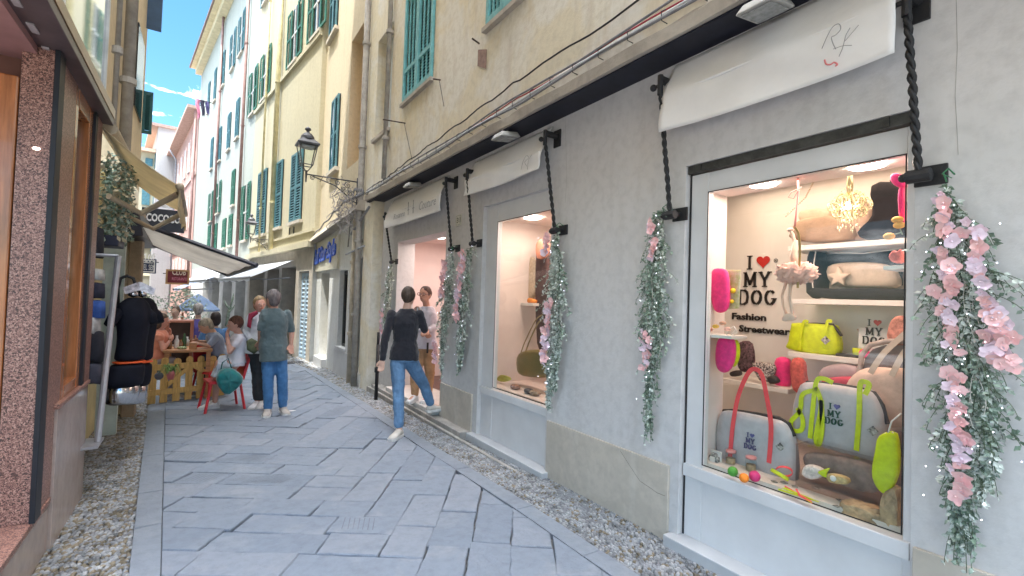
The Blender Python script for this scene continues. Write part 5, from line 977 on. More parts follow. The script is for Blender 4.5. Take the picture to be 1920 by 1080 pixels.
# ---------------------------------------------------------------- lanterns
def lantern(base, out, H, label, blabel, wallx):
    """base: bottom stem point, hangs on a scrolled bracket towards the wall"""
    t = thing("street_lantern", label, "street lamp", tuple(base), "wall lanterns over the street"); c = Vector(base); s_ = H
    mt = mat("lantern_iron", (.09, .09, .10), .45, .15, 20)
    b = MB(); wt, wb_ = .19*s_, .115*s_; z0, z1 = c.z+.22*s_, c.z+.66*s_
    cor = [(-1, -1), (1, -1), (1, 1), (-1, 1)]
    for i in range(4):
        p, q = cor[i], cor[(i+1) % 4]
        b.tube([(c.x+p[0]*wb_, c.y+p[1]*wb_, z0), (c.x+p[0]*wt, c.y+p[1]*wt, z1)], .012*s_, 5); b.tube([(c.x+p[0]*wb_, c.y+p[1]*wb_, z0), (c.x+q[0]*wb_, c.y+q[1]*wb_, z0)], .011*s_, 5)
        b.tube([(c.x+p[0]*wt, c.y+p[1]*wt, z1), (c.x+q[0]*wt, c.y+q[1]*wt, z1)], .011*s_, 5)
        b.tube([(c.x+p[0]*wb_, c.y+p[1]*wb_, z0), (c.x+p[0]*wb_*.6, c.y+p[1]*wb_*.6, z0-.07*s_), (c.x+p[0]*.02, c.y+p[1]*.02, z0-.13*s_)], .010*s_, 5)
    b.tube([(c.x, c.y, z0-.12*s_), (c.x, c.y, c.z-.16*s_)], [.026*s_, .016*s_], 8); b.build("cage", mt, t, smooth=False)
    b = MB(); r4 = 2**.5
    b.lathe((c.x, c.y, 0), [(wt*1.18*r4, z1+.0), (wt*1.22*r4, z1+.03*s_), (wt*.85*r4, z1+.10*s_), (wt*.62*r4, z1+.14*s_)], 4)
    b.lathe((c.x, c.y, 0), [(wt*.80, z1+.14*s_), (wt*.74, z1+.20*s_), (wt*.45, z1+.27*s_), (.04*s_, z1+.29*s_), (.03*s_, z1+.33*s_), (.07*s_, z1+.36*s_), (.06*s_, z1+.39*s_), (.012*s_, z1+.43*s_)], 14)
    for v in b.v[:16]: x_, y_ = v.x-c.x, v.y-c.y; v.x = c.x+(x_-y_)*.7071; v.y = c.y+(x_+y_)*.7071
    b.build("roof", mt, t); b = MB()
    for i in range(4): p, q = cor[i], cor[(i+1) % 4]; b.add([(c.x+p[0]*wb_, c.y+p[1]*wb_, z0), (c.x+q[0]*wb_, c.y+q[1]*wb_, z0), (c.x+q[0]*wt, c.y+q[1]*wt, z1), (c.x+p[0]*wt, c.y+p[1]*wt, z1)], [(0, 1, 2, 3)])
    b.build("glazing", M_glass, t); b = MB(); b.box(c.x-wt*.7, c.x+wt*.7, c.y-wt*.7, c.y+wt*.7, z1-.05*s_, z1-.01*s_); b.build("lamp_tray", M_zinc, t)
    k = thing("lantern_bracket", blabel, "iron bracket", (wallx, c.y, c.z), "scrolled iron brackets of the wall lanterns"); Wd = wallx-c.x; b = MB(); z = c.z+.02*s_
    b.tube([(c.x, c.y, z), (wallx, c.y, z)], .016*s_, 8); b.tube([(c.x+.12*Wd, c.y, z-.02), (c.x+.55*Wd, c.y, z-.16*s_), (wallx, c.y, z-.52*s_)], .014*s_, 8)
    b.tube([(wallx-.01, c.y, z+.08), (wallx-.01, c.y, z-.55*s_)], .014*s_, 8)
    def scroll(x, zc, R0, dirn, turns=1.6): b.tube([(x+R0*(1-u*.85)*math.cos(dirn+u*turns*6.28), c.y, zc+R0*(1-u*.85)*math.sin(dirn+u*turns*6.28)) for u in [i/26 for i in range(27)]], .009*s_, 5)
    scroll(c.x+.12*Wd, z-.06*s_, .055*s_, 1.57); scroll(c.x+.42*Wd, z-.055*s_, .05*s_, 1.2); scroll(c.x+.60*Wd, z-.08*s_, .065*s_, 1.2); scroll(c.x+.80*Wd, z-.11*s_, .085*s_, 1.0); scroll(c.x+.86*Wd, z-.30*s_, .075*s_, .5); scroll(c.x+.72*Wd, z-.20*s_, .05*s_, 2.5); scroll(c.x+.94*Wd, z-.42*s_, .05*s_, .5)
    b.build("scrollwork", mt, k, smooth=True); return t
lb = onY(574, 328, 9.28); s_l = (onY(576, 237, 9.28).z-onY(576, 328, 9.28).z)/1.09
lantern((lb.x, 9.28, lb.z), 1, s_l, "large iron street lantern on the scrolled bracket at the thick drain pipe", "large scrolled iron bracket of the nearest street lantern", 2.44)
# bare twig garland hanging on the bracket
b = MB(); rnd = random.Random(5)
for k in range(46):
    q = Vector((rnd.uniform(2.0, 2.42), 9.25+rnd.uniform(-.06, .06), rnd.uniform(2.9, 3.7))); pts = [q]
    for j in range(6): pts.append(pts[-1]+Vector((rnd.uniform(-.07, .07), rnd.uniform(-.04, .04), rnd.uniform(-.10, .05))))
    b.tube(pts, .007, 4)
for k in range(160): q = Vector((rnd.uniform(1.98, 2.42), 9.25+rnd.uniform(-.08, .08), rnd.uniform(2.85, 3.7))); d = Vector((rnd.uniform(-1, 1), rnd.uniform(-1, 1), rnd.uniform(-1, 1)))*.04; s2 = d.orthogonal().normalized()*.012; b.add([q, q+d*.5+s2, q+d, q+d*.5-s2], [(0, 1, 2, 3)])
tag(b.build("twig_garland", mat("silvery_twigs", (.40, .37, .36), .7, .2, 30)), "tangle of silvery bare twigs hanging below the large lantern bracket", "twig garland")

# ================================================================ YELLOW AND MINT HOUSES
a_ = R_(6.8); D = Fr((2.5, 13.3), a_, +1)
M_y = plaster("yellow_plaster", (.52, .48, .35), (.48, .45, .34), (.40, .36, .26), bump=.3, pscale=.35); M_m = plaster("mint_white_plaster", (.40, .43, .39), (.37, .40, .37), (.33, .34, .29), bump=.3, pscale=.35)
M_pk = plaster("pink_plaster", (.52, .33, .28), (.48, .30, .26), (.42, .26, .22), bump=.3, pscale=.35); M_gw = plaster("pale_grey_plaster", (.42, .42, .42), (.38, .38, .38), (.34, .33, .31), bump=.3, pscale=.35)
sM = D.px(470, 420)[0]; HE = 16.4
YB = thing("yellow_house", "tall pale yellow house with teal shutters, rising behind the lanterns", "building", D(3, 0, 0)); MBd = thing("mint_house", "tall mint white house with green shutters between the yellow and pink houses", "building", D(14, 0, 0))
s = MB(); wall(D, s, .2, sM, 2.9, HE); s.add([D(.2, 0, 2.9), D(.2, -1.5, 2.9), D(.2, -1.5, HE), D(.2, 0, HE)], [(0, 1, 2, 3)]); s.build("upper_wall", M_y, YB)
s = MB(); wall(D, s, .2, sM, -1, 2.9, holes=[(.5, 1.4, -1, 2.2, .3), (1.7, 3.2, -1, 2.35, .6), (3.5, 5.0, -1, 2.35, .6), (5.4, sM-.3, -1, 2.35, .6)]); s.build("ground_floor", mat("taupe_render", (.46, .42, .36), .85, .1, 4, bump=.3), YB)
s = MB(); D.box(s, .2, sM, 0, .16, 2.82, 2.98); D.box(s, .2, sM, 0, .05, 3.25, 3.32); s.build("string_course", M_y, YB)
s = MB(); D.box(s, .2, sM, -8, .55, HE, HE+.18); D.box(s, .2, sM, 0, .35, HE-.35, HE-.001); s.build("eaves", mat("cream_eaves", (.62, .55, .36), .8, .1, 3), YB)
s = MB(); wall(D, s, sM, 25.4, 2.9, HE); s.add([D(25.4, 0, 0), D(25.4, -9, 0), D(25.4, -9, HE), D(25.4, 0, HE)], [(0, 1, 2, 3)]); s.build("upper_wall", M_m, MBd)
s = MB(); wall(D, s, sM, 25.4, -1.5, 2.9, holes=[(sM+.4, sM+2.4, -1.5, 2.2, .5), (sM+3.2, sM+5.4, -1.5, 2.2, .5), (sM+6.4, sM+8.6, -1.5, 2.2, .5), (sM+9.6, sM+12, -1.5, 2.2, .5)]); s.build("ground_floor", mat("pale_shop_render", (.58, .57, .54), .85, .1, 4), MBd)
s = MB(); D.box(s, sM, 25.6, -8, .60, HE, HE+.18); D.box(s, sM, 25.4, 0, .35, HE-.4, HE-.001); s.build("eaves", mat("cream_eaves", (.62, .55, .36), .8, .1, 3), MBd)
s = MB(); D.box(s, .2, 25.7, .56, .68, HE+.02, HE+.16); tag(s.build("roof_gutter", mat("brown_gutter", (.18, .12, .10), .6)), "long brown gutter along the eaves of the yellow and mint houses", "gutter")
# dark shop depths with paler frame bars
for (B_, a0, a1) in ((YB, 1.7, 3.2), (YB, 3.5, 5.0), (YB, 5.4, sM-.3), (MBd, sM+.4, sM+2.4), (MBd, sM+3.2, sM+5.4), (MBd, sM+6.4, sM+8.6), (MBd, sM+9.6, sM+12)):
    b = MB(); D.box(b, a0, a1, -.6, -.55, -1.2, 2.35); o_ = b.build("shop_window", M_dark, B_); b = MB(); D.box(b, a0, a0+.08, -.54, -.46, -1.2, 2.35); D.box(b, (a0+a1)/2-.04, (a0+a1)/2+.04, -.54, -.46, -1.2, 2.35); D.box(b, a1-.08, a1, -.54, -.46, -1.2, 2.35); b.build("window_frame", mat("shop_frame", (.42, .40, .36), .6), o_)
b = MB(); shutter_mesh(b, D, .55, .95, -.2, 2.15, -.1, slats=20); shutter_mesh(b, D, .97, 1.35, -.2, 2.15, -.1, slats=20); b.build("door", mat("pale_blue_shutter", (.38, .50, .60), .6, .1, 6), YB)
# shutters: closed row above the shops, open pairs higher up
def dx(x, y): return D.px(x, y)[0]
for (xl, xr, yb_, yt) in ((545, 566, 415, 290), (508, 528, 428, 310), (482, 498, 440, 325)):
    a1, a0 = dx(xl, yb_), dx(xr, yb_-5); z = D.px((xl+xr)/2, yb_)[1]; z1 = D.px((xl+xr)/2, yt)[1]; shuttered(YB, D, a0, a1, z, z1, slats=26)
a1, a0 = dx(455, 440), dx(472, 440); z = D.px(460, 450)[1]; z1 = D.px(465, 345)[1]; shuttered(MBd, D, sM+.55, sM+1.3, z, z1, m=M_greensh, slats=22, open_=1, leafw=.45)
b = MB(); 
for (x, y) in ((543, 435), (551, 433)): q = D.px(x, y); D.box(b, q[0]-.06, q[0]+.06, .001, .01, q[1]-.14, q[1]+.12)
tag(b.build("vent_holes", mat("vent_dark", (.05, .05, .04), .8)), "two small dark vent slots in the yellow wall", "vents")
for (xc, lw) in ((589, .5), (563, .5), (548, .5), (501, .45), (482, .45)):       # third row with leaves folded back on the wall
    pass
r3 = [(dx(592, 92)-.1, YB), (dx(552, 130), YB), (dx(497, 190), YB), (dx(474, 215), YB)]
for (a, B_) in r3: z = 8.72; shuttered(B_, D, a-.32, a+.32, z, z+1.75, m=M_greensh, slats=20, open_=1, leafw=.48)
s = MB(); D.box(s, .2, sM, 0, .08, 8.50, 8.62); s.build("string_course", M_y, YB)
for a in (1.3, 4.3, 7.0): shuttered(YB, D, a-.32, a+.32, 12.6, 14.3, m=M_bluesh, slats=18, open_=1, leafw=.45)
for (xx, yy, top) in ((445, 259, 195), (429, 281, 225), (412, 302, 240), (397, 317, 262)): a, z = D.px(xx, yy); shuttered(MBd, D, a-.35, a+.35, z, z+1.75, m=M_bluesh, slats=18)
for a in (dx(445, 259), dx(429, 281), dx(412, 302), dx(397, 317), dx(390, 330)+1): shuttered(MBd, D, a-.32, a+.32, 12.3, 14.1, m=M_bluesh, slats=14, open_=1 if a < 16 else 0, leafw=.4)
for (xx, yy) in ((437, 385), (409, 400), (395, 415)): a, z = D.px(xx, yy); shuttered(MBd, D, a-.35, a+.35, z, z+1.6, m=M_greensh, slats=16, open_=1 if xx != 437 else 0, leafw=.5)
for (xx, yy) in ((432, 460), (420, 465), (404, 470), (392, 470)): a, z = D.px(xx, yy); shuttered(MBd, D, a-.4, a+.4, z, z+1.4, m=M_greensh, slats=12)
def dpipe(x, y, m, r, label, z0=2.95, z1=HE): 
    a = D.px(x, y)[0]; return pipe([D(a, .12, z1), D(a, .12, z0)], r, m, label, (4.5, 8.5, 12))
dpipe(522, 300, mat("yellow_pipe", (.62, .56, .34), .6), .075, "thick yellow painted drain pipe on the yellow house"); dpipe(500, 300, mat("yellow_pipe", (.62, .56, .34), .6), .035, "slim yellow painted pipe left of the thick one") ; dpipe(458, 300, mat("brown_pipe", (.30, .18, .16), .6), .06, "red brown drain pipe between the yellow and mint houses"); dpipe(411, 300, mat("brown_pipe", (.30, .18, .16), .6), .06, "dark brown drain pipe in the middle of the mint house")
q = D.px(490, 462); lb2 = D(dx(500, 455)-.2, 1.05, D.px(497, 452)[1]-.05)
lp = onY(470, 448, lb2.y); sz = (onY(470, 405, lb2.y).z-lp.z)/1.0; lantern((lp.x, lb2.y, lp.z), 1, sz, "small far street lantern on its scrolled bracket in front of the yellow house", "smaller scrolled iron bracket of the far lantern", D((lb2.y-13.3)/math.cos(a_), 0, 0).x)
# laundry at the far end of the mint house
b = MB(); a, z = D.px(398, 232); b.tube([D(a, 0, z+1.2), D(a, .75, z+1.2)], .02, 5); b.tube([D(a+1, 0, z+1.2), D(a+1, .75, z+1.2)], .02, 5); tag(b.build("laundry_rods", blk), "iron laundry rods high at the far end of the mint house", "laundry rods")
for i, (c, lb_) in enumerate((((.70, .25, .35), "pink cloth drying highest on the mint house"), ((.06, .06, .10), "dark cloth drying next to the pink one"), ((.16, .14, .3), "violet cloth drying next to the dark one"))):
    b = MB(); o0 = .62-.22*i; vs = [D(a+.10*math.sin(j*1.3+k*1.7+i), o0+(.22-.018*j)*k/4+.03*math.sin(j), z+1.2-(1.1-.2*i+.10*math.sin(k*1.9))*j/6) for j in range(7) for k in range(5)]; b.add(vs, [(j*5+k, j*5+k+1, j*5+k+6, j*5+k+5) for j in range(6) for k in range(4)]); tag(b.build("hanging_cloth", mat("laundry%d" % i, c, .8), smooth=True), lb_, "laundry")
# awnings on the right-hand shops
M_awn = mat("white_awning_canvas", (.72, .74, .78), .8, .04, 4); translucent(M_awn, .35); M_awg = mat("grey_awning_canvas", (.46, .46, .48), .85, .06, 4)
def side_awning(Y0, Y1, zt, zf, out, label, m, valance=.12):
    t = thing("shop_awning", label, "awning", tuple(D(Y0, 0, zt)), "awnings over the far shops"); b = MB(); n = 14; vs = []
    for i in range(n+1):
        u = i/n; vs += [D(Y0+(Y1-Y0)*u, .02, zt), D(Y0+(Y1-Y0)*u, out*.5, (zt+zf)/2-.03*math.sin(u*3.14)), D(Y0+(Y1-Y0)*u, out, zf), D(Y0+(Y1-Y0)*u, out+.01, zf-valance*(.8+.2*math.sin(u*30)))]
    b.add(vs, [(4*i+k, 4*i+k+1, 4*i+k+5, 4*i+k+4) for i in range(n) for k in range(3)]); o = b.build("canvas", m, t, smooth=False); sm = o.modifiers.new("t", 'SOLIDIFY'); sm.thickness = .008
    b = MB(); b.tube([D(Y0, out, zf), D(Y1, out, zf)], .03, 8); b.build("front_bar", M_zinc, t); b = MB(); b.tube([D(Y0+.3, .02, zf+.05), D(Y0+.5, out*.6, zf-.03), D(Y0+.3, out, zf)], .02, 6); b.build("folding_arm", M_zinc, t); b = MB(); b.tube([D(Y1-.3, .02, zf+.05), D(Y1-.5, out*.6, zf-.03), D(Y1-.3, out, zf)], .02, 6); b.build("folding_arm", M_zinc, t); return t
side_awning(1.9, 6.9, 2.55, 1.98, 1.15, "pale grey sunlit awning nearest on the yellow house, past the white studio", M_awn)
side_awning(7.3, 14.5, 2.75, 1.95, 1.5, "long white sunlit awning further along, behind the grey terrace awning", M_awn)
for (Y0, Y1, lb_) in ((15.5, 19, "blue grey awning deepest in the lane on the right"),): side_awning(Y0, Y1, 2.3, 1.6, 1.5, lb_, mat("blue_canvas", (.18, .26, .42), .8, .05, 4))

# ---------------------------------------------------------------- pink house, pale house, end house
PK = thing("pink_house", "pink plaster house beyond the mint one with a row of tall windows", "building", D(30, 0, 0))
s = MB(); wall(D, s, 25.4, 41, -2, 13.7, o=.02); s.build("wall", M_pk, PK); s = MB(); D.box(s, 25.4, 41.2, -8, .7, 13.7, 13.9); s.build("eaves", mat("pink_eaves", (.52, .36, .30), .8), PK)
s = MB(); D.box(s, 25.4, 41, .021, .10, 9.3, 9.5); D.box(s, 25.4, 41, .021, .10, 4.5, 4.7); s.build("string_course", mat("pink_band", (.66, .46, .40), .8), PK)
for a in (27, 29.6, 32.2, 34.8, 37.4, 39.8):
    for (z0, z1, mm) in ((10.2, 12.4, M_pk), (6.0, 8.2, M_awg), (2.2, 4.0, M_awg)): b = MB(); D.box(b, a-.5, a+.5, .03, .08, z0, z1); w_ = b.build("window", M_awg, PK); b = MB(); D.box(b, a-.62, a-.5, .03, .10, z0-.1, z1+.1); D.box(b, a+.5, a+.62, .03, .10, z0-.1, z1+.1); b.build("window_frame", mat("pink_surround", (.80, .62, .55), .8), w_)
pipe([D(25.55, .2, 13.6), D(25.55, .2, 0)], .08, mat("brown_pipe", (.3, .18, .16), .6), "dark drain pipe at the joint of the mint and pink houses", (5, 9)); pipe([D(38, .7, 13.6), D(38, .2, 12.8), D(38, .2, 0)], .07, mat("grey_pipe_far", (.30, .30, .32), .6), "grey drain pipe with a swan neck on the pink house", (9,))
GH = thing("pale_grey_house", "pale grey house with a brown tiled eave just beyond the pink one", "building", D(45, 0, 0)); s = MB(); wall(D, s, 41, 52, -2, 16.2, o=1.4); s.add([D(41, 1.4, -2), D(41, -8, -2), D(41, -8, 16.2), D(41, 1.4, 16.2)], [(0, 1, 2, 3)]); s.build("wall", M_gw, GH); s = MB(); D.box(s, 40.8, 52, -8, 2.0, 16.2, 16.45); s.build("eaves", mat("brown_eaves", (.36, .26, .22), .8), GH)
for z0 in (5, 9, 12.8): b = MB(); D.box(b, 43, 44, 1.41, 1.46, z0, z0+1.8); D.box(b, 47, 48, 1.41, 1.46, z0, z0+1.8); b.build("window", M_bluesh, GH)
EH = thing("end_house", "sunny yellow house closing the end of the lane, with teal shutters and an arched opening", "building", (-9, 56, 0)); ye = 56.0
q0 = onY(262, 290, ye); q1 = onY(335, 290, ye); E_ = Fr((q0.x-12, ye), R_(-90), +1)
def ebox(mb, xa, xb, ya, yb, za, zb_): mb.box(xa, xb, ya, yb, za, zb_)
zr_ = onY(290, 288, ye).z; s = MB(); s.box(q0.x-14, q1.x+6, ye, ye+6, -3, zr_); s.build("wall", M_y, EH); s = MB(); s.box(q0.x-14, q1.x+6, ye-.6, ye+6.5, zr_, zr_+.3); s.build("eaves", mat("peach_eaves", (.70, .50, .36), .8), EH)
s = MB(); z5 = onY(290, 462, ye).z; s.box(q0.x-14, q1.x+6, ye-.3, ye-.01, z5-.25, z5+.25); z6 = onY(290, 515, ye).z; s.box(q0.x-14, q1.x+6, ye-.2, ye-.01, z6-.15, z6+.15); s.build("string_course", mat("pale_yellow_band", (.78, .72, .52), .8), EH)
for (x0, x1, y0, y1, m_) in ((273, 286, 296, 312, M_bluesh), (293, 309, 298, 318, M_bluesh), (267, 280, 350, 385, M_bluesh), (296, 310, 345, 380, M_bluesh), (290, 301, 490, 535, M_awn), (268, 279, 560, 585, M_awg)):
    pa, pb_ = onY(x0, y0, ye), onY(x1, y1, ye); b = MB(); b.box(pa.x, pb_.x, ye-.08, ye-.005, pb_.z, pa.z); b.build("window", m_, EH)
# backdrop houses so the lane stays closed from a step aside
bb = thing("far_house", "plain pale house side filling the gap behind the pink and grey houses", "building", (2, 75, 0)); s = MB(); s.box(-30, 12, 72, 80, -3, 11); s.build("wall", M_gw, bb); s = MB(); s.box(-30, 12, 71.5, 80.5, 11, 11.4); s.build("roof", mat("roof_tile", (.35, .16, .1), .8), bb)

# ================================================================ LEFT SIDE
M_gran = granite("red_granite", (.05, .025, .02), (.24, .11, .085), (.46, .27, .21), 115); M_marbl = plaster("polished_beige_marble", (.42, .34, .30), (.36, .28, .25), (.30, .24, .22), bump=.02, pscale=2.2); MC["polished_beige_marble"].node_tree.nodes["Principled BSDF"].inputs['Roughness'].default_value = .15; MC["polished_beige_marble"].node_tree.nodes["Principled BSDF"].inputs['Specular IOR Level'].default_value = .6
M_wood = mat("varnished_wood", (.42, .15, .05), .25, .2, 3, spec=.6, coat=.5, stretch=(12, 12, 1)); M_black = MC["black_lettering"]
LB = thing("granite_shop", "red granite shopfront with varnished wood frames and a dark canopy on the left", "building", (-.71, 4, 0))
Lf = Fr((-.71, 0), 0, -1); XL = -.71
b = MB(); b.box(-.86, -.72, 3.62, 4.14, .3, 2.95); b.build("granite_pillar", M_gran, LB, bev=.004)
b = MB(); b.box(-.725, -.700, 3.60, 3.72, .3, 2.95); b.build("dark_strip", mat("dark_blue_metal", (.010, .011, .016), .5, .1, 5), LB, bev=.003)
b = MB(); b.box(-.73, -.708, 4.78, 5.02, .85, 2.95); b.build("granite_pillar", M_gran, LB); b = MB(); b.box(-.73, -.702, 4.70, 4.78, .85, 2.95); b.build("dark_strip", mat("dark_blue_metal", (.02, .025, .045), .3), LB)
# shop window beyond the pillar with wood frame
b = MB(); b.box(-.80, -.72, 4.14, 4.22, .85, 2.9); b.box(-.80, -.72, 4.60, 4.70, .85, 2.9); b.box(-.80, -.72, 4.22, 4.60, .86, .94); b.box(-.80, -.72, 4.22, 4.60, 2.78, 2.9); w_ = b.build("window_frame", M_wood, LB, bev=.006)
b = MB(); b.box(-.775, -.768, 4.22, 4.60, .94, 2.78); b.build("pane", M_glass, w_); b = MB(); b.box(-1.8, -.82, 4.15, 4.98, .6, 3.0); b.build("shop_depth", mat("dim_interior", (.10, .085, .075), .8, .2, 4), LB)
b = MB(); b.box(-.86, -.705, 4.02, 4.98, -.1, .83); b.build("marble_base", M_marbl, LB, bev=.004); b = MB(); b.box(-.86, -.695, 4.0, 5.0, .832, .862); b.build("marble_sill", M_gran, LB, bev=.006)
b = MB(); b.box(-2.2, -.712, 1.0, 4.01, .265, .30); b.build("granite_step", M_gran, LB, bev=.004); b = MB(); b.box(-2.2, -.722, 1.0, 4.01, -.1, .262); b.build("step_riser", M_marbl, LB)
b = MB(); b.box(-.96, -.865, 3.62, 3.74, .3, 2.72); b.box(-1.16, -1.05, 3.62, 3.74, .3, 2.72); b.box(-1.05, -.96, 3.63, 3.73, 2.6, 2.72); b.build("door_frame", M_wood, LB, bev=.01); b = MB(); b.box(-2.2, -.865, 3.76, 3.80, .3, 2.9); b.build("recess_wall", mat("recess_brown", (.16, .07, .05), .4, .15, 3), LB)
b = MB(); b.box(-2.2, -.80, 1.2, 3.9, 2.86, 2.90); b.build("recess_ceiling", mat("mauve_ceiling", (.36, .19, .18), .5, .15, 2), LB)
zc = 2.97; b = MB(); b.box(-.86, -.64, 1.2, 5.02, 2.90, 2.955); b.build("canopy", mat("dark_canopy", (.10, .075, .08), .35, .2, 4), LB, bev=.004)
b = MB(); b.box(-.66, -.635, 1.2, 5.03, 2.956, 3.03); b.build("canopy_trim", mat("bronze_trim", (.30, .20, .13), .3, .1, 5, metal=.7), LB, bev=.003)
for k in range(4): b = MB(); y_ = 2.75+k*.28; b.box(-.78, -.75, y_, y_+.11, 2.893, 2.899); b.build("vent_slot", mat("pale_slot", (.45, .42, .42), .4), LB)
q = onY(66, 277, 3.6); b = MB(); b.sphere((q.x, 3.618, q.z), .012, (1.3, .3, .6)); tag(b.build("spot_reflector", mat("spot_glow", (1, 1, 1), emit=(1, .95, .85), es=4), LB))
# tall mirror glass fascia above the canopy
M_mir = mat("mirror_glass_panel", (.62, .66, .70), .04, .03, 2, metal=.92); b = MB(); b.box(-.72, -.705, 1.2, 4.92, 3.03, 5.4); b.build("glass_fascia", M_mir, LB)
b = MB(); b.box(-.715, -.69, 4.92, 4.96, 2.95, 5.4); b.build("fascia_edge", mat("white_edge", (.65, .65, .62), .4), LB); b = MB(); b.box(-.716, -.699, 3.6, 3.63, 3.03, 5.4); b.build("fascia_joint", mat("white_edge", (.65, .65, .62), .4), LB)
# cream wall above and beyond
LW = thing("left_cream_house", "cream plaster house on the left above the granite shop and the clothes stand", "building", (-.75, 6.5, 0)); M_lw = plaster("left_cream_plaster", (.68, .56, .38), (.66, .55, .40), (.54, .43, .28), bump=.5, pscale=.7)
s = MB(); wall(Lf, s, -3, 8.25, 2.9, 22, o=-.04); s.add([(-.75, 8.25, -1), (-6, 8.25, -1), (-6, 8.25, 22), (-.75, 8.25, 22)], [(0, 1, 2, 3)]); s.build("upper_wall", M_lw, LW)
s = MB(); wall(Lf, s, 5.02, 8.25, -.3, 2.9, holes=[(5.1, 6.6, -.3, 2.4, .3)], o=-.26); s.build("ground_wall", mat("yellow_ground_wall", (.66, .58, .32), .85, .1, 4, bump=.3), LW); s = MB(); s.box(-1.3, -1.26, 5.1, 6.6, -.3, 2.4); s.build("shop_window", M_dark, LW)
s = MB(); s.box(-8, -.3, -3, 8.5, 22, 22.3); s.build("eaves", mat("cream_eaves", (.62, .55, .36), .8), LW)
s = MB(); s.box(-.80, -.66, 8.0, 8.25, -.3, 2.6); s.build("corner_column", mat("brown_column", (.36, .26, .17), .7, .15, 6, bump=.3), LW, bev=.01)
for (a0, a1, z0, z1) in ((7.2, 7.9, 3.75, 4.75), (6.6, 7.3, 6.4, 8.2)): b = MB(); b.box(-.75, -.735, a0, a1, z0, z1); w_ = b.build("window", M_dark, LW)
t = thing("open_shutter", "dark green shutter swung out over the lane on the left house", "shutter", (-.71, 7.95, 3.7)); q0, q1 = onY(262, 175, 7.95), onY(287, 250, 7.95); Z_ = Fr((-.73, 7.95), R_(90), -1)
b = MB(); fz0, fz1 = onY(270, 250, 7.95).z, onY(275, 172, 7.95).z; xo = onY(286, 210, 7.95).x
for (x0, x1) in ((-.73, -.70), (xo-.03, xo)): b.box(x0, x1, 7.93, 7.965, fz0, fz1)
for z in (fz0, fz1-.04): b.box(-.70, xo-.03, 7.932, 7.963, z, z+.04)
for k in range(22): z = fz0+.05+(fz1-fz0-.10)*k/22; b.hexa([(-.70, 7.935, z+.02), (xo-.03, 7.935, z+.02), (xo-.03, 7.96, z), (-.70, 7.96, z)], [(-.70, 7.935, z+.026), (xo-.03, 7.935, z+.026), (xo-.03, 7.96, z+.006), (-.70, 7.96, z+.006)])
b.build("leaf", mat("dark_green_shutter", (.03, .11, .10), .5, .15, 8), t)
t = thing("open_shutter", "dark blue shutter corner swung out near the top of the left house", "shutter", (-.71, 8.0, 5)); b = MB(); b.box(-.74, -.58, 7.98, 8.01, 5.05, 6.6); b.build("leaf", mat("dark_blue_shutter", (.04, .08, .14), .5, .15, 8), t)
for (x, y, r_, lb_) in ((243, 100, .05, "thick grey drain pipe running up the left cream house"), (222, 60, .02, "thin dark pipe left of the thick one on the left cream house")): q = onX(x, y, -.68); pipe([Vector((-.68, q.y, 15)), Vector((-.68, q.y, 2.9))], r_, M_pipe, lb_, (3.6, 5.2), "pipes on the left cream house")
q = onX(262, 60, -.68); 
# lower left houses further on (keep the terrace in shade, let sun reach the far right fronts)
LH = thing("left_far_house", "yellow house on the left beyond the clothes stand, mostly hidden behind the awnings", "building", (-1.6, 20, 0)); s = MB(); s.box(-8, -1.75, 9.2, 18, -1, 15.2); s.build("wall", M_y, LH); s = MB(); s.box(-8, -1.6, 9.0, 18, 15.2, 15.4); s.build("eaves", mat("cream_eaves", (.62, .55, .36), .8), LH)
LH = thing("left_last_house", "pale house on the left at the bend of the lane", "building", (-4, 30, 0)); s = MB(); s.hexa([(-3.2, 18, -1), (-9, 18, -1), (-14, 55, -1), (-9.3, 55, -1)], [(-3.2, 18, 9), (-9, 18, 9), (-14, 55, 9), (-9.3, 55, 9)]); s.build("wall", M_gw, LH)

# awnings on the left
def left_awning(A0, A1, F0, F1, label, m, under=None, valance=.0, case=True):
    """A0, A1 wall points near/far; F0, F1 front bar points near/far"""
    t = thing("shop_awning", label, "awning", tuple(A0)); b = MB(); n, k_ = 14, 10; vs = []
    for i in range(n+1):
        for j in range(k_+1): u, v = i/n, j/k_; p = A0.lerp(A1, u).lerp(F0.lerp(F1, u), v); vs.append(p+Vector((0, 0, -.03*math.sin(v*math.pi)-.012*math.sin(u*17)*v)))
    b.add(vs, [(i*(k_+1)+j, i*(k_+1)+j+1, (i+1)*(k_+1)+j+1, (i+1)*(k_+1)+j) for i in range(n) for j in range(k_)]); o = b.build("canvas", m, t, smooth=True); sm = o.modifiers.new("t", 'SOLIDIFY'); sm.thickness = .006
    if valance:
        b = MB(); vs = []
        for i in range(31): u = i/30; p = F0.lerp(F1, u); vs += [p, p+Vector((.02*math.sin(u*22), 0, -valance*(.85+.15*math.sin(u*26))))]
        b.add(vs, [(2*i, 2*i+1, 2*i+3, 2*i+2) for i in range(30)]); o = b.build("valance", m, t); sm = o.modifiers.new("t", 'SOLIDIFY'); sm.thickness = .005
    return t
M_aw1 = mat("beige_awning_canvas", (.80, .70, .50), .85, .12, 3, bump=.1, bscale=20); M_aw2 = mat("stone_awning_canvas", (.86, .83, .78), .85, .08, 3)
translucent(M_aw1, .5); translucent(M_aw2, .5); A0 = onX(187, 238, XL); A1 = Vector((XL, 7.25, A0.z)); F0 = onY(337, 350, 5.35); F1 = Vector((F0.x, 7.35, F0.z))
t = left_awning(A0+Vector((.02, .04, 0)), A1, F0, F1, "beige canvas awning on folding arms at the corner of the granite shop", M_aw1, valance=.22)
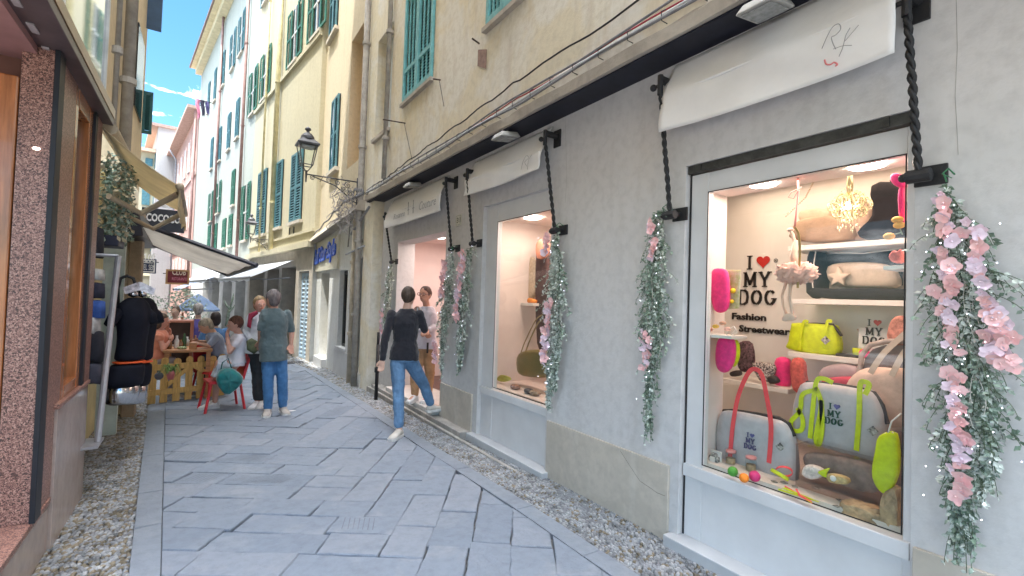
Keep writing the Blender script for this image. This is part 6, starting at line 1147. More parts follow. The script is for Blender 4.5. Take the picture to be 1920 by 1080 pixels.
b = MB(); b.tube([F0, F1], .028, 8); b.sphere(F0, .035); b.build("front_bar", mat("beige_metal", (.40, .32, .22), .5), t)
for (yy) in (5.5, 6.9): b = MB(); b.tube([(XL, yy, A0.z-.45), ((XL+F0.x)/2-.05, yy+.3, (A0.z+F0.z)/2-.38), (F0.x-.02, yy+.1, F0.z-.03)], .028, 8); b.build("folding_arm", mat("beige_metal", (.40, .32, .22), .5), t)
b = MB(); b.tube([(XL+.05, A0.y+.1, A0.z+.03), (XL+.05, A1.y, A1.z+.03)], .05, 10); b.build("roller", mat("beige_metal", (.4, .32, .22), .5), t)
A0 = onX(250, 412, -.71); A1 = onX(270, 452, -.71); A0 = Vector((-.71, 7.36, 2.40)); A1 = onX(270, 452, -.71); Yf = 7.15; F0 = onY(480, 497, Yf); F1 = onY(427, 516, 9.5)
t = left_awning(A0, A1, F0, F1, "large stone grey terrace awning in a dark frame above the diners", M_aw2); dk = mat("dark_awning_frame", (.035, .035, .05), .4, .1, 5)
b = MB(); b.tube([A0, F0], .03, 6); b.tube([F0, F1], .035, 6); b.tube([A1, F1], .025, 6); b.build("frame", dk, t); b = MB(); b.hexa([(-.85, 7.3, 2.20), (-.60, 7.3, 2.22), (-.60, 9.4, 2.22), (-.85, 9.4, 2.20)], [(-.85, 7.3, 2.55), (-.66, 7.3, 2.55), (-.66, 9.4, 2.55), (-.85, 9.4, 2.55)]); b.build("cassette", dk, t, bev=.02)
# hanging signs
def sign(x0, y0, x1, y1, Y, name, label, m, th=.06, tilt=0):
    p, q = onY(x0, y0, Y), onY(x1, y1, Y); t = thing(name, label, "sign", (p.x, Y, q.z)); b = MB(); b.box(p.x, q.x, Y, Y+th, q.z, p.z); b.build("board", m, t, bev=.004); b = MB(); b.tube([(-.75 if p.x > -1.5 else p.x-.5, Y+th/2, p.z-.06), (q.x, Y+th/2, p.z-.06)], .012, 6); b.build("bracket", M_iron, t); return t, p, q
M_sgn = mat("dark_slate_board", (.030, .032, .045), .5, .08, 6); M_wl = mat("white_sign_letters", (.85, .85, .85), .5)
t, p, q = sign(266, 388, 345, 437, 9.6, "hanging_sign", "dark hanging board reading COCOCO in white rounded letters", M_sgn)
b = MB(); text_mb(b, "COCOCO", .17, lambda u, v, d: Vector((p.x+.06+u, 9.6-.002-d, q.z+.15+v)), .006, bold=.006, width=(q.x-p.x)-.12); b.sphere(((p.x+q.x)/2+.03, 9.598, q.z+.42), .05, (1.4, .08, .7)); b.build("letters", M_wl, t)
t, p, q = sign(256, 484, 292, 513, 12.5, "hanging_sign", "navy square sign reading CLOE with a white border, left of the red one", mat("navy_board", (.02, .035, .09), .5)); W_ = q.x-p.x; b = MB()
text_mb(b, "CLOE", .24, lambda u, v, d: Vector((p.x+.07+u, 12.497-d, q.z+.24+v)), .006, bold=.005, width=W_*.72); text_mb(b, "NEL SEN", .16, lambda u, v, d: Vector((p.x+.07+u, 12.497-d, q.z+.07+v)), .006, width=W_*.72)
for (x0, x1, z0, z1) in ((p.x+.02, q.x-.02, p.z-.04, p.z-.02), (p.x+.02, q.x-.02, q.z+.02, q.z+.04), (p.x+.02, p.x+.04, q.z+.04, p.z-.04), (q.x-.04, q.x-.02, q.z+.04, p.z-.04), (p.x+.06, q.x-.06, q.z+.21, q.z+.225)): b.box(x0, x1, 12.49, 12.499, z0, z1)
b.build("letters", M_wl, t)
t, p, q = sign(315, 508, 351, 531, 14, "hanging_sign", "dark red sign reading CLUB in a wooden frame deep in the lane", mat("wine_board", (.16, .02, .03), .5)); W_ = q.x-p.x; b = MB(); text_mb(b, "CLUB", .20, lambda u, v, d: Vector((p.x+.08+u, 13.997-d, q.z+.19+v)), .006, bold=.004, width=W_*.7); b.build("letters", mat("cream_letters", (.75, .6, .5), .5), t); b = MB(); text_mb(b, "RISTORANTE", .10, lambda u, v, d: Vector((p.x+.08+u, 13.997-d, q.z+.06+v)), .006, width=W_*.75); b.build("small_letters", mat("pink_letters", (.75, .25, .35), .5), t)
b = MB()
for (x0, x1, z0, z1) in ((p.x-.04, q.x+.04, p.z, p.z+.04), (p.x-.04, q.x+.04, q.z-.04, q.z), (p.x-.04, p.x, q.z, p.z), (q.x, q.x+.04, q.z, p.z)): b.box(x0, x1, 13.98, 14.07, z0, z1)
b.build("frame", mat("light_wood_frame", (.45, .26, .12), .5), t)
# plant spilling from the wall, lamp box, clothes stand, rails
rnd = random.Random(12); b = MB(); c0 = onX(197, 380, -.80)
for k in range(1500):
    q = Vector((-.80+rnd.uniform(-.02, .20), c0.y+rnd.gauss(0, .16), rnd.uniform(2.05, 2.85))); b.cur = rnd.choices((0, 1, 2), (5, 3, 4))[0]; d = Vector((rnd.uniform(-1, 1), rnd.uniform(-1, 1), rnd.uniform(-1.2, .5))).normalized()*rnd.uniform(.03, .07); s2 = d.orthogonal().normalized()*d.length*.28; b.add([q, q+d*.5+s2, q+d, q+d*.5-s2], [(0, 1, 2), (0, 2, 3)])
t = thing("wall_plant", "leafy plant with cream blossom hanging under the beige awning", "plant", (-.8, c0.y, 2.0)); b.build("foliage", [M_leafd, mat("dry_cream_leaf", (.50, .42, .28), .7, .2, 20), M_leaf], t); b = MB(); b.box(-.86, -.66, c0.y-.2, c0.y+.2, 1.98, 2.08); b.build("planter_box", mat("dark_planter", (.04, .04, .07), .5), t, bev=.01)
# grey post with leaning mirror-like frame
t = thing("clothes_rack", "tall grey metal frame rack leaning outwards with folded dark clothes behind it", "clothes rack", (-.66, 5.2, 0)); P0, P1 = onY(183, 828, 4.95), onY(222, 480, 5.2)
b = MB(); b.tube([P0, P1], .022, 8); b.tube([P0+Vector((-.25, 0, 0)), P1+Vector((-.22, 0, 0))], .014, 8); b.tube([P1, P1+Vector((-.22, 0, 0))], .014, 8); b.box(P0.x-.26, P0.x+.02, P0.y-.14, P0.y+.14, P0.z-.02, P0.z); b.build("frame", mat("satin_grey_metal", (.42, .42, .45), .35, .1, 8, metal=.6), t, smooth=False)
b = MB(); ring = onY(237, 590, 5.7); b.tube([onY(x, y, 5.6) for x, y in ((221, 580), (221, 540), (226, 522), (238, 517), (250, 522), (256, 538), (257, 552))], .014, 8); b.build("hook_rail", M_iron, t, smooth=True)
cols = [(.03, .03, .04), (.55, .53, .50), (.03, .03, .05), (.04, .10, .35), (.5, .48, .46), (.02, .02, .03), (.05, .05, .07)]
for i, (x, y, w_, h_) in enumerate(((179, 455, 22, 60), (180, 515, 24, 22), (180, 545, 24, 30), (182, 580, 22, 34), (176, 610, 16, 36), (178, 650, 26, 60), (178, 700, 28, 40))):
    b = MB(); b.puff([onY(x+w_/2*sx_, y+h_/2*sy_, 5.25) for sx_, sy_ in ((-1, -1), (0, -1.05), (1, -.9), (1.05, 0), (1, 1), (0, .95), (-1, 1), (-.95, 0))], (.3, 1, 0), .12); tag(b.build("folded_garment", mat("garment%d" % i, cols[i], .85, .2, 12), smooth=True), ("black", "pale grey", "dark", "royal blue", "cream", "black", "charcoal")[i]+" garment on the rack behind the grey post, number %d from the top" % (i+1) if False else ["black top garment hanging highest on the rack", "pale grey folded garment below the highest one", "dark garment between the pale grey and the blue ones", "royal blue garment on the rack", "cream cloth sticking out of the rack", "long black garment low on the rack", "charcoal garment lowest on the rack"][i], "garment", "garments on the rack")
# torso mannequins
def torso(cx, Y, k, label, white=True, dxs=0):
    c = onY(cx, 640, Y); t = thing("mannequin_torso", label, "mannequin", (c.x, Y, .7), "headless torsos showing black clothes"); m1 = mat("black_jersey", (.006, .007, .014), .75, .15, 12, bump=.5, bscale=18, spec=.2)
    zz = lambda y: onY(cx, y, Y).z; S = k
    def loft(secs, name, m, rot=.55):
        b = MB(); vs = []; n = 24
        for (z, rx, ry, ox) in secs:
            for i in range(n):
                a = 2*math.pi*i/n; x_, y_ = rx*math.cos(a), ry*math.sin(a); vs.append((c.x+ox+x_*math.cos(rot)-y_*math.sin(rot), Y+x_*math.sin(rot)+y_*math.cos(rot), z))
        b.add(vs, [(i*n+j, i*n+(j+1) % n, (i+1)*n+(j+1) % n, (i+1)*n+j) for i in range(len(secs)-1) for j in range(n)]+[tuple(range(n)), tuple(range((len(secs)-1)*n, len(secs)*n))]); o = b.build(name, m, t, smooth=True); o.modifiers.new("s", 'SUBSURF').render_levels = 1; return o
    loft([(zz(757), .135*S, .10*S, -.04), (zz(750), .15*S, .11*S, -.04), (zz(735), .156*S, .118*S, -.04), (zz(715), .160*S, .12*S, -.035)], "mannequin_base", mat("mirror_chrome", (.55, .55, .56), .12, .1, 3, metal=1))
    loft([(zz(727), .165*S, .12*S, -.035), (zz(716), .180*S, .14*S, -.035), (zz(702), .178*S, .14*S, -.03), (zz(688), .162*S, .125*S, -.015), (zz(680), .150*S, .115*S, -.01)], "shorts", m1)
    loft([(zz(681), .152*S, .112*S, 0), (zz(678), .152*S, .112*S, 0), (zz(676), .151*S, .111*S, -.008)], "waistband", mat("orange_band", (.75, .10, .02), .6))
    loft([(zz(678), .150*S, .115*S, 0), (zz(664), .140*S, .105*S, .005), (zz(645), .132*S, .100*S, .01), (zz(622), .142*S, .110*S, .015), (zz(598), .160*S, .130*S, .015), (zz(582), .165*S, .118*S, .01), (zz(572), .150*S, .095*S, .01), (zz(564), .110*S, .075*S, .015), (zz(557), .062*S, .055*S, .02)], "top", m1)
    loft([(zz(558), .055*S, .05*S, 0), (zz(545), .045*S, .045*S, 0), (zz(543), .02*S, .02*S, 0)], "neck", mat("mirror_chrome", (.55, .55, .56), .12, metal=1))
    for sg, an in ((1, -.7), (-1, -.7)): b = MB(); d = Vector((math.cos(.55)*sg, math.sin(.55)*sg, 0)); p0 = Vector((c.x+.01, Y, zz(584)))+d*.115*S; b.tube([p0, p0+d*.055*S+Vector((.0, -.03, -.05*S)), p0+d*.085*S+Vector((.0, -.07, -.13*S))], [.055*S, .056*S, .050*S], 12); b.build("sleeve", m1, t, smooth=True)
    return t, c
t, c = torso(245, 5.6, .86, "nearest headless torso in black T-shirt and shorts with an orange waistband"); 
torso(262, 6.1, .84, "headless torso in black standing right behind the nearest one")
b = MB(); q = onY(262, 540, 5.55); 
for sg in (-1, 1): b.prism([q+Vector((sg*.0, 0, .06)), q+Vector((sg*.12, 0, .0)), q+Vector((sg*.10, -.01, -.06)), q+Vector((0, -.01, -.02))], (0, -.01, 0))
tag(b.build("plastic_collar", mat("clear_grey_plastic", (.55, .50, .52), .15, .3, 30, spec=.8)), "crumpled translucent plastic on the shoulders of the torsos", "plastic")
b = MB(); q = onY(228, 640, 5.9); b.box(-.88, -.70, 6.7, 6.78, .0, 2.3); tag(b.build("panel_post", mat("pale_green_post", (.50, .55, .48), .6)), "pale door post behind the torsos", "post")
# ================================================================ TERRACE
M_pine = mat("yellow_pine", (.62, .38, .12), .6, .15, 3, stretch=(14, 14, 2)); M_pine2 = mat("orange_wood", (.50, .24, .10), .5, .15, 3, stretch=(3, 14, 14))
fa, fb = onZ(279, 757, -.10), onZ(416, 740, -.10); fd = (fb-fa); fl_ = fd.length; fd.normalize(); fn = Vector((fd.y, -fd.x, 0)); fz = -.11
t = thing("picket_fence", "low yellow pine picket fence with round topped pickets in front of the cafe tables", "fence", (fa.x, fa.y, fz))
for i, x in enumerate((284, 306, 330, 352.6, 374, 397, 414)):
    q = onZ(x, 757-(x-279)*.124, -.10); hw = .048; b = MB(); z1 = .62+.012*math.sin(i*2.3)
    pts = [(-hw, 0), (hw, 0), (hw, z1)]+[(hw*math.cos(a), z1+hw*.9*math.sin(a)) for a in (.5, 1.05, 1.57, 2.1, 2.64)]+[(-hw, z1)]
    p0 = Vector((q.x, q.y, fz)); poly = [p0+fd*u+Vector((0, 0, v)) for u, v in pts]; b.prism(poly, fn*-.02); b.build("picket", M_pine, t, bev=.003)
def rail(u0, z0, u1, z1, h=.085, off=.022):
    b = MB(); p0 = fa+fd*u0; p1 = fa+fd*u1; c = [Vector((p0.x, p0.y, fz+z0)), Vector((p1.x, p1.y, fz+z1))]; o = fn*off
    b.hexa([c[0]+o*.05, c[1]+o*.05, c[1]+o, c[0]+o], [v+Vector((0, 0, h)) for v in (c[0]+o*.05, c[1]+o*.05, c[1]+o, c[0]+o)]); b.build("rail", M_pine, t, bev=.003)
rail(.0, .49, fl_+.02, .49); rail(-.02, .12, fl_, .12); rail(fl_*.56, .48, fl_*.98, .20, .08, .02); rail(fl_*.52, .48, fl_*.22, .22, .08, .02)
t = thing("flower_pot", "small pink pot with a spider plant hooked on the picket fence", "flower pot", tuple(onY(319, 704, 8.38))); c = onY(320, 704, 8.38); b = MB(); b.lathe((c.x, c.y, c.z-.055), [(.035, 0), (.055, .09), (.06, .11)], 14); b.build("pot", mat("pink_pot", (.72, .20, .20), .5), t, smooth=True)
b = MB(); rnd = random.Random(3)
for k in range(60): a = rnd.uniform(0, 6.28); L_ = rnd.uniform(.08, .20); d = Vector((math.cos(a), math.sin(a), 0)); p = [c+Vector((0, 0, .05)), c+d*L_*.5+Vector((0, 0, .05+L_*.6)), c+d*L_+Vector((0, 0, .05+L_*.15-.05))]; s2 = Vector((-d.y, d.x, 0))*.006; b.add([p[0]-s2, p[1]-s2, p[2], p[1]+s2, p[0]+s2], [(0, 1, 4), (1, 2, 3), (1, 3, 4)])
b.build("leaves", mat("spider_plant", (.22, .36, .10), .6, .3, 20), t)
b = MB(); q = onY(298, 705, 8.40); b.sphere(q, .055, (1, .4, 1)); tag(b.build("ashtray", mat("dark_grey_can", (.10, .10, .12), .4), smooth=True), "dark round can hooked on the picket fence left of the pink pot", "can")
# table with clutter
t = thing("cafe_table", "long orange wooden cafe table behind the picket fence", "table", (.0, 9.1, -.12)); b = MB(); ta, tb = onZ(303, 661, .66), onZ(398, 652, .66); b.box(ta.x, tb.x, 8.95, 9.75, .62, .66); b.build("table_top", M_pine2, t, bev=.006)
for (x, y_) in ((ta.x+.05, 9.0), (tb.x-.05, 9.0), (ta.x+.05, 9.7), (tb.x-.05, 9.7)): b = MB(); b.box(x-.03, x+.03, y_-.03, y_+.03, -.14, .62); b.build("leg", M_pine2, t)
t = thing("condiment_stand", "wooden stand with a dark open front behind the crowded cafe table", "stand", (-.1, 9.9, -.14)); p, q = onY(311, 601, 9.95), onY(362, 640, 9.95); b = MB(); b.box(p.x, q.x, 9.85, 10.15, p.z-.03, p.z+.01); b.box(p.x, p.x+.05, 9.87, 10.13, -.14, p.z-.03); b.box(q.x-.05, q.x, 9.87, 10.13, -.14, p.z-.03); b.build("frame", mat("reddish_wood", (.42, .17, .11), .5, .15, 5), t, bev=.004); b = MB(); b.box(p.x+.05, q.x-.05, 10.0, 10.1, .2, p.z-.03); b.build("back_panel", mat("dark_brown_panel", (.09, .06, .05), .7), t)
rnd = random.Random(8); glassm = mat("amber_glass", (.30, .14, .06), .1, .2, 10, spec=.8); plate = mat("white_plate", (.75, .74, .72), .3)
for i, x in enumerate((330, 340, 350)):
    c = onZ(x, 652-(x-306)*.09, .661); b = MB(); b.lathe((c.x, c.y+.1+.08*i, .661), [(.05, 0), (.09, .012), (.095, .018), (.001, .012)], 16); tag(b.build("plate", plate, smooth=True), ["left white plate with food on the cafe table", "middle white plate on the cafe table", "right white plate on the cafe table"][i], "plate", "plates on the cafe table")
for i, (x, h) in enumerate(((322, .16), (334, .20), (341, .13), (347, .22), (360, .14), (366, .18), (352, .15))):
    c = onZ(x, 645, .661); b = MB(); yy = 9.15+.07*i; b.lathe((c.x*yy/9.2, yy, .661), [(.028, 0), (.032, .01), (.034, h*.6), (.016, h*.8), (.016, h)], 12); tag(b.build("drinking_glass", [glassm, plate, glassm, mat("green_bottle", (.05, .12, .05), .15), glassm, glassm, plate][i], smooth=True), ["leftmost amber glass", "white cup", "short amber glass", "dark green bottle", "amber glass behind the wooden box", "tall amber glass at the right", "small white jug"][i]+" on the crowded cafe table", "tableware", "glasses on the cafe table")
c = onZ(362, 650, .661); b = MB(); b.box(c.x-.05, c.x+.05, 9.0, 9.1, .661, .76); tag(b.build("wooden_box", M_pine2, bev=.004), "small orange wooden box on the near edge of the cafe table", "box")
c = onZ(341, 655, .661); b = MB(); b.sphere((c.x, 9.08, .68), .05, (1.4, .8, .5), 10, 6); tag(b.build("salad", mat("salad_green", (.45, .55, .30), .7, .4, 60), smooth=True), "pale green salad on the near edge of the cafe table", "food")
M_redp = mat("red_plastic", (.55, .02, .03), .35, .05, 4, spec=.6)
def red_chair(x, y, rz, label):
    """plastic chair, local frame: front = -X"""
    z0 = gz(y)-.03; t = thing("red_chair", label, "chair", (x, y, z0), "red plastic cafe chairs", rz)
    def bb(f, name): b = MB(); f(b); return b.build(name, M_redp, t, world=False, bev=.006)
    bb(lambda b: b.box(-.21, .21, -.21, .21, .42, .455), "seat"); bb(lambda b: b.hexa([(.19, -.20, .455), (.23, -.20, .455), (.23, .20, .455), (.19, .20, .455)], [(.30, -.18, .86), (.33, -.18, .86), (.33, .18, .86), (.30, .18, .86)]), "backrest")
    for sx_ in (-1, 1):
        for sy_ in (-1, 1): bb(lambda b: b.tube([(sx_*.18, sy_*.18, .42), (sx_*.25, sy_*.22, 0)], .020, 6), "leg")
    return t
ch1 = onZ(450, 735, -.1); red_chair(.33, 8.06, R_(10), "red plastic chair under the seated woman in the white dress"); red_chair(.25, 9.15, R_(120), "red plastic chair behind the picket fence, seen between its pickets")
# teal bag
t = thing("teal_bag", "bulging teal drawstring bag hanging beside the red chair", "bag", tuple(onY(430, 700, 7.75))); b = MB(); P = [onY(x, y, 7.75) for x, y in smooth_poly([(412, 694), (424, 689), (438, 692), (452, 702), (456, 712), (446, 726), (430, 738), (420, 737), (408, 722), (405, 706)], 3)]; b.puff(P, (0, 1, 0), .26)
cc = sum(P, Vector())/len(P)
for v in b.v: a = math.atan2(v.z-cc.z-.2, v.x-cc.x); v.y += .018*math.sin(a*26)
b.build("body", mat("teal_satin", (.01, .20, .20), .35, .2, 6, sheen=.4), t, smooth=True)
b = MB(); b.tube([onY(x, y, 7.75) for x, y in ((414, 694), (417, 680), (428, 672), (434, 690))], .008, 5); b.build("drawstring", mat("teal_cord", (.01, .12, .12), .6), t)
# potted greenery and far cafe plants
def bush(c, r, h, n, m, label, seed, stemz):
    t = thing("potted_plant", label, "plant", (c[0], c[1], stemz)); b = MB(); rnd = random.Random(seed)
    for k in range(n):
        a, e = rnd.uniform(0, 6.28), rnd.uniform(-1, 1); rr_ = rnd.random()**.4*r*(1+.3*math.sin(a*3)); q = Vector((c[0]+rr_*math.cos(a)*math.sqrt(1-e*e), c[1]+rr_*math.sin(a)*math.sqrt(1-e*e), c[2]+h*e)); d = Vector((rnd.uniform(-1, 1), rnd.uniform(-1, 1), rnd.uniform(-.6, 1))).normalized()*rnd.uniform(.05, .10)*r*2; s2 = d.orthogonal().normalized()*d.length*.3; b.add([q, q+d*.5+s2, q+d, q+d*.5-s2], [(0, 1, 2), (0, 2, 3)])
    b.build("foliage", m, t); b = MB(); b.lathe((c[0], c[1], stemz), [(r*.45, 0), (r*.6, .4)], 14); b.tube([(c[0], c[1], stemz+.3), (c[0], c[1], c[2])], .025, 6); b.build("pot", mat("terracotta", (.42, .18, .10), .8), t)
c = onY(343, 578, 14); bush((c.x, 14, c.z-.1), .45, .55, 900, M_leaf, "bushy green potted plant in the distance behind the diners", 2, -.25); c = onY(278, 585, 13.2); bush((c.x, 13.2, c.z), .3, .4, 500, M_leafd, "dark potted plant at the far left behind the torsos", 4, -.25)
t = thing("tall_plant", "slim tall cactus like plant beside the far shop door", "plant", (.75, 11.2, -.2)); b = MB(); b.tube([onY(x, y, 12.5) for x, y in ((424, 612), (428, 590), (432, 575))], .03, 7)
for pts in ([(431, 580), (424, 572), (420, 562)], [(432, 576), (436, 562), (438, 550)], [(428, 588), (436, 578), (440, 572)]): b.tube([onY(x, y, 12.5) for x, y in pts], [.05, .07, .02], 7, flat=.3)
b.build("leaves", M_leaf, t, smooth=True)
t = thing("parasol", "blue grey cafe parasol far down the lane", "parasol", (0, 15, -.25)); p = onY(372, 552, 15); b = MB(); b.lathe((p.x, 15, p.z-.55), [(.50, .12), (.50, .16), (.25, .40), (.02, .56)], 8); b.build("canopy", mat("blue_canvas", (.18, .26, .42), .8), t); b = MB(); b.tube([(p.x, 15, -.25), (p.x, 15, p.z)], .025, 6); b.build("pole", M_zinc, t)
b = MB(); q = onZ(545, 778, -.08)
q = onZ(545, 772, -.078); b.prism([q+Vector((.035*math.cos(a)*2, .03*math.sin(a), .012)) for a in (0, 1.3, 2.6, 4, 5.2)], (0, 0, .003)); tag(b.build("paper_scrap", plate), "white scrap of paper lying on the paving near the man in the grey green shirt", "litter")
b = MB(); 
q = onZ(550, 680, -.2); b.box(q.x-.25, q.x+.25, q.y-.18, q.y+.18, -.215, -.19); tag(b.build("floor_mat", M_gdk), "dark doormat outside the pale blue shuttered door", "doormat")

# ================================================================ PEOPLE
def cap(mb, p0, r0, p1, r1, seg=12):
    p0, p1 = Vector(p0), Vector(p1); d = p1-p0; L_ = d.length
    mb.sphere(p0, r0, seg=seg, rings=8); mb.sphere(p1, r1, seg=seg, rings=8)
    if L_ > 1e-4: mb.tube([p0, p1], [r0, r1], seg)
def section_loft(mb, secs, seg=20):
    """secs: (centre, side vector*rx, front vector*ry)"""
    vs = []
    for c, sx_, fy in secs:
        for i in range(seg): a = 2*math.pi*i/seg; ca, sa = math.cos(a), math.sin(a); vs.append(c+sx_*(abs(ca)**.85*(1 if ca > 0 else -1))+fy*(abs(sa)**.85*(1 if sa > 0 else -1)))
    mb.add(vs, [(i*seg+j, i*seg+(j+1) % seg, (i+1)*seg+(j+1) % seg, (i+1)*seg+j) for i in range(len(secs)-1) for j in range(seg)]+[tuple(range(seg)), tuple(range((len(secs)-1)*seg, len(secs)*seg))])
def blob(mb, name, m, parent, vox, smooth=5, fold=0):
    o = mb.build(name, m, parent, smooth=True); r = o.modifiers.new("r", 'REMESH'); r.mode = 'VOXEL'; r.voxel_size = vox; r.use_smooth_shade = True
    s_ = o.modifiers.new("s", 'SMOOTH'); s_.factor = .5; s_.iterations = smooth
    if fold:
        tx = bpy.data.textures.get("folds") or bpy.data.textures.new("folds", 'CLOUDS'); tx.noise_scale = .055; d = o.modifiers.new("d", 'DISPLACE'); d.texture = tx; d.strength = fold; d.mid_level = .5; d.texture_coords = 'LOCAL'
    return o
def person(label, J, H, face, look=None, top=(.02, .02, .03), sleeve=1.0, bottom=(.1, .15, .3), blen=1.0, shoe=(.6, .6, .6), hair=(.06, .04, .03), hairstyle='short', skin=(.55, .30, .22), vox=.009, skirt=False, glasses=False, top_len=.0, female=True, group=None, sit=False, hidefeet=False, topmat=None, hands=True):
    """J: joint -> world point. face: unit vector the chest faces, look: where the head faces"""
    h = H/1.7; look = (look or face); root = J['pel']; t = thing("person", label, "person", (root.x, root.y, root.z), group)
    Ms = mat("skin%.2f" % skin[0], skin, .55, .06, 14, spec=.35); up_ = (J['nek']-J['pel']).normalized(); side = face.cross(up_).normalized(); side_sh = (J['sR']-J['sL']); side_sh = side_sh.normalized() if side_sh.length > .05 else side
    ct = J['nek'].lerp(J['pel'], .30); wa = J['nek'].lerp(J['pel'], .68)
    def torso(mb, e, low=0.0, wk=1.0, lo=None):
        k = h*wk; f = face; dn = -up_
        wd_ = (.152 if female else .162)*k; secs = []
        if lo is not None: secs.append((J['pel']+dn*lo, side*((.165 if female else .150)*k+e*1.1), f*(.118*k+e*1.1)))
        secs += [(J['pel']+dn*.04*h, side*((.160 if female else .148)*k+e), f*(.115*k+e)), (J['pel']+up_*.05*h, side*(.158*k+e), f*(.112*k+e)), (wa, side*((.122 if female else .138)*k+e), f*(.095*k+e)), (ct, side_sh*(wd_*.95+e), f*(.112*k+e)), (J['nek'].lerp(J['pel'], .17), side_sh*(wd_*.92+e), f*(.095*k+e)), (J['nek'].lerp(J['pel'], .09), side_sh*(wd_*.66+e), f*(.075*k+e)), (J['nek'].lerp(J['pel'], .01), side_sh*(.062*k+e), f*(.056*k+e))]
        section_loft(mb, secs)
    arms = [('sL', 'eL', 'wL'), ('sR', 'eR', 'wR')]; legs = [('hL', 'kL', 'aL', 'tL'), ('hR', 'kR', 'aR', 'tR')]
    # body: one continuous surface with head, ears, nose, hands and fingers
    b = MB(); torso(b, 0); cap(b, J['nek'], .052*h, J['hed']-Vector((0, 0, .05*h)), .047*h)
    lf = look.normalized(); ls = lf.cross(Vector((0, 0, 1))).normalized(); lu = ls.cross(lf); HM = Matrix((ls, lf, lu)).transposed(); hc = J['hed']
    b.sphere(hc+lu*.015*h, .105*h, (.74, .92, 1.02), 18, 12, HM); b.sphere(hc+lf*.028*h-lu*.050*h, .062*h, (.86, 1.0, .95), 14, 10, HM)
    cap(b, hc+lf*.092*h+lu*.012*h, .009*h, hc+lf*.115*h-lu*.016*h, .014*h, 8)
    for sg in (-1, 1): b.sphere(hc+ls*sg*.078*h-lf*.01*h-lu*.002*h, .028*h, (.35, .7, 1.1), 8, 6, HM)
    b.sphere(hc+lf*.094*h-lu*.048*h, .018*h, (1.3, .6, .5), 8, 6, HM)
    for a, e_, w_ in arms:
        if a not in J: continue
        cap(b, J[a]+(J['nek']-J[a]).normalized()*.015*h-Vector((0, 0, .012*h)), .040*h, J[e_], .036*h); cap(b, J[e_], .038*h, J[w_], .026*h)
        if not hands: b.sphere(J[w_]+(J[w_]-J[e_]).normalized()*.05*h, .04*h); continue
        d = (J.get(w_+'d') or (J[w_]-J[e_])).normalized(); pn = (face*.6+Vector((0, 0, .3))); sd_ = d.cross(pn).normalized(); pn = sd_.cross(d)
        palm = J[w_]+d*.045*h; PM = Matrix((sd_, pn, d)).transposed(); b.sphere(palm, .042*h, (.95, .45, 1.15), 12, 8, PM)
        for k, (o_, L_) in enumerate(((-.030, .070), (-.010, .080), (.011, .074), (.030, .058))):
            p0 = palm+sd_*o_*h+d*.035*h; p1 = p0+(d*.9-pn*.25).normalized()*L_*.5*h; p2 = p1+(d*.6-pn*.7).normalized()*L_*.5*h; cap(b, p0, .0105*h, p1, .0098*h, 7); cap(b, p1, .0098*h, p2, .0085*h, 7)
        p0 = palm-sd_*.032*h-d*.015*h; p1 = p0-sd_*.022*h+d*.03*h-pn*.012*h; p2 = p1+d*.028*h-pn*.008*h; cap(b, p0, .013*h, p1, .0115*h, 7); cap(b, p1, .0115*h, p2, .0095*h, 7)
    for hp, kn, an, to in legs:
        if hp not in J: continue
        cap(b, J[hp], .080*h, J[kn], .055*h); cap(b, J[kn], .052*h, J[kn].lerp(J[an], .35), .054*h); cap(b, J[kn].lerp(J[an], .35), .054*h, J[an], .034*h)
        if not hidefeet: cap(b, J[an]-Vector((0, 0, .02*h)), .036*h, J[to], .026*h)
    blob(b, "body", Ms, t, vox)
    # clothes
    Mt = topmat or mat("top_%.2f_%.2f_%.2f" % top, top, .85, .05, 9, bump=.35, bscale=22, sheen=.25)
    b = MB(); torso(b, .016*h, lo=top_len*h if top_len else None, wk=1.02)
    for a, e_, w_ in arms:
        if a not in J: continue
        cap(b, J[a]-Vector((0, 0, .008*h))+(J['nek']-J[a]).normalized()*.015*h, .056*h, J[a].lerp(J[e_], min(1, sleeve*2)), .050*h)
        if sleeve > .5: q = J[e_].lerp(J[w_], (sleeve-.5)*2); cap(b, J[e_], .050*h, q, .038*h)
    o_ = blob(b, "top", Mt, t, vox*1.2, 3, .017)
    Mb = mat("bottom_%.2f_%.2f_%.2f" % bottom, bottom, .85, .16, 7, bump=.3, bscale=25)
    b = MB(); dn = -up_
    if skirt:
        kc = (J['kL']+J['kR'])/2; section_loft(b, [(J['pel']+up_*.10*h, side*.15*h, face*.12*h), (J['pel'], side*.18*h, face*.15*h), ((J['pel']+kc)/2, side*.20*h, Vector((0, 0, .12*h))), (kc, side*.20*h, Vector((0, 0, .11*h))), (kc+Vector((0, 0, -.18*h)), side*.21*h, face*.10*h)])
    else:
        section_loft(b, [(J['pel']-up_*.06*h, side*.165*h, face*.122*h), (J['pel']+up_*.07*h, side*.158*h, face*.118*h), (J['pel']+up_*.09*h, side*.150*h, face*.11*h)])
        for hp, kn, an, to in legs:
            if hp not in J: continue
            cap(b, J[hp], .097*h, J[kn], .070*h)
            if blen > .5: q = J[kn].lerp(J[an], (blen-.5)*2); cap(b, J[kn], .070*h, J[kn].lerp(q, .4), .066*h); cap(b, J[kn].lerp(q, .4), .066*h, q, .058*h)
    blob(b, "skirt" if skirt else "trousers", Mb, t, vox*1.2, 3, .017)
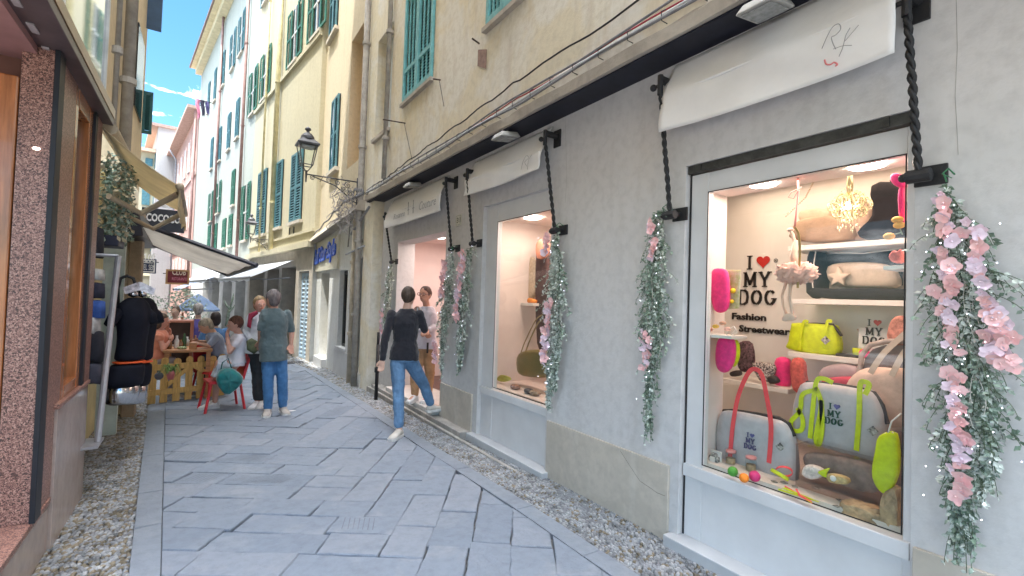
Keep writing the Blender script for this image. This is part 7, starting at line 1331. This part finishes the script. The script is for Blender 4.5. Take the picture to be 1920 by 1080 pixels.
    if not hidefeet:
        Mh = mat("shoe_%.2f_%.2f" % shoe[:2], shoe, .6, .1, 12); Msole = mat("white_sole", (.70, .70, .68), .6)
        for hp, kn, an, to in legs:
            if an not in J: continue
            f_ = (J[to]-J[an]); f_.z = 0; f_ = f_.normalized() if f_.length > .01 else face; s2 = f_.cross(Vector((0, 0, 1))); base = Vector((J[an].x, J[an].y, J[to].z-.028*h)); fz_ = (J[to].z-base.z)
            b = MB(); hl = base-f_*.055*h; secs = [(-.062, .030, .050), (-.04, .040, .085), (.02, .042, .100), (.07, .045, .072), (.13, .050, .052), (.175, .042, .042), (.20, .022, .030)]
            vs = []; 
            for (u, wd_, ht) in secs:
                for i in range(12): a = 2*math.pi*i/12; vs.append(base+f_*u*h+s2*wd_*h*math.cos(a)+Vector((0, 0, (ht*.5+ht*.5*math.sin(a))*h)))
            b.add(vs, [(i*12+j, i*12+(j+1) % 12, (i+1)*12+(j+1) % 12, (i+1)*12+j) for i in range(len(secs)-1) for j in range(12)]+[tuple(range(12)), tuple(range(72, 84))]); s_ = b.build("shoe", Mh, t, smooth=True)
            b = MB(); out = []
            for u, wd_, ht in secs: out.append(base+f_*u*h*1.03+s2*wd_*h*1.08)
            for u, wd_, ht in reversed(secs): out.append(base+f_*u*h*1.03-s2*wd_*h*1.08)
            b.prism([p+Vector((0, 0, -.012*h)) for p in out], (0, 0, .030*h)); b.build("sole", Msole, s_)
    # hair
    Mhr = mat("hair_%.2f_%.2f" % hair[:2], hair, .6, .35, 30, bump=.6, bscale=60, stretch=(1, 1, .25)); b = MB()
    b.sphere(hc+lu*.030*h-lf*.016*h, .112*h, (.78, .93, .95), 18, 12, HM)
    if hairstyle in ('bun', 'updo'): b.sphere(hc+lu*.090*h-lf*.06*h, .040*h, (1, 1, .8), 12, 8); b.sphere(hc-lf*.040*h-lu*.005*h, .080*h, (.85, .75, .9), 12, 8, HM)
    if hairstyle == 'short': b.sphere(hc-lf*.040*h-lu*.02*h, .085*h, (.85, .8, .95), 12, 8, HM)
    if hairstyle == 'bob': b.sphere(hc-lf*.035*h-lu*.04*h, .095*h, (.95, .8, 1.1), 12, 8, HM)
    # keep the face free: push hair in front of the hairline back
    for v in b.v:
        r_ = v-hc; f_ = r_.dot(lf); u_ = r_.dot(lu)
        if f_ > .045*h and u_ < .052*h: v -= lf*(f_-.040*h)
    blob(b, "hair", Mhr, t, vox*.9, 2, .012)
    # eyes and lips
    if lf.dot((CAM-hc).normalized()) > -.3:
        for sg in (-1, 1): b = MB(); e_ = hc+ls*sg*.032*h+lf*.090*h+lu*.012*h; b.sphere(e_, .011*h, (1.2, .6, .6), 10, 6, HM); ee = b.build("eye", mat("eye_white", (.6, .58, .55), .3), t, smooth=True); b = MB(); b.sphere(e_+lf*.006*h, .0055*h, (1, .4, 1), 8, 5, HM); b.build("iris", blk, ee)
        b = MB(); b.sphere(hc+lf*.103*h-lu*.048*h, .018*h, (1.2, .35, .32), 10, 6, HM); b.build("lips", mat("lip_red", (.45, .12, .10), .5), t, smooth=True)
    if glasses:
        b = MB()
        for sg in (-1, 1): c_ = hc+ls*sg*.036*h+lf*.108*h+lu*.010*h; b.tube([c_+ls*.030*h*math.cos(a*.52)+lu*.020*h*math.sin(a*.52) for a in range(13)], .0035*h, 5); b.tube([c_+ls*sg*.030*h, hc+ls*sg*.085*h+lu*.008*h], .003*h, 4)
        b.tube([hc+ls*.008*h+lf*.110*h+lu*.012*h, hc-ls*.008*h+lf*.110*h+lu*.012*h], .003*h, 4); b.build("glasses", mat("dark_red_frame", (.12, .02, .02), .4), t)
    return t
def P3(d): return {k: onY(*v) for k, v in d.items()}
def V(x, y, z=0): return Vector((x, y, z)).normalized()
def set_feet(J, L=None, R=None):
    for s_, pt in (('L', L), ('R', R)):
        if pt: z = pt[2]; a = J['a'+s_]; J['t'+s_].z = z+.035; a.z = max(a.z, z+.07)
# woman in black, one foot on the doorstep
rf = onZ(820, 770, .10); rY = rf.y
J = P3(dict(pel=(758, 668, 5.65), nek=(763, 578, 5.68), hed=(766, 557, 5.70), sL=(732, 588, 5.72), eL=(722, 636, 5.66), wL=(717, 674, 5.62), sR=(789, 589, 5.62), eR=(796, 618, 5.60), wR=(786, 596, 5.75),
            hL=(746, 682, 5.66), kL=(747, 733, 5.58), aL=(749, 789, 5.44), tL=(741, 806, 5.38), hR=(771, 680, 5.64), kR=(795, 722, 5.80), aR=(808, 755, rY-.02), tR=(824, 765, rY)))
J['aL'].z = gz(5.4)+.085; J['tL'].z = gz(5.4)+.035; J['aR'].z = .195; J['tR'].z = .14; J['wRd'] = Vector((-.1, .35, .9))
person("woman seen from behind in black jumper and cropped jeans, one foot on the doorstep", J, 1.70, V(.45, .89), look=V(.62, .78), top=(.012, .013, .020), sleeve=.97, bottom=(.13, .25, .42), blen=.93, shoe=(.62, .58, .52), hair=(.07, .048, .035), hairstyle='updo', skin=(.55, .36, .28), vox=.0068)
b = MB(); q = J['wR']+Vector((-.02, .05, .06)); b.box(q.x-.006, q.x+.006, q.y-.04, q.y+.04, q.z-.07, q.z+.07); tag(b.build("phone", mat("white_phone", (.7, .7, .72), .3), bev=.006), "white phone held at the ear of the woman in black", "phone")
# woman in white in the doorway
J = P3(dict(pel=(797, 648, 6.55), nek=(800, 574, 6.55), hed=(797, 553, 6.52), sL=(811, 582, 6.48), eL=(817, 612, 6.42), wL=(802, 620, 6.30), sR=(787, 582, 6.66), eR=(784, 612, 6.60), wR=(795, 622, 6.42),
            hL=(804, 660, 6.52), kL=(806, 700, 6.50), aL=(802, 745, 6.45), tL=(794, 755, 6.35), hR=(790, 660, 6.60), kR=(778, 700, 6.60), aR=(778, 742, 6.55), tR=(768, 750, 6.45)))
for s_ in 'LR': J['a'+s_].z = .185; J['t'+s_].z = .138
person("woman in a white shirt, tan trousers and dark red glasses standing in the pink doorway", J, 1.70, V(-.65, -.76), look=V(-.80, -.60), top=(.66, .62, .68), sleeve=.95, bottom=(.50, .30, .16), blen=.95, shoe=(.72, .72, .72), hair=(.12, .06, .04), hairstyle='updo', skin=(.60, .32, .22), vox=.0075, glasses=True)
b = MB(); q = onY(802, 645, 6.40); b.box(q.x-.012, q.x+.012, q.y-.006, q.y+.006, q.z-.13, q.z+.02); tag(b.build("belt_end", M_gdk), "dark belt end hanging at the front of the woman in white", "belt")
# man in grey green polo
Y_ = 7.34
J = P3(dict(pel=(513, 656, Y_), nek=(513, 577, Y_), hed=(511, 561, Y_), sL=(495, 586, Y_), eL=(489, 618, Y_-.03), wL=(487, 640, Y_+.16), sR=(541, 588, Y_), eR=(547, 622, Y_+.03), wR=(546, 645, Y_-.03),
            hL=(504, 668, Y_), kL=(503, 708, Y_-.02), aL=(503, 752, Y_+.02), tL=(500, 762, Y_-.10), hR=(524, 668, Y_), kR=(529, 707, Y_-.01), aR=(531, 751, Y_+.05), tR=(535, 758, Y_-.05)))
for s_ in 'LR': J['a'+s_].z = gz(Y_)+.085; J['t'+s_].z = gz(Y_)+.035
person("man seen from behind in a grey green polo shirt and blue jeans", J, 1.78, V(-.10, 1.0), look=V(-.5, .87), top=(.09, .13, .14), sleeve=.46, top_len=.14, bottom=(.07, .20, .42), blen=.96, shoe=(.45, .42, .38), hair=(.20, .17, .17), hairstyle='short', skin=(.50, .28, .21), vox=.009, female=False)
# person in white with maroon scarf
Y_ = 7.95
J = P3(dict(pel=(484, 655, Y_), nek=(486, 584, Y_), hed=(487, 571, Y_-.02), sL=(497, 592, Y_), eL=(500, 618, Y_), wL=(494, 640, Y_-.1), sR=(470, 593, Y_), eR=(462, 620, Y_), wR=(472, 640, Y_-.10),
            hL=(490, 662, Y_), kL=(490, 698, Y_), aL=(491, 736, Y_), tL=(488, 744, Y_-.1), hR=(479, 662, Y_), kR=(481, 698, Y_), aR=(483, 737, Y_), tR=(475, 746, Y_-.1)))
for s_ in 'LR': J['a'+s_].z = gz(Y_)+.085; J['t'+s_].z = gz(Y_)+.035
person("fair haired person in a loose white shirt facing the man in the grey green polo", J, 1.68, V(.15, -1), look=V(.2, -1), top=(.62, .64, .70), sleeve=.9, top_len=.05, bottom=(.04, .045, .05), blen=.93, shoe=(.70, .70, .70), hair=(.30, .20, .10), hairstyle='short', skin=(.62, .34, .26), vox=.010)
b = MB(); b.puff([onY(x, y, Y_-.16) for x, y in ((466, 588), (482, 582), (484, 588), (472, 596), (470, 616), (463, 612))], (0, 1, 0), .05); tag(b.build("scarf", mat("maroon_scarf", (.28, .02, .05), .8), smooth=True), "maroon scarf over the shoulder of the fair haired person", "scarf")
b = MB(); b.puff([onY(x, y, Y_-.22) for x, y in ((462, 640), (472, 634), (484, 640), (486, 655), (476, 664), (463, 656))], (0, 1, 0), .14); tag(b.build("handbag", mat("olive_leather", (.10, .12, .06), .6, .2, 10), smooth=True), "olive green handbag held by the fair haired person in white", "bag")
# seated woman in white dress
Y_ = 8.02
J = P3(dict(pel=(442, 680, Y_), nek=(448, 625, Y_), hed=(441, 608, Y_), sL=(450, 634, Y_-.13), eL=(431, 660, Y_-.2), wL=(426, 634, Y_-.12), sR=(447, 632, Y_+.14), eR=(434, 655, Y_+.12), wR=(427, 632, Y_+.02),
            hL=(438, 684, Y_-.09), kL=(410, 682, Y_-.1), aL=(404, 728, Y_+.1), tL=(394, 736, Y_+.1), hR=(438, 684, Y_+.09), kR=(411, 680, Y_+.15), aR=(403, 725, Y_+.25), tR=(393, 734, Y_+.2)))
J['wLd'] = Vector((-.15, .1, 1)); J['wRd'] = Vector((-.1, -.1, 1)); J['nek'].z += .0
for s_ in 'LR': J['a'+s_].z = gz(Y_)+.085; J['t'+s_].z = gz(Y_)+.035
person("woman in a white dress sitting on the red chair, both hands at her mouth", J, 1.62, V(-1, .1), look=V(-1, -.05, -.12), top=(.68, .66, .72), sleeve=.25, bottom=(.62, .66, .74), skirt=True, shoe=(.70, .68, .66), hair=(.13, .05, .03), hairstyle='updo', skin=(.62, .36, .28), vox=.010)
# seated man in grey blue T-shirt leaning over the table
Y_ = 9.3
J = P3(dict(pel=(412, 668, Y_), nek=(399, 622, Y_), hed=(386, 612, Y_), sL=(405, 632, Y_-.16), eL=(392, 648, Y_-.25), wL=(374, 645, Y_-.2), sR=(402, 628, Y_+.16), eR=(388, 642, Y_+.2), wR=(372, 640, Y_+.1),
            hL=(410, 672, Y_-.09), kL=(384, 672, Y_-.1), aL=(386, 708, Y_), tL=(378, 714, Y_), hR=(410, 672, Y_+.09), kR=(385, 670, Y_+.1), aR=(387, 706, Y_+.1), tR=(379, 712, Y_+.1)))
for s_ in 'LR': J['a'+s_].z = gz(Y_)+.085; J['t'+s_].z = gz(Y_)+.035
person("grey haired man in a grey blue T-shirt bent over the cafe table", J, 1.75, V(-1, .05), look=V(-1, -.1, -.6), top=(.22, .25, .32), sleeve=.42, bottom=(.05, .06, .10), shoe=(.2, .2, .2), hair=(.38, .32, .24), hairstyle='short', skin=(.52, .30, .21), vox=.012, female=False)
# diner at the left edge, coral top
Y_ = 9.25
J = P3(dict(pel=(297, 672, Y_), nek=(301, 618, Y_), hed=(303, 602, Y_), sL=(304, 626, Y_+.16), eL=(312, 648, Y_+.2), wL=(318, 628, Y_+.1), sR=(300, 630, Y_-.16), eR=(306, 655, Y_-.2), wR=(318, 640, Y_-.1),
            hL=(298, 678, Y_+.09), kL=(322, 676, Y_+.1), aL=(318, 712, Y_), tL=(326, 718, Y_), hR=(298, 678, Y_-.09), kR=(322, 678, Y_-.1), aR=(318, 714, Y_-.1), tR=(326, 720, Y_-.1)))
for s_ in 'LR': J['a'+s_].z = gz(Y_)+.085; J['t'+s_].z = gz(Y_)+.035
person("diner in a coral sleeveless top at the left end of the cafe table", J, 1.65, V(1, -.05), look=V(1, -.1, -.1), top=(.70, .25, .15), sleeve=.1, bottom=(.4, .35, .35), shoe=(.62, .58, .50), hair=(.10, .06, .04), hairstyle='bob', skin=(.64, .32, .24), vox=.012)
def bust(cx, head_y, hip_y, Y, look, label, **kw):
    """simple seated or standing far figure"""
    z_h = onY(cx, head_y, Y).z; H = kw.pop('H', 1.7); X = onY(cx, head_y, Y).x; h = H/1.7; s_ = look.cross(Vector((0, 0, 1))); c = Vector((X, Y, z_h)); g_ = gz(Y)
    pz = c.z-.80*h; st = pz-g_ > .75
    J = dict(hed=c, nek=c-Vector((0, 0, .17*h)), pel=c-Vector((0, 0, .72*h))); J['sL'] = J['nek']-s_*.19*h-Vector((0, 0, .06)); J['sR'] = J['nek']+s_*.19*h-Vector((0, 0, .06))
    for q, sg in (('L', -1), ('R', 1)):
        J['e'+q] = J['s'+q]+s_*sg*.05-Vector((0, 0, .27*h)); J['w'+q] = J['e'+q]+look*.20*h+Vector((0, 0, .0 if not kw.get('up') else .2)); J['h'+q] = J['pel']+s_*sg*.09-Vector((0, 0, .03))
        if J['pel'].z-g_ > .62: J['k'+q] = Vector((J['h'+q].x, J['h'+q].y, g_+.47*h*min(1, (J['pel'].z-g_)/.9))); J['a'+q] = Vector((J['h'+q].x, J['h'+q].y, g_+.085))
        else: J['k'+q] = J['h'+q]+look*.42*h; J['a'+q] = J['k'+q]*1.0; J['a'+q].z = g_+.085
        J['t'+q] = J['a'+q]+look*.10; J['t'+q].z = g_+.035
    kw.pop('up', None); return person(label, J, H, look, vox=.015, **kw)
bust(372, 581, 0, 11.6, V(.1, 1), "broad man in a violet shirt seen from behind beyond the cafe table", top=(.09, .07, .28), sleeve=.45, bottom=(.1, .1, .12), hair=(.35, .33, .32), female=False, H=1.8)
bust(404, 597, 0, 10.6, V(-.2, 1), "dark haired person in a blue shirt sitting behind the grey haired man", top=(.06, .16, .34), sleeve=.45, bottom=(.05, .05, .08), hair=(.03, .02, .02), hairstyle='bob')
bust(305, 590, 0, 12.4, V(.2, -1), "balding diner in a grey top far behind the torsos", top=(.10, .10, .13), sleeve=.45, bottom=(.1, .1, .1), hair=(.5, .42, .38), female=False)
bust(329, 585, 0, 12.8, V(-.3, -1), "far diner in a dark blue T-shirt with one hand raised to the mouth", top=(.03, .07, .20), sleeve=.4, bottom=(.1, .1, .1), hair=(.10, .06, .04), up=1)
